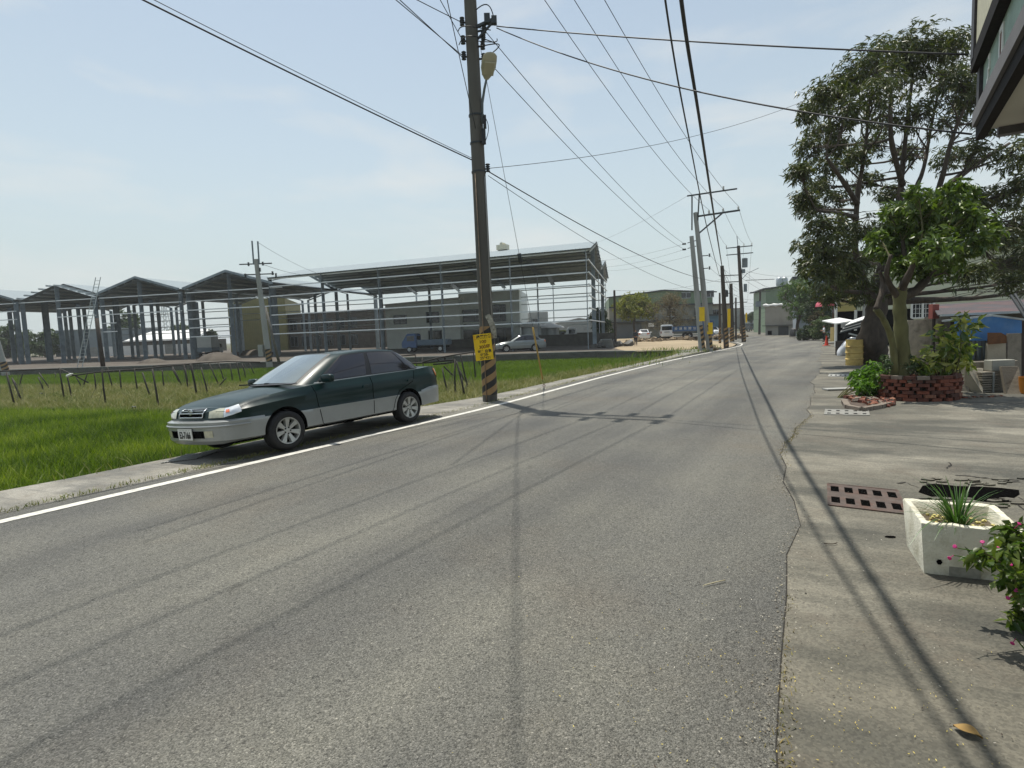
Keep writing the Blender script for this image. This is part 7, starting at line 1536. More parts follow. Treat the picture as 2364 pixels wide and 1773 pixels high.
def awning():
    Y = 52; A = atY(1903, 706, Y); T = thing('red_awning', 'curved faded red awning at the corner of the cream building', 'awning', A); c = MB(); Q = []
    for k in range(9): a_ = math.pi/2*k/8; Q.append([A+Vector((.75*(1-math.cos(a_)), 0, .62*math.sin(a_))), A+Vector((.75*(1-math.cos(a_))+.5, 2.5, .62*math.sin(a_)))])
    Q.append([A+Vector((1.5, 0, .64)), A+Vector((2.0, 2.5, .64))]); c.grid(Q); Q2 = [[p-Vector((0, 0, .03)) for p in r] for r in Q]; c.grid(Q2, flip=True)
    c.add([A+Vector((.75*(1-math.cos(math.pi/2*k/8)), .0, .62*math.sin(math.pi/2*k/8))) for k in range(9)]+[A+Vector((1.0, .0, -.02))], [tuple(range(10))]); c.build('canopy', [mat('awning_red', srgb('#c4586a'), .6, 0, .06, 3)], T)
    q = A+Vector((.95, .3, 0)); MB().beam(q, (q.x, q.y, -.3), .06).build('post', [MATS['rust']], T)
awning()
house('blue_grey_house', 'grey-blue upper storey showing above the roadside trees', px2(1838, 74), px2(1945, 72), 8, 7.3, mat('bluegrey_wall', srgb('#8e98a0'), .8, 0, .08, 1), MATS['steel_dark'], 0, [(1.0, 2.4, 4.6, 5.8)], z0=-.3, slope=.3, eave=.5)
# ---- tiled house corner overhead at the upper right
def tiled_house():
    Zs = 3.3; P0 = at(2252, 312, Zs); d = Vector((.53, .85, 0)).normalized(); back = -d; n = Vector((d.y, -d.x, 0)); T = thing('tiled_house', 'tiled house corner with dark trimmed balcony overhanging at upper right', 'building', (P0.x, P0.y, 0)); L = 9.0
    M_TR = mat('dark_granite', srgb('#1d1918'), .8, 0, .4, 30, spec=.15); M_TR2 = mat('grey_trim', srgb('#6a696b'), .85, 0, .15, 6, stain=srgb('#4d4c50'), stain_scale=3); M_FP = mat('celadon_plaster', srgb('#93a89b'), .75, 0, .14, 5, .2, 30, stain=srgb('#62756c'), stain_scale=3); M_SF = mat('soffit_white', srgb('#c4c2b8'), .85, 0, .04, 2)
    def bx(name, a0, a1, b0, b1, z0, z1, m):
        c = MB(); P = [P0+back*a+n*b for a, b in ((a0, b0), (a1, b0), (a1, b1), (a0, b1))]; c.prism([V3(p, z0) for p in P], (0, 0, z1-z0)); return c.build(name, [m], T)
    bx('soffit', .06, L, .075, 4.0, Zs+.02, Zs+.10, M_SF); bx('edge_trim', 0, L, 0, .07, Zs-.05, Zs+.07, M_TR); bx('grey_band', .005, L, -.03, .12, Zs+.07, Zs+.20, M_TR2)
    bx('fascia_panel', .09, L, .03, .16, Zs+.20, Zs+.58, M_FP); bx('corner_tile', -.03, .13, .0, .15, Zs+.20, Zs+.58, mat('brick_tile_dark', srgb('#2f2a2c'), .6, 0, .4, 40))
    bx('cornice', -.03, L, -.05, .14, Zs+.58, Zs+.72, M_TR); bx('balcony_floor', 0, L, .14, 4, Zs+.58, Zs+.66, M_SF)
    bx('end_fascia', -.02, .08, .16, 4, Zs-.05, Zs+.58, M_TR2)
    bx('upper_wall', .175, L, -.035, 4, Zs+.67, Zs+4.2, mat('cream_tile', srgb('#b9b49a'), .6, 0, .10, 22, .3, 12)); bx('corner_pillar', -.02, .172, -.055, 4, Zs+.67, Zs+4.2, MATS['brick_tile_dark'])
    bx('cross_beam', .25, .60, .35, 4, Zs-.26, Zs+.015, mat('speckled_beam', srgb('#5e5848'), .6, 0, .4, 35)); bx('beam_trim', .20, .24, .34, 4, Zs-.30, Zs-.0, M_TR); bx('ground_wall', 1.0, L, 2.0, 2.3, 0, Zs, MATS['cream_tile'])
    M_W = MATS['white_paint']; F0 = P0-n*(-.03)
    def motif(name, a0, z0, cells, s):
        c = MB()
        for (x0, x1, y0, y1) in cells: P = [P0+back*(a0+x)+n*.018 for x in (x0*s, x1*s)]; c.prism([V3(P[0], z0+y0*s), V3(P[1], z0+y0*s), V3(P[1], z0+y1*s), V3(P[0], z0+y1*s)], n*.011)
        return c.build(name, [M_W], T)
    motif('window_motif', 1.02, Zs+.285, [(0, 2.3, 0, .5), (0, 2.3, 3.0, 3.5), (0, .5, .5, 3.0), (1.8, 2.3, .5, 3.0)], .072)
    c = MB(); P = [P0+back*(1.02+x)+n*.022 for x in (.037, .128)]; c.prism([V3(P[0], Zs+.325), V3(P[1], Zs+.325), V3(P[1], Zs+.49), V3(P[0], Zs+.49)], n*.006); c.build('motif_pane', [MATS['rust']], T)
    motif('step_motif', .42, Zs+.26, [(0, .3, 0, 1.2), (.3, .9, .9, 1.2), (.6, .9, 1.2, 2.1), (.9, 1.5, 1.8, 2.1), (1.2, 1.5, 2.1, 3.3), (.6, 1.2, 3.0, 3.3), (.4, .6, .2, .9)], .085)
tiled_house()
# ------------------------------------------------------------------ vehicles, people, trellises, small stuff
SKIP = {'plate_number', 'plate_screws', 'badge', 'door_gap', 'wiper', 'indicator_bulb', 'belt_trim', 'bumper_rib', 'fog_lamp'}
def copy_sedan(name, loc, yaw, label, paint, lower, s=1.0):
    r = SEDAN.copy(); COL.objects.link(r); r.name = name; r.matrix_basis = Matrix.Translation(loc) @ Matrix.Rotation(yaw, 4, 'Z') @ Matrix.Scale(s, 4); r['label'] = label
    swap = {'green_paint': paint, 'silver_paint': lower, 'windscreen_glass': MATS['dark_glass']}
    for ch in SEDAN.children:
        if ch.name.split('.')[0] in SKIP: continue
        c = ch.copy(); COL.objects.link(c); c.parent = r
        if any(m and m.name in swap for m in c.data.materials):
            c.data = c.data.copy()
            for i, m in enumerate(c.data.materials):
                if m and m.name in swap: c.data.materials[i] = swap[m.name]
        for g_ in ch.children:
            if g_.name.split('.')[0] in SKIP: continue
            d = g_.copy(); COL.objects.link(d); d.parent = c
    return r
P_WHITE = mat('car_white', srgb('#dcdfe0'), .3, 0, .03, 3, coat=.6); P_SILV = mat('car_silver', srgb('#7f8685'), .32, .3, .04, 3, coat=.6); P_BLUE = mat('truck_blue', srgb('#1f4a78'), .45, 0, .12, 3, coat=.3); P_DKG = mat('suv_green', srgb('#1e2c2b'), .35, 0, .1, 3, coat=.5)
# axle-centred frames: yaw is the heading of the car's nose
q = at(1492, 786, -.09); copy_sedan('parked_car', q+Vector((.4, 3, 0)), R(75), 'white saloon parked tail-on in front of the green warehouse', P_WHITE, P_WHITE)
q = atg(1654, 779); copy_sedan('parked_car', Vector((q.x+.4, q.y+3.2, -.12)), R(262), 'white saloon facing the viewer beside the poles on the road edge', P_WHITE, P_WHITE)
q = at(1190, 810, YZ); copy_sedan('parked_car', Vector((q.x+1.6, q.y-1.6, YZ)), R(188), 'silver hatchback parked under the right half of the long shed', P_SILV, P_SILV)
def boxy(name, label, cat, loc, yaw, prof, width, paint, wins=(), rear=(), front=(), wheels=((.8, .33), (3.2, .33)), bevel=.09, tum=.10, zt=1.0, extra=None, s=1.0):
    """side profile (x forward, z up) swept across the width with rounded edges; wins are side panes (x0,x1,z0,z1)"""
    T = thing(name, label, cat, loc, yaw); Mx = Matrix.Translation(loc) @ Matrix.Rotation(yaw, 4, 'Z') @ Matrix.Scale(s, 4)
    zm = max(z for _, z in prof); bm = bmesh.new(); W2 = width/2
    def yy(z): return W2-tum*max(0, (z-zt)/(zm-zt)) if zm > zt else W2
    A = [bm.verts.new((x, -yy(z), z)) for x, z in prof]; B = [bm.verts.new((x, yy(z), z)) for x, z in prof]
    bm.faces.new(A); bm.faces.new(B[::-1]); n = len(prof)
    for i in range(n): bm.faces.new((A[i], B[i], B[(i+1) % n], A[(i+1) % n]))
    bmesh.ops.recalc_face_normals(bm, faces=bm.faces); bmesh.ops.bevel(bm, geom=[e for e in bm.edges], offset=bevel, segments=2, affect='EDGES')
    me = bpy.data.meshes.new('body'); bm.to_mesh(me); bm.free(); me.materials.append(paint); me.transform(Matrix.Scale(s, 4)); me.polygons.foreach_set('use_smooth', [True]*len(me.polygons)); me.set_sharp_from_angle(angle=R(40)); o = bpy.data.objects.new('body', me); COL.objects.link(o); o.parent = T
    def quad(nm, pts, m): c = MB(); c.prism([Vector(p)*s for p in pts[0]], Vector(pts[1])*s); c.build(nm, [m], T, world=False)
    for x0, x1, z0, z1 in wins:
        for sg in (1, -1): quad('side_window', ([(x0, sg*(yy(z0)+.004), z0), (x1, sg*(yy(z0)+.004), z0), (x1, sg*(yy(z1)+.004), z1), (x0, sg*(yy(z1)+.004), z1)], (0, sg*.012, 0)), MATS['dark_glass'])
    for nm, x, y0, y1, z0, z1, m in rear: quad(nm, ([(x, y0, z0), (x, y1, z0), (x, y1, z1), (x, y0, z1)], (-.02, 0, 0)), m)
    for nm, (xa, za), (xb, zb), w_, m in front:
        d = Vector((zb-za, 0, -(xb-xa))).normalized(); quad(nm, ([(xa, -w_, za), (xa, w_, za), (xb, w_*.93, zb), (xb, -w_*.93, zb)], d*.015 if d.x > 0 else -d*.015), m)
    for wx, wr in wheels:
        for sg in (1, -1):
            c = MB(); Mw = Matrix.Translation((wx*s, sg*(W2-.10)*s, wr*s)) @ Matrix.Rotation(-sg*math.pi/2, 4, 'X') @ Matrix.Scale(s, 4)
            c.lathe([(wr*.62, -.1), (wr*.95, -.11), (wr, -.07), (wr, .07), (wr*.95, .115), (wr*.62, .10)], 20, Mw, 0, False); w_ = c.build('wheel', [MATS['rubber']], T, smooth=True, world=False)
            c = MB(); c.lathe([(.001, .08), (wr*.35, .09), (wr*.6, .07), (wr*.64, .10)], 16, Mw, 0, False); c.build('rim', [SEDAN_MATS['alloy']], w_, world=False)
    if extra: extra(T, Mx, s)
    return T
RED, DG, DV = SEDAN_MATS['red'], MATS['dark_glass'], MATS['dark_void']
q = at(1540, 783, -.09); boxy('parked_van', 'white van parked tail-on beside the white saloon', 'van', q, R(78), [(0, .35), (0, 1.0), (.12, 1.9), (.4, 1.95), (3.2, 1.95), (3.9, 1.25), (4.5, 1.05), (4.6, .4)], 1.72, P_WHITE, ((.5, 1.5, 1.2, 1.72), (1.6, 2.6, 1.2, 1.72), (2.7, 3.4, 1.2, 1.7)),
     (('rear_window', .045, -.66, .66, 1.18, 1.72, DG), ('tail_lamp', -.0, -.83, -.70, .78, 1.05, RED), ('tail_lamp', -.0, .70, .83, .78, 1.05, RED), ('number_plate', -.0, -.22, .22, .72, .86, MATS['plate_white']), ('garnish', -.0, -.35, .35, .92, .99, DV)))
q = atg(1741, 765.5); boxy('parked_vehicle', 'dark green four-wheel drive seen from behind on the far road', 'car', q, R(105), [(0, .45), (0, 1.05), (.25, 1.8), (.5, 1.85), (2.6, 1.85), (3.1, 1.2), (4.2, 1.05), (4.3, .45)], 1.78, P_DKG, ((.5, 1.4, 1.2, 1.65), (1.5, 2.5, 1.2, 1.65)), (('rear_window', .10, -.68, .68, 1.15, 1.6, DG), ('tail_lamp', 0, -.86, -.70, .8, 1.05, RED), ('tail_lamp', 0, .70, .86, .8, 1.05, RED), ('number_plate', 0, -.22, .22, .68, .82, MATS['plate_white'])), s=1.05)
# small lorry cab + bed
def lorry(label, loc, yaw, paint, bedmat, L=4.6, bed_h=.42, s=1.0, canvas=None, cat='truck'):
    prof = [(L-1.5, .45), (L-1.5, 1.75), (L-1.35, 1.85), (L-.55, 1.85), (L-.12, 1.15), (L, .95), (L, .45)]
    def extra(T, Mx, s):
        c = MB(); D = Vector((0, 0, 0)); c.box((.5*(L-1.6)*s, 0, .72*s), ((L-1.6)*s, 1.65*s, .10*s)); c.build('bed', [bedmat], T, world=False)
        for y in (-.82, .82): c = MB(); c.box((.5*(L-1.6)*s, y*s, (.78+bed_h/2)*s), ((L-1.6)*s, .04*s, bed_h*s)); c.build('side_board', [bedmat], T, world=False)
        c = MB(); c.box((.02*s, 0, (.78+bed_h/2)*s), (.04*s, 1.6*s, bed_h*s)); c.build('tail_board', [bedmat], T, world=False)
        c = MB(); c.box((1.9*s, 0, .50*s), (3.6*s, .7*s, .16*s)); c.build('chassis', [DV], T, world=False)
        if canvas: c = MB(); c.box((.5*(L-1.7)*s, 0, (.8+bed_h+.65)*s), ((L-1.75)*s, 1.62*s, 1.3*s)); c.build('cargo_box', [canvas], T, world=False)
    return boxy('lorry', label, cat, loc, yaw, prof, 1.68, paint, ((L-1.3, L-.55, 1.12, 1.62),), (('cab_rear_window', L-1.5, -.5, .5, 1.25, 1.6, DG),), (('windscreen', (L-.15, 1.18), (L-.52, 1.78), .70, DG), ('grille', (L, .62), (L, .82), .5, DV)), ((.75, .29), (L-.75, .29)), .06, .08, 1.1, extra, s)
q = at(965, 812, YZ); lorry('blue flatbed lorry parked under the middle of the long shed', Vector((q.x+3.6, q.y-2, YZ)), R(172), P_BLUE, mat('bed_grey', srgb('#5f6f7c'), .7, .1, .15, 4), s=1.05)
q = at(1345, 790, YZ); lorry('white-cabbed lorry behind the block wall at the shed end', Vector((at(1350, 790, YZ).x*.0+12.0, 76, YZ)), R(178), P_WHITE, mat('bed_dark', srgb('#53544f'), .8), s=1.1)
q = atY(1255, 790, 80); boxy('parked_car', 'yellow-green small vehicle behind the block wall', 'car', Vector((5.3, 79, YZ)), R(5), [(0, .4), (0, 1.1), (.3, 1.7), (2.4, 1.75), (2.9, 1.2), (3.4, 1.1), (3.5, .4)], 1.6, mat('olive_paint', srgb('#7d8446'), .45, 0, .15, 3), ((.4, 1.2, 1.15, 1.55), (1.3, 2.4, 1.15, 1.55)))
q = at(430, 826, YZ); T = lorry('white box lorry parked under the rightmost gable', Vector((at(447, 827, YZ).x+.2, 72.5, YZ)), R(100), mat('dirty_white', srgb('#b9bab4'), .6, 0, .1, 2), MATS['steel'], s=1.0, canvas=MATS['dirty_white'])
# blue flatbed with white characters on its side board, behind the sand lot
def blue_trailer():
    A = Vector((*px2(1552, 74), 0)); B = Vector((*px2(1612, 73), 0)); u = (B-A).normalized(); n = Vector((-u.y, u.x, 0)); L = (B-A).length; T = thing('flatbed_truck', 'blue flatbed body with white characters standing behind the sand lot', 'truck', V3(A, YZ))
    c = MB(); c.prism([V3(A, .95), V3(B, .95), V3(B, 1.55), V3(A, 1.55)], n*.06); c.build('side_board', [mat('board_blue', srgb('#23507f'), .5, 0, .08, 3)], T)
    c = MB(); c.prism([V3(A, .82), V3(B, .82), V3(B, .93), V3(A, .93)], n*1.9); c.build('bed', [MATS['steel_dark']], T)
    for z in (.3, .55): c = MB(); c.beam(V3(A+n*.1, z), V3(B+n*.1, z), .08, .12); c.build('guard_rail', [MATS['white_paint']], T)
    for k in range(5):
        p = A+u*(L*(.14+.18*k))-n*.012; Mt = Matrix((u, Vector((0, 0, 1)), -n)).transposed().to_4x4(); Mt.translation = V3(p, 1.25); text_obj('lettering', '貨運有限公'[k], .38, MATS['white_paint'], T, T.matrix_basis.inverted() @ Mt, .004)
    for q_ in (.5, .66): 
        for s_ in (.15, 1.7): c = MB(); Mw = Matrix.Translation(V3(A+u*L*q_+n*s_, .38)) @ Matrix.Rotation(math.atan2(u.y, u.x), 4, 'Z') @ Matrix.Rotation(math.pi/2, 4, 'X'); c.lathe([(.2, -.1), (.42, -.1), (.42, .1), (.2, .1), (.001, .05)], 18, Mw, 0); c.build('wheel', [MATS['rubber']], T, smooth=True, angle=40)
    p = A+u*(L+1.0); c = MB(); c.box(V3(p+n*.9, 1.2), (1.6, 1.9, 1.9), rz=math.atan2(u.y, u.x)); c.build('cab', [P_BLUE], T)
blue_trailer()
# scooter by the white car
def scooter(loc, yaw):
    T = thing('scooter', 'white scooter standing in front of the white car by the poles', 'scooter', loc, yaw); 
    def L(nm, m, f): c = MB(); f(c); c.build(nm, [m], T, smooth=True, angle=40, world=False)
    for x in (0, 1.25): L('wheel', MATS['rubber'], lambda c, x=x: c.lathe([(.14, -.05), (.22, -.05), (.24, 0), (.22, .05), (.14, .05)], 18, Matrix.Translation((x, 0, .24)) @ Matrix.Rotation(math.pi/2, 4, 'X'), 0))
    L('body', P_WHITE, lambda c: (c.tube([(-.25, 0, .62), (.0, 0, .66), (.35, 0, .58), (.45, 0, .3), (.85, 0, .28), (1.0, 0, .55), (1.08, 0, .9)], [.10, .17, .16, .12, .12, .14, .10], 12),))
    L('seat', MATS['black_plastic'], lambda c: c.tube([(-.3, 0, .76), (0, 0, .80), (.4, 0, .74)], [.07, .13, .10], 10)); L('handlebar', MATS['black_plastic'], lambda c: (c.tube([(1.02, -.34, 1.0), (1.06, 0, .96), (1.02, .34, 1.0)], .025, 8), c.tube([(1.06, 0, .96), (1.25, 0, .28)], .03, 8))); L('headlamp', SEDAN_MATS['clear'], lambda c: c.lathe([(.001, .06), (.06, .05), (.08, 0)], 12, Matrix.Translation((1.14, 0, .88)) @ Matrix.Rotation(math.pi/2, 4, 'Y')))
q = atg(1645, 783); scooter(Vector((q.x, q.y, -.11)), R(235))
# people
def skin_mesh(name, V, E, rad, m, parent, sub=2):
    me = bpy.data.meshes.new(name); me.from_pydata(V, E, []); o = bpy.data.objects.new(name, me); COL.objects.link(o)
    sk = o.modifiers.new('s', 'SKIN'); ss = o.modifiers.new('u', 'SUBSURF'); ss.levels = sub; ss.render_levels = sub
    for i, r in enumerate(rad): me.skin_vertices[0].data[i].radius = r if isinstance(r, tuple) else (r, r)
    me.skin_vertices[0].data[0].use_root = True
    n = bpy.data.meshes.new_from_object(o.evaluated_get(bpy.context.evaluated_depsgraph_get())); bpy.data.objects.remove(o); n.materials.clear(); n.materials.append(m); n.polygons.foreach_set('use_smooth', [True]*len(n.polygons)); n.name = name
    o = bpy.data.objects.new(name, n); COL.objects.link(o); o.parent = parent; return o
def person(label, loc, yaw, h, shirt, trousers, hair, armL, armR, stance=.09, sleeve=.6):
    """h metres tall; faces +Y before yaw; arms given as elbow, hand points for a 1.7 m figure"""
    k = h/1.7; T = thing('person', label, 'person', loc, yaw); m = lambda p: (p[0]*k, p[1]*k, p[2]*k)
    V = [(0, 0, .92), (0, 0, 1.08), (0, .01, 1.28), (0, 0, 1.42), (0, .0, 1.49), (0, .01, 1.56), (0, .015, 1.63), (0, .01, 1.69)]; rad = [(.155, .11), (.14, .10), (.165, .105), (.10, .07), (.052, .052), (.072, .085), (.078, .095), (.045, .05)]; E = [(i, i+1) for i in range(7)]
    def chain(root, pts, rs):
        last = root
        for p, r in zip(pts, rs): V.append(p); rad.append(r); E.append((last, len(V)-1)); last = len(V)-1
        return last
    for s_, arm in ((-1, armL), (1, armR)):
        sh = (s_*.185, 0, 1.395); last = chain(3, [sh, arm[0], arm[1]], [.062, .043, .033]); hx = Vector(arm[1]); d = (hx-Vector(arm[0])).normalized()
        palm = hx+d*.05; pi = chain(last, [tuple(palm)], [.030])
        for f in range(5): sd = Vector((.012*(f-2), .01, 0)); L_ = (.045, .075, .085, .078, .06)[f]; chain(pi, [tuple(palm+d*.03+sd), tuple(palm+d*(.03+L_*.6)+sd*1.2+Vector((0, .012, 0)))], [.009, .007])
    legs = []
    for s_ in (-1, 1): last = chain(0, [(s_*stance, 0, .86), (s_*stance*1.1, .02, .48), (s_*stance*1.15, -.01, .09), (s_*stance*1.2, .10, .035)], [.095, .062, .042, .035])
    skin_mesh('body', [m(p) for p in V], E, [(r[0]*k, r[1]*k) if isinstance(r, tuple) else (r*k, r*k) for r in rad], mat_skin, T)
    TV = [(0, 0, .90), (0, 0, 1.08), (0, .01, 1.28), (0, 0, 1.415)]; TE = [(0, 1), (1, 2), (2, 3)]; TR = [(.175, .125), (.16, .115), (.185, .122), (.105, .08)]
    for s_, arm in ((-1, armL), (1, armR)):
        n0 = len(TV); sh = Vector((s_*.185, 0, 1.395)); e_ = Vector(arm[0]); TV += [tuple(sh), tuple(sh.lerp(e_, .9))]; TE += [(3, n0), (n0, n0+1)]; TR += [.075, .06]
        if sleeve > .9: TV.append(tuple(e_.lerp(Vector(arm[1]), .9))); TE.append((n0+1, n0+2)); TR.append(.05)
    skin_mesh('shirt', [m(p) for p in TV], TE, [(r[0]*k, r[1]*k) if isinstance(r, tuple) else (r*k, r*k) for r in TR], shirt, T)
    LV = [(0, 0, .93)]; LE = []; LR = [(.165, .12)]
    for s_ in (-1, 1): n0 = len(LV); LV += [(s_*stance, 0, .84), (s_*stance*1.1, .02, .48), (s_*stance*1.15, -.01, .10)]; LE += [(0, n0), (n0, n0+1), (n0+1, n0+2)]; LR += [.105, .075, .062]
    skin_mesh('trousers', [m(p) for p in LV], LE, [(r[0]*k, r[1]*k) if isinstance(r, tuple) else (r*k, r*k) for r in LR], trousers, T)
    c = MB(); c.lathe([(.06, -.05), (.092, -.02), (.098, .03), (.08, .075), (.04, .1), (.001, .105)], 16, Matrix.Translation(m((0, -.012, 1.625))) @ Matrix.Scale(k, 4)); c.build('hair', [hair], T, smooth=True, world=False)
    for s_ in (-1, 1): c = MB(); c.tube([m((s_*stance*1.15, -.06, .04)), m((s_*stance*1.2, .04, .045)), m((s_*stance*1.25, .15, .03))], [.04*k, .045*k, .032*k], 8); c.build('shoe', [MATS['black_plastic']], T, smooth=True, world=False)
    for s_ in (-1, 1): c = MB(); c.lathe([(.012, 0), (.010, .006), (.001, .008)], 8, Matrix.Translation(m((s_*.032, .098, 1.61))) @ Matrix.Rotation(-math.pi/2, 4, 'X') @ Matrix.Scale(k, 4)); c.build('eye', [MATS['black_plastic']], T, smooth=True, world=False)
    c = MB(); c.tube([m((0, .09, 1.62)), m((0, .122, 1.585)), m((0, .10, 1.578))], [.008*k, .014*k, .008*k], 6); c.build('nose', [mat_skin], T, smooth=True, world=False); c = MB(); c.tube([m((-.025, .092, 1.553)), m((0, .102, 1.552)), m((.025, .092, 1.553))], .006*k, 6); c.build('mouth', [mat('lips', srgb('#8a5048'), .6)], T, smooth=True, world=False)
mat_skin = mat('skin', srgb('#a67a60'), .6, 0, .06, 6); HAIR = mat('hair_black', (.012, .010, .009), .6)
q = atg(1902, 789); person('person in white shirt and dark trousers standing by the orange cone', q, R(60), 1.42, mat('white_shirt', srgb('#d5dae2'), .8, 0, .05, 9), mat('black_trousers', (.015, .015, .018), .85), HAIR, ((-.30, .06, 1.16), (-.10, .26, 1.20)), ((.30, .06, 1.16), (.12, .26, 1.14)), sleeve=.9)
q = at(1468, 797, YZ); person('person in dark jacket standing on the sand lot near the white saloon', q, R(150), 1.50, mat('dark_jacket', srgb('#3c4248'), .85, 0, .1, 9), mat('navy_trousers', (.018, .02, .028), .85), HAIR, ((-.27, .02, 1.13), (-.29, .10, .88)), ((.27, .02, 1.13), (.29, .10, .88)), sleeve=1)
b_ = at(1463, 795, YZ); c = MB(); Q = []
for i in range(7): t = i/6; w_ = math.sin(math.pi*min(.96, .15+.75*t)); Q.append([Vector((.2*w_*math.cos(a_), .15*w_*math.sin(a_), .55*t)) for a_ in [2*math.pi*k/14 for k in range(15)]])
c.grid(Q); o = c.build('plastic_sack', [MATS['sack_1']], smooth=True); o.location = b_+Vector((-.25, 0, 0)); tag(o, 'small white bag standing at the feet of the person in the dark jacket', 'bag')
# rubble bank between sand lot and warehouse, debris at the shed corner, earth heaps
def heap(name, label, c_, r, h, m, seed, sq=.6, cat='heap'):
    rn = random.Random(seed); g = MB(); Q = []
    for i in range(9):
        t = i/8; Q.append([Vector((r*(1-t)*math.cos(a_)*(1+.15*math.sin(3*a_+seed)), r*sq*(1-t)*math.sin(a_), h*(1-(1-t)**2)*1.0+rn.uniform(-.03, .03)*h)) for a_ in [2*math.pi*k/22 for k in range(22)]]); Q[-1].append(Q[-1][0])
    g.grid(Q); o = g.build(name, [m], smooth=True); o.location = c_; return tag(o, label, cat)
heap('earth_heap', 'dark earth heap under the rightmost gable', at(500, 832, YZ), 2.3, .8, M_DIRT, 1); heap('earth_heap', 'low dark earth heap before the olive warehouse', Vector((-33.5, 76, YZ)), 3.0, .7, M_DIRT, 2); heap('earth_heap', 'small earth mound beside the middle gable post', at(355, 838, YZ), 1.5, .45, M_DIRT, 3)
rn = random.Random(9)
def rubble(label, pts, n, s, m, group=None, spread=.5):
    a_, b_ = Vector(pts[0]), Vector(pts[1]); T = thing('rubble', label, 'rubble', a_, 0, group); g = MB()
    for _ in range(n): p = a_.lerp(b_, rn.random())+Vector((rn.gauss(0, spread), rn.gauss(0, spread*.8), 0)); q = s*rn.uniform(.4, 1.5); g.box(p+Vector((0, 0, q*.3)), (q*1.4, q, q*.7), rz=rn.uniform(0, 3), rx=rn.uniform(-.5, .5), ry=rn.uniform(-.5, .5))
    g.build('stones', [m], T)
M_RUB = mat('rubble_mat', srgb('#8a7b66'), .95, 0, .3, 4); rubble('bank of earth clods along the back of the sand lot', at(1480, 789, YZ), 0, 0, M_RUB) if False else rubble('bank of earth clods along the back of the sand lot', (at(1485, 789, YZ), at(1690, 779, -.15)), 150, .38, M_RUB, spread=.9)
rubble('pile of scrap and broken sheets at the right corner of the long shed', (at(1390, 803, YZ), at(1425, 799, YZ)), 40, .4, mat('scrap_mat', srgb('#5f5d58'), .8, .1, .5, 2)); rubble('stones around the feet of the touching poles', (at(1615, 808, -.05), at(1645, 807, -.05)), 26, .22, M_RUB, spread=.2)
for k, (x, y, rz, tl, cl, lb) in enumerate(((1392, 800, .4, .9, M_WROOF, 'white sheet fragment'), (1403, 803, -.5, .6, MATS['steel_light'], 'grey sheet fragment'), (1412, 798, 1.0, 1.1, MATS['steel'], 'bent metal plate'))):
    p = at(x, y, YZ); c = MB(); c.box((0, 0, .4), (.9, .04, .9), rz=rz, rx=tl); o = c.build('scrap_sheet', [cl]); o.location = p; tag(o, lb+' stuck in the scrap pile at the shed corner', 'scrap')
# white cone-roofed tanks behind the shed
for k, (x, yt, yb, Y, lb) in enumerate(((1227, 741, 780, 74, 'left'), (1270, 744, 782, 78, 'right'))):
    p = atY(x, yb, Y); zt = hgt(p, x, yt); T = thing('silo', f'{lb} of two pale cone-roofed tanks behind the long shed', 'silo', (p.x, p.y, YZ)); c = MB(); c.lathe([(1.25, YZ), (1.25, zt-.7)], 20, Matrix.Translation((p.x, p.y, 0)), cap=False); c.build('tank', [MATS['steel_light']], T, smooth=True); c = MB(); c.lathe([(2.0, zt-.75), (1.9, zt-.68), (.2, zt), (.001, zt)], 20, Matrix.Translation((p.x, p.y, 0))); c.build('cone_roof', [M_WROOF], T, smooth=True, angle=40)
house('long_shed', 'long low white-roofed shed far behind the right half of the steel shed', px2(1255, 150), px2(1420, 150), 12, 3.0, M_GRYW, M_WROOF, 1.6, ())
house('terrace_house', 'far pale house with dark roof terrace seen through the long shed', px2(1222, 170), px2(1266, 170), 10, 7.2, M_GRYW, None, 0, [(1, 3, 4, 5.4)])
# bean trellises in the verge
M_TP = MATS['bamboo']; M_NET = mat('net_string', srgb('#6b6a58'), .9)
def trellis(label, posts, rails, conv, base_px, Yadd=0.0, strings=0, seed=1):
    b0 = at(*base_px, -.8); T = thing('bean_trellis', label, 'trellis', b0); ys = []; pts = []
    for (xt, yt, xb, yb) in posts:
        bx, by = conv(xb, yb); tx, ty = conv(xt, yt); b = at(bx, by, -.80); t = atY(tx, ty, b.y+random.uniform(-.1, .1)); s = MB(); mid = b.lerp(t, .5)+Vector((random.uniform(-.03, .03), 0, 0)); s.tube([b-Vector((0, 0, .05)), mid, t+(t-b)*.02], [.040, .034, .030], 7); s.build('post', [M_TP], T, smooth=True); pts.append((b, t))
    Yr = sorted(p[0].y for p in pts)[len(pts)//2]
    for ra in rails:
        c = []
        for (x, y) in ra: px, py = conv(x, y); c.append(px); c.append(py)
        Q = [atY(c[i], c[i+1], Yr+(0.0)) for i in range(0, len(c), 2)]; s = MB(); s.tube(Q, .036, 7); s.build('rail', [M_TP], T, smooth=True)
    rn = random.Random(seed); s = MB()
    for k in range(strings):
        (b, t), (b2, t2) = rn.choice(pts), rn.choice(pts)
        u = rn.random(); t_ = t.lerp(t2, u*.15); s.tube([t_+Vector((rn.uniform(-.4, .4), 0, 0)), b.lerp(b2, u*.15)+Vector((rn.uniform(-.4, .4), 0, .1))], .008, 4)
    if strings: kind(s.build('netting', [M_NET], T), 'stuff')
cv = lambda x, y: (x*.2532, 800+y*.2532)
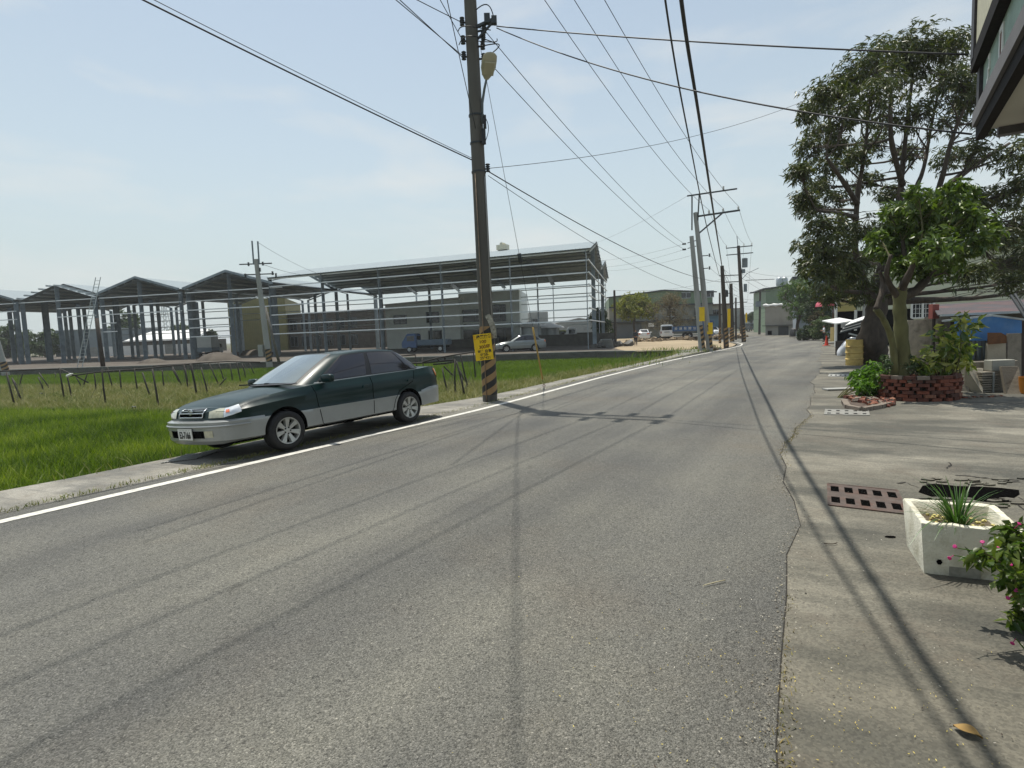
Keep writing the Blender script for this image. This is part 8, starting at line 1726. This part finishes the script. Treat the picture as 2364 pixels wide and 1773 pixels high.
trellis('long bean trellis of thin dark stakes left of the parked car', [(60, 240, 140, 560), (110, 290, 215, 530), (355, 240, 465, 400), (350, 280, 405, 430), (540, 200, 590, 505), (615, 280, 660, 490), (690, 270, 755, 395), (800, 240, 755, 390), (930, 215, 970, 555), (980, 190, 1035, 400), (1300, 240, 1385, 490), (1390, 210, 1450, 580), (1480, 215, 1500, 400), (1570, 200, 1650, 360), (1745, 170, 1800, 470), (1690, 200, 1720, 360), (-60, 240, -20, 470), (205, 250, 165, 390), (120, 300, 180, 390), (1225, 200, 1260, 430), (1090, 215, 1110, 420), (500, 240, 520, 300), (860, 240, 880, 420)], [[(-120, 232), (0, 226), (270, 212), (540, 203)], [(545, 205), (680, 262), (805, 330)], [(640, 268), (930, 228), (1340, 200), (1560, 175), (1830, 150)], [(930, 232), (1100, 222), (1340, 203)], [(1385, 490), (1440, 545), (1485, 578)]], cv, (130, 942), 0, 46, 1)
cv1 = lambda x, y: (360+x*.31646, 780+y*.31646)
trellis('bean trellis stakes standing just behind the car bonnet', [(250, 190, 300, 440), (330, 220, 385, 430), (385, 180, 470, 360), (510, 295, 440, 380), (590, 180, 625, 350), (630, 190, 660, 320), (680, 175, 730, 290), (205, 200, 240, 390), (120, 210, 200, 370), (455, 185, 500, 330), (540, 190, 560, 340)], [[(-20, 205), (250, 188), (520, 172), (760, 178)]], cv1, (500, 900), 0, 26, 2)
cv2 = lambda x, y: (900+x*.11754, 800+y*.11754)
trellis('tangled dark trellis of pipes between the car boot and the pole', [(1280, 270, 1290, 1000), (1310, 300, 1480, 1030), (1390, 160, 1560, 880), (1370, 470, 1520, 760), (1030, 430, 1150, 940), (500, 170, 560, 700), (640, 220, 700, 720), (1700, 60, 1780, 420), (1410, 620, 1500, 1040), (1640, 120, 1690, 700)], [[(90, 195), (300, 178), (500, 160)], [(380, 332), (700, 320), (1000, 290), (1290, 258)], [(640, 312), (950, 220), (1360, 150), (1720, 95)], [(850, 350), (1100, 335), (1270, 300)], [(1060, 390), (1150, 480), (1250, 575)], [(1080, 190), (1085, 260)], [(920, 230), (980, 300)]], cv2, (1052, 918), 0, 20, 3)
p = atY(153, 869, 24); c = MB(); c.lathe([(.03, 0), (.055, .05), (.055, .20), (.02, .26), (.02, .30)], 12, Matrix.Rotation(1.2, 4, 'Y')); o = c.build('bottle', [MATS['white_paint']], smooth=True); o.location = p; tag(o, 'white plastic bottle stuck on the trellis rail end', 'bottle')
for x, y in ((95, 910), (310, 942), (442, 897)): p = at(x, y, -.62); c = MB(); c.box((0, 0, .03), (.16, .09, .06), rx=.3); o = c.build('plastic_scrap', [MATS['black_plastic']]); o.location = p; tag(o, 'scrap of black plastic lying in the dry verge grass', 'scrap', 'black scraps in the verge')
# ------------------------------------------------------------------ summer haze
hz = MB(); hz.box((0, 0, 19), (6400, 6400, 42)); ho = hz.build('haze', []) if False else None
me = bpy.data.meshes.new('haze'); me.from_pydata(hz.v, [], hz.f); ho = bpy.data.objects.new('haze', me); COL.objects.link(ho); kind(ho, 'stuff')
hm_ = bpy.data.materials.new('haze'); hm_.use_nodes = True; nt = hm_.node_tree; nt.nodes.remove(nt.nodes['Principled BSDF']); pvn = nt.nodes.new('ShaderNodeVolumePrincipled')
pvn.inputs['Color'].default_value = (.93, .96, .97, 1); pvn.inputs['Density'].default_value = .0005; pvn.inputs['Anisotropy'].default_value = .1
nt.links.new(pvn.outputs[0], nt.nodes['Material Output'].inputs['Volume']); me.materials.append(hm_)
SC.cycles.volume_bounces = 0; SC.cycles.volume_step_rate = 10; SC.cycles.volume_max_steps = 32
